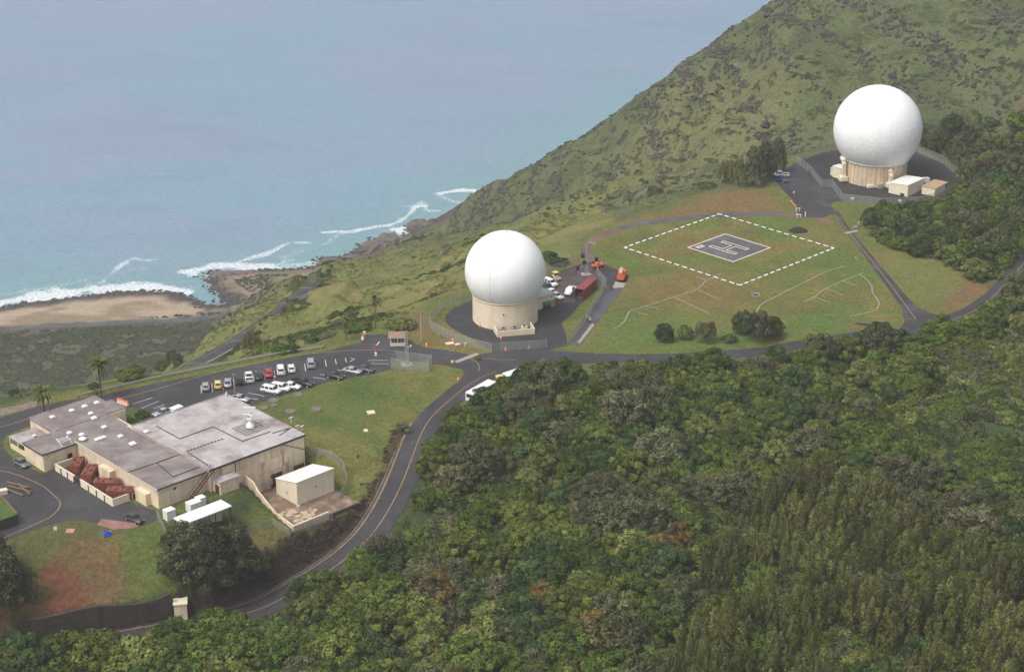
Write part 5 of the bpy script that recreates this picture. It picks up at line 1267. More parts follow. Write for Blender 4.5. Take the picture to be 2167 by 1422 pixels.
o = strip('low_kerb', WL([(1813, 686), (1850, 690), (1886, 695)]), .2, M_TRIM, .35); del o['kind']; tag(o, 'dark low wall curving along the field corner', 'wall')
bm = bmesh.new(); bm.from_mesh(o.data); r_ = bmesh.ops.extrude_face_region(bm, geom=bm.faces[:]); bmesh.ops.translate(bm, verts=[v for v in r_['geom'] if isinstance(v, bmesh.types.BMVert)], vec=(0, 0, -.6)); bm.to_mesh(o.data); bm.free()
# concrete box on the cut bank
x, y, z = W(384, 1307, -11.3)
t = empty('concrete_chamber', (x, y, z - .2), R(8), 'tan concrete chamber built into the dark bank at the bottom', 'chamber')
MB().box(-1.2, 1.2, -1.0, 1.6, 0, 3.6).build('wall', M_WALL, t); MB().box(-1.35, 1.35, -1.15, 1.75, 3.601, 3.8).build('cap', M_CREAM, t); MB().box(-.3, .3, -1.04, -1.001, .2, 1.6).build('hatch', M_WALL2, t)
# turf-roofed bunker on the left
bt = [W(p[0], p[1], 2.3) for p in [(-60, 1052), (2, 1050), (37, 1088), (0, 1101), (-60, 1118)]]
o_ = Vector(bt[0]); o_.z = 0
t = empty('bunker', o_, 0, 'low bunker with turf roof and dark retaining wall at the left edge', 'bunker')
pl_ = [(p[0] - o_.x, p[1] - o_.y) for p in bt]
MB().prism(pl_, -.5, 2.1).build('wall', mat('dark_wall', (0.045, 0.04, 0.034), .9, .3, 1), t)
MB().prism([(x * 1.0, y * 1.0) for x, y in pl_], 2.101, 2.32).build('turf', mat('turf', (0.075, 0.11, 0.025), .95, .25, 1.2), t)
MB().prism([(x, y + .2) for x, y in pl_][1:3] + [(pl_[2][0] - .3, pl_[2][1] + .2), (pl_[1][0] - .3, pl_[1][1] + .3)], 2.321, 2.6).build('coping', M_WOOD, t)
for i, (p, q, z) in enumerate((((14, 1024), (62, 1036), .5), ((18, 1030), (66, 1043), .3), ((12, 1036), (50, 1050), .2), ((40, 1030), (64, 1052), .7))):
    a, b_ = Vector(W(*p)), Vector(W(*q)); o_ = a.copy(); m_ = MB().bar((0, 0, z), b_ - a + Vector((0, 0, z)), .2, n=6).build('timber_beam', M_WOOD); m_.location = o_
    tag(m_, 'dark timber beam in the pile beside the turf bunker', 'timber', 'timber beams beside the bunker')
simple_box('flat_box', 'pale flat-topped box behind the timber beams at the left edge', 'box', (5, 1045), 0, (2.0, 1.2, .9), .4, M_PALE, M_PALE)
# low garden wall and planter by the courtyard
t = empty('garden_wall', (*LB(-20.5, -27.6)[:2], 0), TH, 'low pale wall in the courtyard between the hall and the low wing', 'wall'); MB().box(-2.5, 3.8, -.2, 0, 0, .7).build('wall', M_PALE, t); MB().box(-2.6, 3.9, -.25, .05, .701, .8).build('coping', M_CONC, t)
sheet('lawn_verge', [(268, 862), (282, 862), (330, 888), (318, 896), (262, 893), (258, 880)], mat('verge_turf', (0.062, 0.098, 0.024), .95, .25, 1.5), .06)
# white-covered thing at the hall's back wall
simple_box('skip', 'white covered box behind the hall beside the silver saloon', 'box', c1(1612, 228), 0, (2.6, 1.6, 1.3), TH + .1, M_WHITE, M_WHITE)
# ------------------------------------------------------------------ vehicles
def paint(name, col, metal=0.0): return mat('paint_' + name, col, .32, .03, 2, metal=metal, spec=.5, coat=.6)
PAINT = {'white': paint('white', (.78, .78, .76)), 'silver': paint('silver', (.42, .43, .44), .35), 'black': paint('black', (.016, .016, .018)), 'dark': paint('dark', (.05, .055, .06), .2), 'red': paint('red', (.42, .02, .02)), 'yellow': paint('yellow', (.72, .55, .16)), 'blue': paint('blue', (.03, .06, .13), .2), 'grey': paint('grey', (.16, .165, .17), .3)}
M_LAMPW = mat('lamp_clear', (.75, .75, .72), .2, .03); M_LAMPR = mat('lamp_red', (.35, .02, .02), .25, .05)
WHEEL = MB().bar((0, -.11, 0), (0, .11, 0), .33, n=16).mesh('wheel', M_BLACK)
RIM = MB().lathe([(0, .0), (.2, .0), (.21, .012), (.21, .02)], 12).mesh('rim', M_STEEL); RIM.transform(Matrix.Rotation(R(90), 4, 'X'))
def loft(mb, secs, smooth=True):
    """skin over closed cross-sections with equal point counts"""
    n = len(secs[0]); vs = [p for s in secs for p in s]
    fs = [[i * n + k, (i + 1) * n + k, (i + 1) * n + (k + 1) % n, i * n + (k + 1) % n] for i in range(len(secs) - 1) for k in range(n)]
    fs += [list(range(n)), [(len(secs) - 1) * n + k for k in range(n)][::-1]]
    mb.add(vs, fs, smooth)
TYPES = {  # length, width, belt height, roof height, (bonnet end, windscreen top, roof end, tail base), bonnet h, boot h
    'saloon': (4.6, 1.78, .92, 1.43, (1.05, .35, -.95, -1.75), .82, .90),
    'hatch': (4.0, 1.70, .95, 1.47, (.95, .30, -1.35, -1.85), .85, .95),
    'suv': (4.7, 1.86, 1.08, 1.74, (1.25, .70, -1.95, -2.22), 1.02, 1.08),
    'wagon': (4.8, 1.82, 1.02, 1.66, (1.35, .80, -2.0, -2.3), .96, 1.02),
    'pickup': (5.3, 1.86, 1.06, 1.74, (1.35, .75, -.45, -.70), 1.02, 1.02)}
def car(kind, col, px, head, label, name='parked_car', cat='car', group=None, rack=False, z=0.0, dark_roof=False):
    L_, Wd, belt, roof, (xb, xw, xr, xt), hb_, ht = TYPES[kind]
    x, y, _ = W(px[0], px[1], .6)
    t = empty(name, (x, y, z + .06), head, label, cat, group)
    m = PAINT[col]; h = L_ / 2; w = Wd / 2
    mb = MB()
    def sec(xx, ww, z0, z1): return [(xx, -ww * .93, z0), (xx, -ww, z0 + .18), (xx, -ww, z1 - .16), (xx, -ww * .88, z1), (xx, ww * .88, z1), (xx, ww, z1 - .16), (xx, ww, z0 + .18), (xx, ww * .93, z0)]
    prof = [(h, .80, .42, .62), (h - .08, .90, .30, hb_ - .12), (h - .45, .97, .24, hb_ - .03), (xb + .15, 1, .22, hb_ + .03), (xb - .1, 1, .22, belt)]
    if kind == 'pickup':
        prof += [(xt + .02, 1, .22, belt), (xt - .02, 1, .22, .72), (-h + .12, 1, .24, .72), (-h + .1, 1, .24, .72)]
    else:
        prof += [(xt + .3, 1, .22, belt), (xt, 1, .24, ht), (-h + .12, .95, .30, ht - .06), (-h, .86, .38, ht - .25)]
    loft(mb, [sec(a, w * f, z0, z1) for a, f, z0, z1 in prof])
    body = mb.build('body', m, t)
    # cabin: pillars and roof in body colour, glass set in
    rw_ = w * .74; bw2_ = w * .93
    cab = MB()
    pts = [[(xb, bw2_, belt - .02), (xw, rw_, roof - .05), (xr, rw_, roof - .05), (xt, bw2_ * .97, belt - .02)]]
    A = [(xb, -bw2_, belt - .03), (xt, -bw2_, belt - .03), (xt, bw2_, belt - .03), (xb, bw2_, belt - .03)]
    B_ = [(xw, -rw_, roof - .06), (xr, -rw_, roof - .06), (xr, rw_, roof - .06), (xw, rw_, roof - .06)]
    C_ = [(xw - .12, -rw_ * .86, roof), (xr + .12, -rw_ * .86, roof), (xr + .12, rw_ * .86, roof), (xw - .12, rw_ * .86, roof)]
    cab.add(A + B_ + C_, [[0, 1, 5, 4], [1, 2, 6, 5], [2, 3, 7, 6], [3, 0, 4, 7], [4, 5, 9, 8], [5, 6, 10, 9], [6, 7, 11, 10], [7, 4, 8, 11], [8, 9, 10, 11]])
    cab.build('cabin', M_BLACK if dark_roof else m, t)
    def pane(nm, q, off, s=.88):
        c = sum((Vector(p) for p in q), Vector()) / 4; n_ = (Vector(q[1]) - Vector(q[0])).cross(Vector(q[3]) - Vector(q[0])).normalized()
        if n_.dot(c - Vector((0, 0, .6))) < 0: n_ = -n_
        qq = [c + (Vector(p) - c) * s + n_ * off for p in q]
        qb = [p - n_ * (off * .6) for p in qq]
        MB().add(qq + qb, [[0, 1, 2, 3], [0, 4, 5, 1], [1, 5, 6, 2], [2, 6, 7, 3], [3, 7, 4, 0]]).build(nm, M_GLASS, t)
    pane('windscreen', [A[3], A[0], B_[0], B_[3]], .02, .9)
    pane('rear_window', [A[1], A[2], B_[2], B_[1]], .02, .84)
    for s, (a0, a1, b1, b0) in ((-1, (A[0], A[1], B_[1], B_[0])), (1, (A[3], A[2], B_[2], B_[3]))):
        a0, a1, b1, b0 = map(Vector, (a0, a1, b1, b0)); segs = [(0, .46), (.5, 1)] if kind not in ('pickup',) else [(0, 1)]
        if kind in ('suv', 'wagon'): segs = [(0, .36), (.40, .70), (.74, 1)]
        for f0, f1 in segs: pane('side_window', [a0.lerp(a1, f0), a0.lerp(a1, f1), b0.lerp(b1, f1), b0.lerp(b1, f0)], .015, .86)
    if kind == 'pickup':
        bed = MB()
        for s in (-1, 1): bed.box(-h + .05, xt - .05, s * w * .97 - .05, s * w * .97 + .05, .70, 1.0)
        bed.box(-h + .0, -h + .1, -w * .92, w * .92, .45, 1.0); bed.build('bed_side', m, t)
        MB().box(-h + .11, xt - .06, -w * .90, w * .90, .722, .74).build('bed_floor', M_BLACK, t)
    if rack:
        rk_ = MB()
        for xx in np.linspace(xw - .3, xr + .25, 4): rk_.box(xx - .03, xx + .03, -rw_ * .8, rw_ * .8, roof + .04, roof + .09)
        for s in (-1, 1): rk_.box(xr + .2, xw - .25, s * rw_ * .8 - .03, s * rw_ * .8 + .03, roof + .005, roof + .10)
        rk_.build('roof_rack', M_BLACK, t)
    for fx in (h - .85, -h + .95):
        for s in (-1, 1):
            q = link('wheel', WHEEL, t); q.location = (fx, s * (w - .10), .33)
            r_ = link('rim', RIM, q); r_.location = (0, s * .112, 0); r_.rotation_euler = (0, 0, 0 if s < 0 else R(180))
    for s in (-1, 1):
        MB().box(h - .14, h - .02, s * w * .66 - .17, s * w * .66 + .17, hb_ - .26, hb_ - .12).build('headlight', M_LAMPW, t)
        zt_ = .80 if kind == 'pickup' else ht - .22
        MB().box(-h - .005, -h + .08, s * w * .72 - .13, s * w * .72 + .13, zt_ - .1, zt_ + .1).build('tail_light', M_LAMPR, t)
    MB().box(h - .06, h + .02, -w * .8, w * .8, .36, .50).build('bumper', m if kind != 'pickup' else M_STEEL, t)
    MB().box(-h - .02, -h + .06, -w * .82, w * .82, .40, .54).build('bumper', m if kind != 'pickup' else M_STEEL, t)
    return t
def hdg(p, q):
    a, b_ = W(*p), W(*q); return math.atan2(b_[1] - a[1], b_[0] - a[0])
UPR = hdg(c2(482, 500), c2(476, 430))              # nose towards the road, tails towards us
G1 = 'cars parked in the upper row of the car park'; G2 = 'cars parked in the lower row of the car park'
for kind, col, p, lb, kw in (
        ('hatch', 'silver', (230, 490), 'silver hatchback at the lower left end of the upper row', {}),
        ('hatch', 'yellow', (338, 472), 'yellow car with pale roof in the upper row', {}),
        ('saloon', 'silver', (426, 457), 'silver saloon in the upper row right of the yellow car', {}),
        ('suv', 'black', (526, 433), 'black off-roader in the upper row left of the white pickup', {}),
        ('pickup', 'white', (612, 410), 'white pickup with empty bed in the upper row', {}),
        ('saloon', 'black', (702, 392), 'black car in the upper row left of the red car', {}),
        ('saloon', 'red', (787, 370), 'red car parked in the upper row', {}),
        ('suv', 'white', (892, 345), 'white off-roader in the upper row right of the red car', {}),
        ('hatch', 'white', (985, 330), 'small white car in the upper row, last before the gap', {}),
        ('suv', 'silver', (1157, 288), 'pale grey off-roader alone at the far right of the upper row', {})):
    car(kind, col, c2(*p), UPR + R(random.Random(lb).uniform(-2, 2)), lb, group=G1, **kw)
LOW = hdg(c2(605, 548), c2(745, 576))
for kind, col, p, lb, kw, d in (
        ('wagon', 'white', (808, 522), 'white wagon at the left end of the lower row of the car park', {}, 0),
        ('wagon', 'white', (890, 500), 'white wagon in the lower row between a white wagon and a white saloon', {}, 2),
        ('saloon', 'white', (985, 484), 'white saloon in the lower row beside the black pickup', {}, 2),
        ('pickup', 'black', (1085, 457), 'black pickup in the lower row beside the white saloon', {}, -3),
        ('saloon', 'black', (1370, 395), 'black saloon parked alone in the lower row', {}, 0),
        ('saloon', 'silver', (1525, 350), 'silver saloon in the lower row near the square fence', {}, 0),
        ('saloon', 'dark', (1635, 335), 'dark saloon at the right end of the lower row', {}, 0),
        ('saloon', 'silver', (535, 595), 'silver saloon half hidden behind the far roof edge of the hall', {}, 0)):
    car(kind, col, c2(*p), LOW + R(d), lb, group=G2, **kw)
car('saloon', 'silver', c1(1482, 225), hdg(c1(1560, 195), c1(1400, 250)), 'silver saloon parked by the courtyard shrubs behind the hall')
car('saloon', 'grey', c1(195, 685), hdg(c1(140, 655), c1(250, 720)), 'dark car at the kerb beside the left corner of the low wing')
car('saloon', 'dark', c1(1222, 1190), hdg(c1(1140, 1150), c1(1310, 1225)), 'dark grey car parked below the wing corner by the red earth')
def c4(x, y): return (880 + x / 4.31, 460 + y / 4.31)
car('suv', 'white', c4(1225, 600), hdg(c4(1180, 575), c4(1275, 615)), 'white off-roader beside the yellow machine behind the smooth radome')
car('suv', 'dark', c4(1195, 640), hdg(c4(1180, 575), c4(1275, 615)), 'dark car peeping out behind the smooth radome below the white off-roader')
car('saloon', 'white', c4(1240, 684), hdg(c4(1200, 665), c4(1265, 700)), 'white car behind the radome annex roof, farther one')
car('saloon', 'white', c4(1278, 716), hdg(c4(1230, 700), c4(1305, 725)), 'white car behind the radome annex roof, nearer one')
car('pickup', 'white', c4(1408, 672), hdg(c4(1440, 630), c4(1375, 705)), 'white pickup beside the open end of the red container')
car('pickup', 'blue', c5(195, 840), hdg(c5(140, 825), c5(255, 855)), 'dark blue pickup by the dark trees on the forecourt')
car('pickup', 'white', c5(195, 803), hdg(c5(240, 800), c5(145, 800)), 'white pickup behind the dark blue pickup on the forecourt')
# ------------------------------------------------------------------ white buses half under the trees
def bus(q, label):
    l0, l1, r1, r0 = (Vector(W(p[0], p[1], 2.6)) for p in q)
    d = ((l1 - l0) + (r1 - r0)) / 2; Lx = d.length; e = d.normalized(); c = (l0 + l1 + r1 + r0) / 4; c.z = 0; Wd = 2.4
    t = empty('white_bus', c, math.atan2(e.y, e.x), label, 'bus', 'white buses by the wood')
    MB().box(-Lx / 2, Lx / 2, -Wd / 2, Wd / 2, .35, 2.6).build('body', PAINT['white'], t, bevel=.10)
    for k in range(5):
        for s in (-1, 1):
            x = -Lx / 2 + .6 + k * (Lx - 1.2) / 5; y0 = s * Wd / 2
            MB().box(x, x + (Lx - 1.2) / 5 - .15, min(y0, y0 + s * .02), max(y0, y0 + s * .02), 1.45, 2.2).build('window', M_GLASS, t)
    for s in (-1, 1):
        MB().box(min(s * Lx / 2, s * (Lx / 2 + .02)), max(s * Lx / 2, s * (Lx / 2 + .02)), -.9, .9, 1.4, 2.25).build('end_window', M_GLASS, t)
        MB().box(min(s * Lx / 2, s * (Lx / 2 + .08)), max(s * Lx / 2, s * (Lx / 2 + .08)), -1.1, 1.1, .4, .65).build('bumper', M_STEEL, t)
        for x in (-Lx / 2 + 1.2, Lx / 2 - 1.2):
            q_ = link('wheel', WHEEL, t); q_.location = (x, s * (Wd / 2 - .13), .40); q_.scale = (1.2, 1.2, 1.2)
    for k in range(3): MB().box(-Lx / 2 + 1 + k * (Lx - 2.6) / 2, -Lx / 2 + 1.6 + k * (Lx - 2.6) / 2, -.3, .3, 2.601, 2.68).build('roof_hatch', M_WHITE, t)
def cg(x, y): return (760 + x / 5.4175, 660 + y / 5.4175)
bus((cg(1215, 915), cg(1480, 765), cg(1575, 800), cg(1320, 945)), 'larger white bus parked at the wood edge below the road junction')
bus((cg(1645, 700), cg(1850, 640), cg(1900, 668), cg(1710, 735)), 'smaller white bus at the wood edge, farther up the road')
t = empty('yellow_bin', W(1058, 804), .4, 'yellow bin between the two white buses', 'bin'); MB().box(-.8, .8, -.5, .5, .1, 1.0, taper=1.1).build('bin', PAINT['yellow'], t); MB().box(-.95, .95, -.6, .6, 1.001, 1.12).build('lid', PAINT['yellow'], t); MB().bar((-.5, -.5, .12), (-.5, .5, .12), .12, n=8).build('wheel', M_BLACK, t)
# ------------------------------------------------------------------ red shipping container, doors open
M_CONT = mat('container_red', (0.235, 0.060, 0.055), .55, .1, 1.5, (0.12, 0.04, 0.035), .5, .8)
p0, p1 = Vector(W(*c4(1535, 662), 2.6)), Vector(W(*c4(1655, 560), 2.6))
e = (p1 - p0); e.z = 0; Lc = e.length; e.normalize(); nn = Vector((-e.y, e.x, 0))
t = empty('shipping_container', (p0.x, p0.y, .12), math.atan2(e.y, e.x), 'red shipping container with its near doors open, beside the fence', 'container')
b = MB(); b.box(0, Lc, 0, 2.44, 0, .15).box(0, Lc, 0, 2.44, 2.45, 2.6).box(Lc - .1, Lc, 0, 2.44, .151, 2.449)
for y in (0, 2.34): b.box(0, .12, y, y + .10, .151, 2.449)
b.build('frame', M_CONT, t)
for y0, y1 in ((.0, .05), (2.39, 2.44)):
    cr = MB(); n = int(Lc / .28)
    for k in range(n):
        x = .13 + k * (Lc - .24) / n; o = .05 if k % 2 else 0
        cr.box(x, x + (Lc - .24) / n, y0 + (-o if y0 == 0 else 0) - .0, y1 + (o if y0 > 0 else 0), .151, 2.449)
    cr.build('side_panel', M_CONT, t)
MB().box(.15, Lc - .1, .1, 2.3, .151, .2).build('floor', M_WOOD, t)
for s, y in ((-1, .02), (1, 2.42)):
    MB().box(-1.15, -.02, y - .03, y + .03, .1, 2.5).build('door', M_CONT if s < 0 else PAINT['grey'], t)
    dr = t.children[-1]
    for k in (.35, .8): MB().bar((-k, y + s * -.05, .15), (-k, y + s * -.05, 2.45), .03, n=5).build('locking_bar', M_STEEL, dr)
MB().box(.5, 2.2, .4, 1.9, .21, 1.3).build('load', M_TRIM, t)
# ------------------------------------------------------------------ plant
t = empty('yellow_roller', W(*c4(1280, 572)), hdg(c4(1250, 540), c4(1310, 575)), 'small yellow road roller behind the smooth radome', 'roller')
MB().bar((.9, -.7, .5), (.9, .7, .5), .5, n=20).build('drum', M_STEEL, t); MB().bar((-.9, -.7, .45), (-.9, .7, .45), .45, n=16).build('drum', M_BLACK, t)
MB().box(-1.3, .3, -.6, .6, .55, 1.2).box(.3, 1.0, -.8, -.72, .45, .95).box(.3, 1.0, .72, .8, .45, .95).build('body', PAINT['yellow'], t, bevel=.05)
for x, y in ((-.9, -.55), (-.9, .55), (.2, -.55), (.2, .55)): MB().bar((x, y, 1.2), (x, y, 2.05), .04, n=5).build('canopy_post', M_TRIM, t)
MB().box(-1.1, .4, -.7, .7, 2.05, 2.14).build('canopy', PAINT['yellow'], t); MB().box(-.6, -.1, -.3, .3, 1.201, 1.5).build('seat', M_BLACK, t)
M_OR2 = mat('machine_orange', (0.62, 0.14, 0.05), .5, .12, 2)
t = empty('boom_lift', W(1315, 590), hdg((1318, 575), (1310, 598)), 'orange boom lift folded down on the tarmac by the field', 'boom lift')
MB().box(-1.6, 1.6, -1.1, 1.1, .45, 1.0).build('chassis', M_OR2, t, bevel=.08); MB().box(-2.2, -.2, -1.0, 1.0, 1.05, 2.0).build('turret', M_OR2, t, bevel=.15)
MB().bar((-1.6, .15, 2.2), (1.9, .15, 2.35), .26, n=8).bar((1.9, -.25, 2.3), (-1.3, -.25, 2.65), .2, n=8).build('boom', mat('boom_cream', (.62, .52, .36), .5, .1), t)
MB().box(1.9, 2.8, -.9, .9, .7, .8).box(1.9, 1.96, -.9, .9, .8, 1.9).box(2.74, 2.8, -.9, .9, .8, 1.9).box(1.96, 2.74, -.9, -.84, 1.5, 1.6).box(1.96, 2.74, .84, .9, 1.5, 1.6).build('basket', M_OR2, t)
for x in (-1.1, 1.1):
    for s in (-1, 1): q = link('wheel', WHEEL, t); q.location = (x, s * 1.15, .45); q.scale = (1.35, 1.6, 1.35)
t = empty('orange_trailer', W(1265, 566), .5, 'low orange machine behind the lattice mast', 'machine')
MB().box(-1.6, 1.6, -.7, .7, .45, 1.0).build('body', M_OR2, t, bevel=.08); MB().box(-.6, .4, -.5, .5, 1.001, 1.45).build('engine_cover', M_OR2, t, bevel=.06); MB().bar((-1.2, 0, 1.0), (-1.5, .3, 2.0), .12, n=8).build('stack', M_BLACK, t)
for x in (-.9, .9):
    for s in (-1, 1): q = link('wheel', WHEEL, t); q.location = (x, s * .72, .33)
for px, lb in (((1233, 545), 'black round drum beside the cinder path'), ((1223, 571), 'black box-like drum at the foot of the fence by the mast'), ((1262, 553), 'small dark drum beside the orange machine')):
    t = empty('black_drum', W(*px), 0, lb, 'drum'); MB().lathe([(0, 0), (.5, 0), (.5, .35), (.53, .37), (.5, .39), (.5, 1.1), (0, 1.11)], 14).build('drum', M_BLACK, t); MB().lathe([(0, 1.12), (.1, 1.12), (.1, 1.16), (0, 1.17)], 8).build('cap', M_STEEL, t)
# ------------------------------------------------------------------ cones and barrels
CONE_B = MB().box(-.24, .24, -.24, .24, 0, .06).mesh('base', M_ORANGE); CONE = MB().lathe([(.19, .06), (.035, .80), (0, .81)], 14).mesh('cone', M_ORANGE); CONE_S = MB().lathe([(.145, .38), (.105, .56)], 14).mesh('band', M_WHITE)
for px, lb in ((c4(585, 998), 'orange cone at the left foot of the beige radome drum'), (c4(775, 1108), 'orange cone just below the equipment bay of the smooth radome'), (c4(818, 1212), 'left orange cone outside the gate of the smooth radome'), (c4(1028, 1200), 'right orange cone outside the gate of the smooth radome'), (c4(97, 1175), 'orange cone at the grass edge left of the curved fence'), (cg(1075, 335), 'orange cone beside the larger tan slab'), (cg(1135, 782), 'orange cone at the lawn edge by the junction'), (cg(1400, 0 + 175), 'second orange cone under the radome drum, hidden almost by the fence'), (c5(306, 955), 'red and orange marker cone on the forecourt below the pickups')):
    if lb.startswith('second'): continue
    t = empty('traffic_cone', W(*px), 0, lb, 'traffic cone', 'orange traffic cones'); link('base', CONE_B, t); link('cone', CONE, t); link('band', CONE_S, t); t.scale = (1.25, 1.25, 1.2)
BAR = MB().lathe([(0, 0), (.33, 0), (.32, .3), (.28, .32), (.27, .62), (.24, .64), (.23, .95), (0, 1.0)], 14).mesh('barrel', M_ORANGE); BARS = MB().lathe([(.325, .33), (.275, .60)], 14).mesh('stripe', M_WHITE); BARS2 = MB().lathe([(.262, .66), (.245, .84)], 14).mesh('stripe', M_WHITE)
BL = ['orange and white barrel at the left end of the row behind the low wing', 'orange and white barrel, second in the row behind the low wing', 'orange and white barrel, third in the row behind the low wing', 'orange and white barrel at the right end of the row behind the low wing']
for i in range(4):
    t = empty('road_barrel', W(*c1(1085 + i * 25, 150 + i * 9)), 0, BL[i], 'barrel', 'road barrels behind the low wing'); link('barrel', BAR, t); link('stripe', BARS, t); link('stripe', BARS2, t); t.scale = (1.4, 1.4, 1.5)
for px, lb in (((768, 721), 'orange barrel at the outer corner of the tarmac by the guard house'),):
    t = empty('road_barrel', W(*px), 0, lb, 'barrel'); link('barrel', BAR, t); link('stripe', BARS, t); link('stripe', BARS2, t); t.scale = (1.3, 1.3, 1.4)
t = empty('sign_board', W(771, 714), .2, 'white and orange sign board at the tarmac corner by the guard house', 'sign'); MB().box(-.35, .35, -.03, .03, .7, 1.7).build('board', M_WHITE, t); MB().box(-.3, .3, -.036, -.031, .75, .95).build('stripe', M_ORANGE, t); MB().bar((0, .05, 0), (0, .05, .7), .04, n=5).build('post', M_STEEL, t)
t = empty('stop_sign', W(*c2(1722, 192)), -.4, 'small red octagonal sign beside the turf island in the car park', 'sign'); MB().bar((0, 0, 0), (0, 0, 1.9), .04, n=6).build('post', M_STEEL, t); MB().bar((0, -.05, 1.75), (0, -.08, 1.75), .38, n=8, smooth=False).build('plate', mat('sign_red', (.5, .05, .04), .5, .05), t)
sheet('turf_island', [c2(1725, 222), c2(1860, 235), c2(1865, 246), c2(1730, 233)], mat('island_turf', (0.06, 0.095, 0.022), .95, .25, 1.5), .06)
t = empty('white_bollard', W(*c2(1732, 220)), 0, 'white bollard at the end of the turf island', 'bollard'); MB().lathe([(.28, 0), (.28, .7), (.2, .85), (0, .88)], 10).build('bollard', M_WHITE, t); MB().lathe([(.285, .5), (.285, .6)], 10).build('band', M_BLACK, t)
t = empty('yellow_marker', W(*cg(1068, 585)), 0, 'yellow and black marker at the lawn tip by the concrete band', 'marker'); MB().box(-.35, .35, -.2, .2, 0, .6).build('block', PAINT['yellow'], t); MB().box(.351, .6, -.2, .2, 0, .6).build('block', M_BLACK, t)
t = empty('white_block', W(1957, 703), 0, 'white kerb block beside the road junction at the wood edge', 'block'); MB().box(-.35, .35, -.3, .3, 0, .6, taper=.85).build('block', M_WHITE, t)
t = empty('survey_stand', W(*c5(338, 1100)), .3, 'white trestle barrier beside the cinder path near the forecourt', 'barrier')
for s in (-1, 1): MB().bar((s * .5, -.3, 0), (s * .5, 0, 1.0), .05, n=5).bar((s * .5, .3, 0), (s * .5, 0, 1.0), .05, n=5).build('leg', M_WHITE, t)
MB().box(-.7, .7, -.05, .05, .85, 1.05).build('board', M_WHITE, t)
t = empty('survey_stand', W(*c5(345, 1150)), -.3, 'white trestle barrier on the grass below the cinder path', 'barrier')
for s in (-1, 1): MB().bar((s * .5, -.3, 0), (s * .5, 0, 1.0), .05, n=5).bar((s * .5, .3, 0), (s * .5, 0, 1.0), .05, n=5).build('leg', M_WHITE, t)
MB().box(-.7, .7, -.05, .05, .85, 1.05).build('board', M_WHITE, t)
t = empty('white_post', W(*c5(397, 1142)), 0, 'white post on the cinder path near the road', 'post'); MB().box(-.12, .12, -.12, .12, 0, 1.3).build('post', M_WHITE, t); MB().box(-.16, .16, -.16, .16, 1.301, 1.36).build('cap', M_WHITE, t)
t = empty('valve_stand', W(*c5(822, 1228)), 0, 'pale pipe stand on the grass beside the straight road', 'pipe'); MB().tube([(0, 0, 0), (0, 0, 1.3), (.5, 0, 1.5)], .14, 8).build('pipe', M_STEEL, t); MB().box(-1.2, -.2, -.4, .4, 0, .35).build('base', M_CONC, t)
for i, (x, y) in enumerate(((285, 1020), (298, 1040), (312, 1050), (322, 1062), (328, 1080))):
    t = empty('edge_marker', W(*c5(x, y)), i, 'small orange marker in the line along the forecourt edge', 'marker', 'orange markers along the forecourt edge'); MB().box(-.18, .18, -.18, .18, 0, .45, taper=.6).build('block', M_ORANGE, t); MB().box(-.2, .2, -.2, .2, .2, .28).build('band', M_WHITE, t)
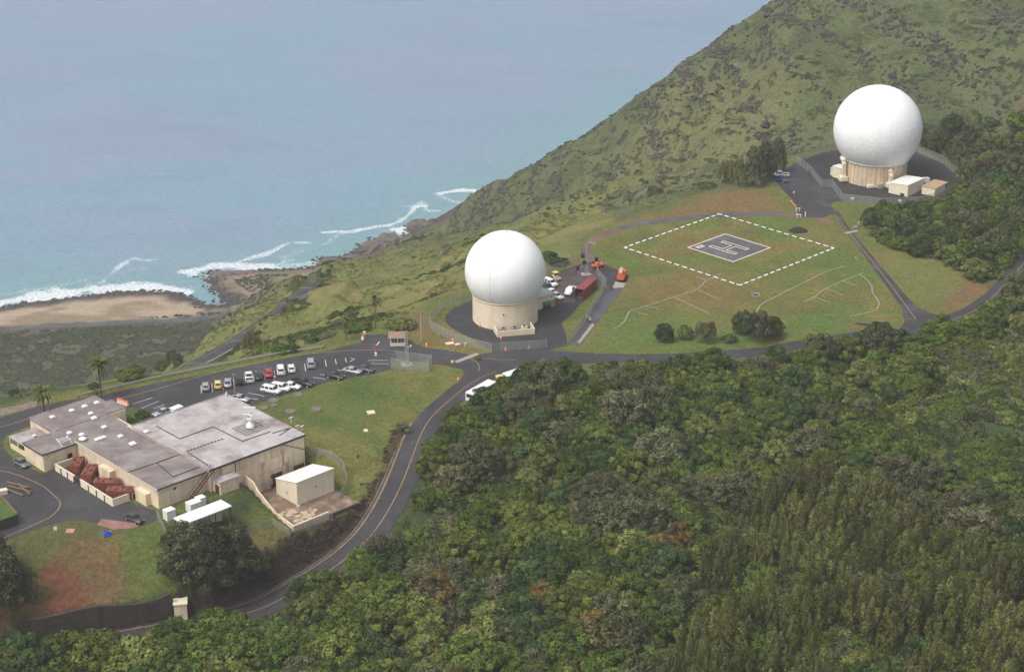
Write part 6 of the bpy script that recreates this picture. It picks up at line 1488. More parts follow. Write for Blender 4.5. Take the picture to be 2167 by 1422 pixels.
# ------------------------------------------------------------------ people
M_SKIN = mat('skin', (.36, .20, .13), .6, .05); 
def skin_mesh(name, verts, edges, radii, m, parent, root=0, lev=1):
    me = bpy.data.meshes.new(name); me.from_pydata(verts, edges, []); me.materials.append(m)
    o = link(name, me, parent); o.modifiers.new('skin', 'SKIN'); me.skin_vertices.new() if not me.skin_vertices else None
    for v, r in zip(me.skin_vertices[0].data, radii): v.radius = (r, r)
    me.skin_vertices[0].data[root].use_root = True
    if lev: s = o.modifiers.new('sub', 'SUBSURF'); s.levels = lev; s.render_levels = lev
    return o
def person(px, head, label, top, legs, hat=None, stride=.18, vest=None):
    t = empty('person', W(*px), head, label, 'person')
    K = [(0, 0, .95), (0, 0, 1.18), (0, 0, 1.42), (0, 0, 1.52), (.02, 0, 1.62), (.02, 0, 1.74),
         (0, .09, .90), (stride * .4, .10, .50), (stride, .10, .08), (stride + .16, .11, .05),
         (0, -.09, .90), (-stride * .2, -.10, .50), (-stride, -.10, .10), (-stride + .15, -.11, .05),
         (0, .19, 1.40), (-.05, .25, 1.14), (.06, .26, .92), (.10, .26, .84), (0, -.19, 1.40), (.02, -.25, 1.14), (.14, -.25, .94), (.18, -.25, .87)]
    E_ = [(0, 1), (1, 2), (2, 3), (3, 4), (4, 5), (0, 6), (6, 7), (7, 8), (8, 9), (0, 10), (10, 11), (11, 12), (12, 13), (2, 14), (14, 15), (15, 16), (16, 17), (2, 18), (18, 19), (19, 20), (20, 21)]
    Rr = [.13, .12, .13, .055, .095, .08, .085, .06, .045, .04, .085, .06, .045, .04, .06, .045, .035, .04, .06, .045, .035, .04]
    skin_mesh('body', K, E_, Rr, M_SKIN, t)
    def sub(name, ids, es, gr, m): 
        mp = {v: i for i, v in enumerate(ids)}
        skin_mesh(name, [K[i] for i in ids], [(mp[a], mp[b_]) for a, b_ in es], [Rr[i] + gr for i in ids], m, t)
    sub('trousers', [0, 6, 7, 8, 10, 11, 12], [(0, 6), (6, 7), (7, 8), (0, 10), (10, 11), (11, 12)], .014, legs)
    sub('shirt', [0, 1, 2, 14, 15, 18, 19], [(0, 1), (1, 2), (2, 14), (14, 15), (2, 18), (18, 19)], .016, top)
    if vest: sub('vest', [0, 1, 2], [(0, 1), (1, 2)], .034, vest)
    sub('shoes', [8, 9], [(8, 9)], .016, M_BLACK); sub('shoes', [12, 13], [(12, 13)], .016, M_BLACK)
    MB().lathe([(.118, 1.67), (.112, 1.74), (.08, 1.81), (0, 1.835)], 12, .02, 0).build('helmet' if hat else 'hair', hat or M_BLACK, t)
    if hat: MB().lathe([(.118, 1.675), (.16, 1.665), (.16, 1.68), (.118, 1.69)], 12, .03, 0).build('brim', hat, bpy.data.objects[t.children[-1].name])
    return t
C_ = {k: mat('cloth_' + k, c, .85, .1, 5) for k, c in {'navy': (.03, .035, .06), 'grey': (.16, .16, .16), 'white': (.7, .7, .66), 'lime': (.45, .62, .12), 'orange': (.7, .2, .05), 'green': (.05, .28, .12), 'dark': (.02, .02, .022)}.items()}
person(c4(1562, 955), hdg(c4(1562, 955), c4(1500, 1050)), 'person in a pale orange vest walking on the tarmac path, left of the pair', C_['white'], C_['navy'], M_WHITE, .2, mat('cloth_peach', (.72, .46, .28), .85, .05))
person(c4(1590, 972), hdg(c4(1590, 972), c4(1530, 1070)), 'person in a lime vest and white helmet on the tarmac path, right of the pair', C_['white'], C_['navy'], M_WHITE, -.18, C_['lime'])
person(c4(1779, 662), hdg(c4(1779, 662), c4(1700, 700)), 'person in dark clothes standing on the path beside the boom lift', C_['dark'], C_['navy'], None, .06)
person(c2(838, 462), LOW, 'person in white and green standing behind the parked white wagons', C_['green'], C_['grey'], M_WHITE, .05, C_['white'])
person(c5(428, 800), 0, 'person in dark clothes by the fence of the faceted radome forecourt', C_['dark'], C_['dark'], None, .1)
# ------------------------------------------------------------------ foliage
def leaf_material(name, col, col2, trans=.14):
    m, nt, b = new_mat(name); N, L = nt.nodes, nt.links
    N.remove(b)
    at = N.new('ShaderNodeAttribute'); at.attribute_name = 'tint'
    oi = N.new('ShaderNodeObjectInfo')
    r1 = N.new('ShaderNodeMapRange'); r1.inputs[3].default_value = .72; r1.inputs[4].default_value = 1.28; L.new(oi.outputs['Random'], r1.inputs[0])
    fr = N.new('ShaderNodeMath'); fr.operation = 'MULTIPLY'; fr.inputs[1].default_value = 7.31; L.new(oi.outputs['Random'], fr.inputs[0])
    f2 = N.new('ShaderNodeMath'); f2.operation = 'FRACT'; L.new(fr.outputs[0], f2.inputs[0])
    mx = N.new('ShaderNodeMix'); mx.data_type = 'RGBA'; mx.inputs[6].default_value = (*col, 1); mx.inputs[7].default_value = (*col2, 1); L.new(f2.outputs[0], mx.inputs[0])
    m1 = N.new('ShaderNodeMix'); m1.data_type = 'RGBA'; m1.blend_type = 'MULTIPLY'; m1.inputs[0].default_value = 1; L.new(mx.outputs[2], m1.inputs[6]); L.new(at.outputs['Color'], m1.inputs[7])
    m2 = N.new('ShaderNodeMix'); m2.data_type = 'RGBA'; m2.blend_type = 'MULTIPLY'; m2.inputs[0].default_value = 1; L.new(m1.outputs[2], m2.inputs[6]); L.new(r1.outputs[0], m2.inputs[7])
    d = N.new('ShaderNodeBsdfDiffuse'); t = N.new('ShaderNodeBsdfTranslucent'); ms = N.new('ShaderNodeMixShader'); ms.inputs[0].default_value = trans
    L.new(m2.outputs[2], d.inputs[0]); L.new(m2.outputs[2], t.inputs[0]); L.new(d.outputs[0], ms.inputs[1]); L.new(t.outputs[0], ms.inputs[2])
    L.new(ms.outputs[0], N['Material Output'].inputs[0])
    return m
LM = {'green': leaf_material('leaf_green', (.080, .124, .024), (.118, .142, .030)), 'dark': leaf_material('leaf_dark', (.046, .078, .026), (.066, .096, .030)),
      'olive': leaf_material('leaf_olive', (.112, .134, .036), (.138, .140, .042)), 'grey': leaf_material('leaf_grey', (.108, .122, .055), (.126, .124, .062)),
      'rust': leaf_material('leaf_rust', (.24, .130, .04), (.20, .13, .045)), 'yellow': leaf_material('leaf_yellow', (.120, .152, .038), (.145, .158, .046)),
      'palm': leaf_material('leaf_palm', (.098, .124, .039), (.098, .124, .039)), 'straw': leaf_material('leaf_straw', (.165, .185, .055), (.21, .19, .07)), 'scrub': leaf_material('leaf_scrub', (.085, .105, .048), (.110, .118, .060)),
      'blackgreen': leaf_material('leaf_blackgreen', (.082, .090, .042), (.100, .098, .046))}
M_BARK = mat('bark', (.12, .095, .075), .95, .25, 3); M_BARKG = mat('bark_grey', (.13, .115, .09), .95, .2, 3)
def leaf_cloud(name, lobes, n_per, size, rs, m, aspect=1.0, tint_sd=.22, fuzz=.16, drop=None, lobe_sd=.16, hang=0.0, lobe_rgb=None):
    """many small leaf faces over a set of lobes (cx,cy,cz, rx,ry,rz)"""
    g = np.random.default_rng(rs); lobes = np.array(lobes, float); nl = len(lobes)
    C = np.repeat(lobes[:, :3], n_per, 0); RR = np.repeat(lobes[:, 3:6], n_per, 0)
    d = g.normal(size=(nl * n_per, 3)); d[:, 2] = np.where(d[:, 2] < -.3, -d[:, 2], d[:, 2]); d /= np.linalg.norm(d, axis=1)[:, None]
    rad = 1 - np.abs(g.normal(0, fuzz, (len(d), 1))) + g.normal(0, fuzz * .35, (len(d), 1))
    p = C + RR * d * rad
    tl = np.clip(1 + g.normal(0, lobe_sd, nl), .5, 1.6); tint = np.repeat(tl, n_per) * np.clip(1 + g.normal(0, tint_sd, len(p)), .35, 1.9)
    # drop leaves buried deep in other lobes
    keep = np.ones(len(p), bool)
    for k in range(nl):
        q = (p - lobes[k, :3]) / lobes[k, 3:6]; keep &= ~((np.einsum('ij,ij->i', q, q) < .42) & (np.repeat(np.arange(nl), n_per) != k))
    p, d, tint, RR = p[keep], d[keep], tint[keep], RR[keep]
    n = d / RR; n /= np.linalg.norm(n, axis=1)[:, None]; n = n + g.normal(0, .33, n.shape); n /= np.linalg.norm(n, axis=1)[:, None]
    a = np.cross(n, g.normal(size=n.shape)); 
    if hang: a = a * (1 - hang) + np.array([0, 0, 1.0]) * hang
    a /= np.linalg.norm(a, axis=1)[:, None]; b = np.cross(n, a)
    s = size * g.uniform(.6, 1.35, (len(p), 1))
    a *= s * aspect; b *= s
    V = np.stack([p - a, p - b * .6, p + a, p + b * .6], 1).reshape(-1, 3)
    me = bpy.data.meshes.new(name); nf = len(p)
    me.vertices.add(4 * nf); me.loops.add(4 * nf); me.polygons.add(nf)
    me.vertices.foreach_set('co', V.ravel()); me.loops.foreach_set('vertex_index', np.arange(4 * nf, dtype=np.int32)); me.polygons.foreach_set('loop_start', np.arange(0, 4 * nf, 4, dtype=np.int32))
    me.update(calc_edges=True)
    at = me.color_attributes.new('tint', 'FLOAT_COLOR', 'POINT'); c = np.ones((4 * nf, 4)); hue = g.normal(0, .05, nf)
    c[:, 0] = np.repeat(tint * (1 + hue), 4); c[:, 1] = np.repeat(tint, 4); c[:, 2] = np.repeat(tint * (1 - hue), 4)
    if lobe_rgb is not None: c[:, :3] *= np.repeat(np.repeat(np.array(lobe_rgb), n_per, 0)[keep], 4, 0)
    at.data.foreach_set('color', c.ravel())
    me.materials.append(m)
    return me
def dome_lobes(rs, R_, H, n, r, base=.25, flat=.8):
    g = random.Random(rs); out = []
    for k in range(n):
        u = (k + .5) / n; ph = k * 2.39996 + g.uniform(-.4, .4); el = math.asin(min(1, max(-.15, 1 - 1.12 * u)))
        rr = g.uniform(.62, 1.04); rl = r * g.uniform(.75, 1.3)
        out.append((R_ * rr * math.cos(el) * math.cos(ph) - 0, R_ * rr * math.cos(el) * math.sin(ph), H * base + (H * (1 - base) - rl) * max(0, math.sin(el)) * rr, rl, rl, rl * flat))
    return out
def trunk_mesh(name, H, R_, rs, m, lean=.1, r0=.22, limbs=6):
    g = random.Random(rs); mb = MB(); p = Vector((0, 0, -.6)); pts = [p]
    for k in range(4): p = p + Vector((g.uniform(-lean, lean), g.uniform(-lean, lean), (H * .5 + .6) / 4)); pts.append(p)
    mb.tube(pts, r0, 7, [r0, r0 * .85, r0 * .72, r0 * .6, r0 * .5])
    for k in range(limbs):
        a = 2 * math.pi * k / limbs + g.uniform(-.3, .3); s = pts[2].lerp(pts[4], g.uniform(0, 1)); e = s + Vector((math.cos(a) * R_ * .55, math.sin(a) * R_ * .55, H * g.uniform(.2, .4)))
        mid = s.lerp(e, .5) + Vector((0, 0, -.15)); mb.tube([s, mid, e], .1, 5, [r0 * .45, r0 * .3, r0 * .12])
    return mb.mesh(name, m)
PROTO = {}
def proto(kind, k, crown, trunk): PROTO.setdefault(kind, []).append((crown, trunk))
for k in range(7):
    R_, H = (3.4, 5.2) if k < 5 else (2.7, 4.4)
    R_ *= 1 + .1 * math.sin(k * 2.1); m = LM[['green', 'green', 'dark', 'yellow', 'green', 'dark', 'green'][k]]
    proto('broad', k, leaf_cloud('crown', dome_lobes(k + 1, R_, H, 40 + 4 * (k % 3), .88, .22, .85), 120, .23, k + 10, m, .9, .20, .12, None, .2), trunk_mesh('trunk', H, R_, k, M_BARK))
for k in range(4):   # feathery upright plumes
    g = random.Random(100 + k); lb = []; R_ = 2.9; H = 8.5 + k % 2
    for i in range(10):
        a = i * 2.39996; rr = R_ * math.sqrt((i + .4) / 10) * g.uniform(.92, 1.08); zt = H * (1 - .50 * (rr / R_) ** 1.7) * g.uniform(.84, 1.08); hh = g.uniform(2.0, 2.9); q = g.uniform(.8, 1.15); x0, y0 = rr * math.cos(a), rr * math.sin(a)
        lb.append((x0, y0, zt - hh, .62 * q, .62 * q, hh))
        for k2 in range(3):
            a2 = a + k2 * 2.09; lb.append((x0 + .42 * math.cos(a2), y0 + .42 * math.sin(a2), zt - hh * g.uniform(1.2, 1.7), .52 * q, .52 * q, hh * .62))
    lb.append((0, 0, H * .32, 2.0, 2.0, 1.6)); lb.append((.8, .6, H * .22, 1.6, 1.6, 1.4))
    proto('plume', k, leaf_cloud('crown', lb, 150, .125, 200 + k, LM['olive'], 1.5, .14, .13, hang=.3, lobe_sd=.2), trunk_mesh('trunk', H, 2.2, 50 + k, M_BARK, r0=.26))
for k in range(4):   # greyish open crowns
    m = LM[['grey', 'grey', 'grey', 'rust'][k]]; R_, H = 3.6, 6.4
    proto('grey', k, leaf_cloud('crown', dome_lobes(300 + k, R_, H, 36, .95, .3, 1.0), 105, .19, 300 + k, LM['grey'], 1.3, .26, .24, lobe_rgb=None if k < 3 else [((1.55, .98, .60) if (i * 7 + i // 5) % 3 == 0 else (1.1, .95, .85)) for i in range(36)]), trunk_mesh('trunk', H * 1.2, R_ * 1.35, 70 + k, M_BARKG, r0=.2, limbs=7))
for k in range(3):   # dark heavy crowns
    g = random.Random(400 + k); lb = []; R_ = 3.2; H = 9.5
    for i in range(42):
        a = i * 2.39996; z = H * (.18 + .82 * i / 42); rr = R_ * (1.0 - .75 * (max(0, (z / H) - .45) / .55) ** 1.4) * g.uniform(.5, 1.0)
        lb.append((rr * math.cos(a), rr * math.sin(a), z - .6, 1.0, 1.0, 1.25))
    proto('darkcone', k, leaf_cloud('crown', lb, 130, .16, 400 + k, LM['blackgreen'], 2.0, .3, .3, hang=.4), trunk_mesh('trunk', H, 2, 80 + k, M_BARK))
# small bushes, tufts and rocks used in masses
BUSH = []
for k in range(6):
    m = LM[['green', 'dark', 'yellow', 'grey', 'scrub', 'green'][k]]
    BUSH.append(leaf_cloud('bush', dome_lobes(500 + k, .85, 1.0, 9, .45, .15), 70, .15, 500 + k, m, 1.0, .25, .25))
SCRUB = [leaf_cloud('scrub', dome_lobes(520 + k, .9, .8, 7, .45, .1), 46, .19, 520 + k, LM[['scrub', 'scrub', 'dark', 'grey'][k]], 1.1, .28, .28) for k in range(4)]
TUFT = [leaf_cloud('tuft', [(0, 0, 0, .7, .6, .38), (.5, .3, 0, .5, .5, .3), (-.5, .2, 0, .5, .4, .3)], 46, .11, 540 + k, LM['straw'], 1.7, .2, .3) for k in range(3)]
M_ROCK = mat('lava_rock', (.050, .047, .042), .95, .45, 1.3, (.11, .10, .088), .6, .8)
M_SROCK = mat('shore_rock', (.14, .115, .095), .95, .4, .5, (.30, .24, .18), .8, .3)
def rock_mesh(name, rs, m, sub=2, amp=.35, flat=.6):
    bm = bmesh.new(); bmesh.ops.create_icosphere(bm, subdivisions=sub, radius=1)
    co = np.array([v.co[:] for v in bm.verts]); nn = fbm(co[:, 0] * 3 + rs * 7.7, co[:, 1] * 3 + co[:, 2] * 2.3, 1.6, 3, rs) - .5
    q = np.round(co * 2.2 + nn[:, None]) / 2.2
    for v, n_, qq in zip(bm.verts, nn, q):
        v.co = (Vector(v.co) * .6 + Vector(qq) * .4) * (1 + amp * 2 * n_); v.co.z *= flat
    me = bpy.data.meshes.new(name); bm.to_mesh(me); bm.free(); me.materials.append(m); return me
ROCKS = [rock_mesh('rock', k, M_ROCK, 2, .4, .75) for k in range(5)]
def scatter(name, meshes, pts, label=None, up=None):
    """one mass object: copies of a few small meshes on points (x, y, z, scale, turn, which)"""
    pts = np.array(pts, float); n = len(pts)
    hold = bpy.data.collections.new(name + '_source')
    for i, m in enumerate(meshes):
        hold.objects.link(bpy.data.objects.new('%s_source_%02d' % (name, i), m))
    me = bpy.data.meshes.new(name); me.vertices.add(n); me.vertices.foreach_set('co', np.ascontiguousarray(pts[:, :3]).ravel())
    me.attributes.new('size', 'FLOAT', 'POINT').data.foreach_set('value', np.ascontiguousarray(pts[:, 3]))
    me.attributes.new('turn', 'FLOAT', 'POINT').data.foreach_set('value', np.ascontiguousarray(pts[:, 4]))
    me.attributes.new('which', 'INT', 'POINT').data.foreach_set('value', np.ascontiguousarray(pts[:, 5].astype(np.int32)))
    ng = bpy.data.node_groups.new(name, 'GeometryNodeTree')
    ng.interface.new_socket('Geometry', in_out='INPUT', socket_type='NodeSocketGeometry'); ng.interface.new_socket('Geometry', in_out='OUTPUT', socket_type='NodeSocketGeometry')
    N, L = ng.nodes, ng.links; gi = N.new('NodeGroupInput'); go = N.new('NodeGroupOutput')
    ci = N.new('GeometryNodeCollectionInfo'); ci.inputs[0].default_value = hold; ci.inputs[1].default_value = True; ci.inputs[2].default_value = True
    ip = N.new('GeometryNodeInstanceOnPoints'); ip.inputs['Pick Instance'].default_value = True
    def attr(nm, ty):
        a = N.new('GeometryNodeInputNamedAttribute'); a.data_type = ty; a.inputs[0].default_value = nm; return a.outputs[0]
    cx = N.new('ShaderNodeCombineXYZ'); L.new(attr('turn', 'FLOAT'), cx.inputs[2]); er = N.new('FunctionNodeEulerToRotation'); L.new(cx.outputs[0], er.inputs[0])
    L.new(gi.outputs[0], ip.inputs['Points']); L.new(ci.outputs[0], ip.inputs['Instance']); L.new(attr('which', 'INT'), ip.inputs['Instance Index']); L.new(er.outputs[0], ip.inputs['Rotation']); L.new(attr('size', 'FLOAT'), ip.inputs['Scale'])
    L.new(ip.outputs[0], go.inputs[0])
    o = link(name, me); o.modifiers.new('copies', 'NODES').node_group = ng
    return tag(o, label, None, None, 'stuff')
# ------------------------------------------------------------------ single trees
def tree(kind, k, p, s=1.0, label=None, cat='tree', group=None, name=None, sz=None, rz=None):
    crown, trunk = PROTO[kind][k % len(PROTO[kind])]
    nm = name or {'broad': 'broadleaf_tree', 'plume': 'ironwood_tree', 'grey': 'grey_tree', 'darkcone': 'dark_tree'}[kind]
    t = empty(nm, p, rz if rz is not None else (p[0] * 7.13 + p[1] * 3.7) % 6.28, label, cat, group)
    t.scale = (s, s, sz or s)
    link('trunk', trunk, t); link('crown', crown, t)
    return t
def bush(k, p, s, label, sz=None, group=None, name='bush', cat='bush'):
    t = empty(name, p, (p[0] * 5.1 + p[1]) % 6.28, label, cat, group); t.scale = (s, s, sz or s)
    BIG = BUSHBIG[k % len(BUSHBIG)]; link('foliage', BIG, t); link('stem', STEM, t)
    return t
BUSHBIG = [leaf_cloud('foliage', dome_lobes(600 + k, .82, 1.0, 20, .34, .18), 130, .085, 600 + k, LM[['green', 'dark', 'yellow', 'grey'][k]], 1.0, .25, .2) for k in range(4)]
STEM = MB().bar((0, 0, -.3), (0, 0, .6), .07, .04, 6).bar((0, 0, .2), (.3, .1, .7), .04, .02, 5).bar((0, 0, .2), (-.25, .2, .7), .04, .02, 5).mesh('stem', M_BARK)
# big dark clump below the canopy, and the one at the left edge: three stems each
big = [((395, 1225), 1.05, .95, 'left'), ((445, 1245), 1.15, 1.15, 'middle'), ((500, 1228), 1.0, 1.0, 'right')]
for i, (p, s, sz, w_) in enumerate(big):
    tree('darkcone', i, HIT(*p), s * 1.45, 'big dark feathery tree before the white canopy, %s one of the clump' % w_, group='dark trees before the white canopy', sz=sz * 1.25)
tree('darkcone', 1, HIT(20, 1290), 1.5, 'dark tree at the left edge above the red earth, lower one', group='dark trees at the left edge', sz=1.15)
tree('darkcone', 2, HIT(-25, 1240), 1.7, 'dark tree at the left edge above the red earth, upper one', group='dark trees at the left edge', sz=1.2)
bush(0, HIT(545, 1212), 3.0, 'bright green bush at the right foot of the big dark trees')
for i, (p, s, lb) in enumerate((((1405, 722), .72, 'small dark round tree at the left end of the row in the field'), ((1449, 716), .55, 'small low green tree second in the row in the field'), ((1494, 724), .72, 'grey-green open tree third in the row in the field'), ((1572, 703), .85, 'dark green tree at the left of the big group in the field'), ((1604, 722), 1.0, 'largest grey-green tree of the group in the field'), ((1632, 712), .85, 'right-hand pale green tree of the group in the field'))):
    tree(['broad', 'broad', 'grey', 'broad', 'grey', 'broad'][i], [2, 0, 0, 2, 1, 0][i], W(*p), s, lb, group='trees standing in the field', sz=s * 1.3)
bush(3, W(1545, 722), 2.0, 'pale sprawling bush between the trees in the field')
for i, (p, s, sz) in enumerate((((1535, 388), .85, 1.0), ((1562, 393), .95, 1.1), ((1592, 394), 1.0, 1.25), ((1618, 382), .95, 1.25), ((1645, 366), .8, 1.15))):
    tree(['plume', 'plume', 'darkcone', 'darkcone', 'darkcone'][i], i, HIT(*p), s, ['olive feathery tree at the left end of the clump by the forecourt', 'olive feathery tree second from the left in the clump by the forecourt', 'tall dark tree in the middle of the clump by the forecourt', 'tall dark tree fourth in the clump by the forecourt', 'dark tree at the right end of the clump, behind the pickups'][i], group='trees by the forecourt', sz=sz)
tree('broad', 5, W(1843, 478), 1.05, 'dark round tree standing on the grass below the gravel yard', sz=1.3)
# palms
FROND = []
for k in range(3):
    g = random.Random(k); vs, fs = [], []
    n = 9
    for j in range(n):
        t_ = j / (n - 1); x = 2.2 * t_; z = .55 * math.sin(t_ * 2.2) - 1.1 * t_ * t_ * (.7 + .3 * k)
        w_ = .34 * math.sin(math.pi * min(1, t_ * .9 + .12))
        vs += [(x, -w_, z - .16), (x, 0, z), (x, w_, z - .16)]
    for j in range(n - 1):
        a = 3 * j; fs += [[a, a + 1, a + 4, a + 3], [a + 1, a + 2, a + 5, a + 4]]
    me = MB().add(vs, fs).mesh('frond', LM['palm'] if k < 2 else LM['straw'])
    c = np.ones((len(vs), 4)); tt = np.repeat(np.random.default_rng(k).uniform(.75, 1.25, n), 3); c[:, :3] = tt[:, None]
    me.color_attributes.new('tint', 'FLOAT_COLOR', 'POINT').data.foreach_set('color', c.ravel()); FROND.append(me)
def palm(p, H, s, label, n=26, thick=.22):
    t = empty('palm_tree', p, 0, label, 'palm', 'palm trees')
    rings = [(0, -.5)] + [(thick * (1.25 if i == 0 else 1.0 - .25 * i / 12) * (1.06 if i % 2 else 1), -.5 + (H + .5) * i / 12) for i in range(13)]
    MB().lathe(rings, 10).build('trunk', M_BARK, t)
    g = random.Random(int(p[0] * 10))
    for i in range(n):
        q = link('frond', FROND[2 if i >= n - 6 else i % 2], t); q.location = (0, 0, H)
        q.rotation_euler = (g.uniform(-.2, .2), R(g.uniform(-62, 8)) if i < n - 6 else R(g.uniform(35, 60)), i * 2.39996); q.scale = (s, s, s)
palm(W(95, 884), 6.2, 1.4, 'stout palm left of the low wing beside the road'); palm(W(214, 843), 8.0, 1.4, 'taller stout palm behind the low wing roof', 30)
palm(HIT(795, 697), 7.8, .95, 'slender tall palm on the slope above the guard house', 15, .13); palm(HIT(733, 722), 5.2, .85, 'slender palm on the grass below the tall one', 15, .13)
# bushes that can be told apart
for k, px, s, sz, lb in ((0, (280, 800), 3.4, 3.0, 'broad green bush on the bank edge right of the taller palm'), (0, (345, 783), 2.6, 3.4, 'green bush left of the feathery bush on the bank edge'), (1, (32, 838), 1.6, 1.9, 'dark bush by the bank edge left of the stout palm'), (3, (48, 840), 1.6, 1.3, 'greyish bush right of the dark bush at the bank edge'),
                       (1, (200, 822), 1.5, 1.6, 'small dark bush at the foot of the taller palm'), (0, (205, 832), 1.2, 1.0, 'low green bush just below the small dark bush'),
                       (0, (560, 748), 2.6, 2.2, 'dense green bush below the feathery tree on the bank'), (0, (592, 745), 2.8, 2.0, 'dense green bush second along the bank edge'), (1, (618, 742), 2.2, 1.8, 'dense dark bush third along the bank edge'),
                       (0, (742, 703), 2.2, 2.2, 'green bush left of the slender tall palm'), (0, (768, 697), 2.4, 2.4, 'thick green bush at the foot of the slender tall palm'), (2, (848, 694), 3.6, 2.4, 'wide yellow-green domed bush behind the guard house'), (3, (690, 716), 2.2, 1.8, 'greyish bush on the bank left of the slender palm'),
                       (1, (660, 725), 2.2, 1.8, 'dark bush on the bank between the two palms and the feathery tree'), (0, (300, 884), 1.6, 1.7, 'round green shrub in the courtyard beside the silver saloon'), (1, (325, 893), 1.0, 1.0, 'low dark shrub in the courtyard at the hall wall'), (2, (285, 892), .8, .8, 'small yellow-green shrub in the courtyard'),
                       (1, (1180, 560), 3.0, 2.0, 'dark bush right behind the smooth radome'), (1, (1160, 548), 3.0, 2.2, 'dark bush on the slope behind the smooth radome, upper one'), (3, (1385, 410), 2.8, 2.6, 'bare grey bush on the slope above the grey path'), (3, (1495, 400), 3.0, 2.4, 'grey bush left of the olive feathery trees'), (2, (1012, 762), .8, .9, 'small ragged shrub at the tip of the lawn')):
    bush(k, HIT(*px), s, lb, sz)
tree('plume', 0, HIT(535, 745), .95, 'feathery pale green tree on the bank above the winding road', sz=.95)
tree('grey', 0, HIT(368, 780), .75, 'tall feathery grey-green bush on the bank edge behind the guard rail', sz=.95)
# ------------------------------------------------------------------ the woods
def in_px(xs, ys, zs, poly):
    z = zs - CAMH; d = ys * math.cos(PITCH) - z * math.sin(PITCH); up = ys * math.sin(PITCH) + z * math.cos(PITCH)
    return inside(1083.5 + FPX * xs / d, 711 - FPX * up / d, poly)
def proj(xs, ys, zs):
    z = zs - CAMH; d = ys * math.cos(PITCH) - z * math.sin(PITCH); up = ys * math.sin(PITCH) + z * math.cos(PITCH)
    return 1083.5 + FPX * xs / d, 711 - FPX * up / d, d
def cands(x0, x1, y0, y1, step, seed):
    g = np.random.default_rng(seed); xs, ys = np.meshgrid(np.arange(x0, x1, step), np.arange(y0, y1, step * .9))
    xs[1::2] += step / 2
    xs = xs.ravel() + g.uniform(-.42, .42, xs.size) * step; ys = ys.ravel() + g.uniform(-.42, .42, ys.size) * step
    return xs, ys, HG(xs, ys), g
WOOD = [(1222, 785), (1275, 772), (1400, 768), (1480, 768), (1560, 768), (1650, 760), (1740, 746), (1800, 733), (1880, 722), (1990, 708), (2060, 690), (2112, 662), (2150, 625), (2200, 575), (2300, 500), (3300, 330), (3300, 1800), (-600, 1800), (-600, 1480), (-300, 1440), (0, 1412), (150, 1392), (300, 1370), (430, 1343), (560, 1296), (640, 1256), (690, 1225), (730, 1195), (775, 1150), (812, 1105), (840, 1055), (862, 1005), (882, 958), (905, 925), (935, 885), (985, 858), (1030, 852), (1070, 826), (1110, 806), (1160, 790)]
WOOD2 = [(2042, 372), (2010, 345), (1975, 325), (1950, 312), (1950, 290), (2000, 270), (2100, 250), (2300, 230), (3100, 200), (3100, 330), (2300, 480), (2190, 500), (2140, 548), (2108, 588), (2070, 602), (2045, 580), (1985, 548), (1920, 535), (1880, 520), (1850, 500), (1838, 470), (1880, 448), (1960, 446), (2030, 420), (2050, 396)]
IRON = [(1500, 1125), (1640, 1075), (1800, 1065), (1900, 1120), (1960, 1180), (2060, 1190), (2200, 1130), (2500, 1200), (2600, 1700), (1420, 1700), (1395, 1430), (1440, 1280)]
THIN = [(1930, 745), (2100, 715), (2300, 690), (2400, 1060), (2120, 1040), (2010, 980), (1880, 960), (1890, 880), (1960, 830)]
GREYS = [(1330, 850, 70, 70), (1345, 930, 60, 50), (1000, 960, 45, 45), (975, 1040, 40, 40), (1290, 1090, 100, 55), (1560, 1010, 110, 60), (1760, 1030, 110, 55), (1900, 1050, 120, 60), (2080, 1110, 110, 60), (1450, 1140, 45, 35), (930, 1240, 60, 60), (1270, 1340, 70, 60), (2100, 1250, 90, 50), (1900, 1250, 70, 50), (1120, 850, 45, 35), (1180, 905, 30, 30), (820, 1150, 50, 40), (1980, 1330, 60, 40), (1450, 1210, 60, 50)]
RUST = [(1145, 1270), (1232, 1340), (1700, 1010), (1420, 1150), (1745, 1140), (1590, 1020)]
xs, ys, zs, g = cands(-150, 430, 215, 660, 4.9, 7)
ok = in_px(xs, ys, zs, WOOD) | in_px(xs, ys, zs, WOOD2)
dm_, pm_ = seg_dist(xs, ys, main_line); ok &= dm_ > 4.9
px_, py_, dd_ = proj(xs, ys, zs)
ok &= (px_ > -500) & (px_ < 3100) & (py_ < 1700)
thin = inside(px_, py_, THIN); ok &= ~(thin & (g.random(len(xs)) < .72))
clear = inside(px_, py_, [(2010, 855), (2110, 810), (2260, 800), (2260, 960), (2090, 950)]); ok &= ~clear
ironm = inside(px_, py_, IRON); ok &= ~(ironm & (g.random(len(xs)) < .50)); ok &= ~(~ironm & (g.random(len(xs)) < .14))
gaps = fbm(xs, ys, 14, 3, 88); ok &= ~((gaps > .66) & (g.random(len(xs)) < .8))
xs, ys, zs, px_, py_, dd_, thin = (a[ok] for a in (xs, ys, zs, px_, py_, dd_, thin))
iron = inside(px_, py_, IRON); w2 = in_px(xs, ys, zs, WOOD2)
greyd = np.zeros(len(xs)); 
for gx0, gy0, rx0, ry0 in GREYS: greyd = np.maximum(greyd, 1 - np.hypot((px_ - gx0) / rx0, (py_ - gy0 - 25) / ry0))
isg = (greyd > 0) & (g.random(len(xs)) < .6) | (w2 & (ys > 530) & (g.random(len(xs)) < .5)) | (g.random(len(xs)) < .05)
rustd = np.min([np.hypot(px_ - a, (py_ - b_ - 20)) for a, b_ in RUST], axis=0) < 26
kind = np.where(iron & (g.random(len(xs)) < .80), 1, np.where(rustd, 3, np.where(isg, 2, 0)))
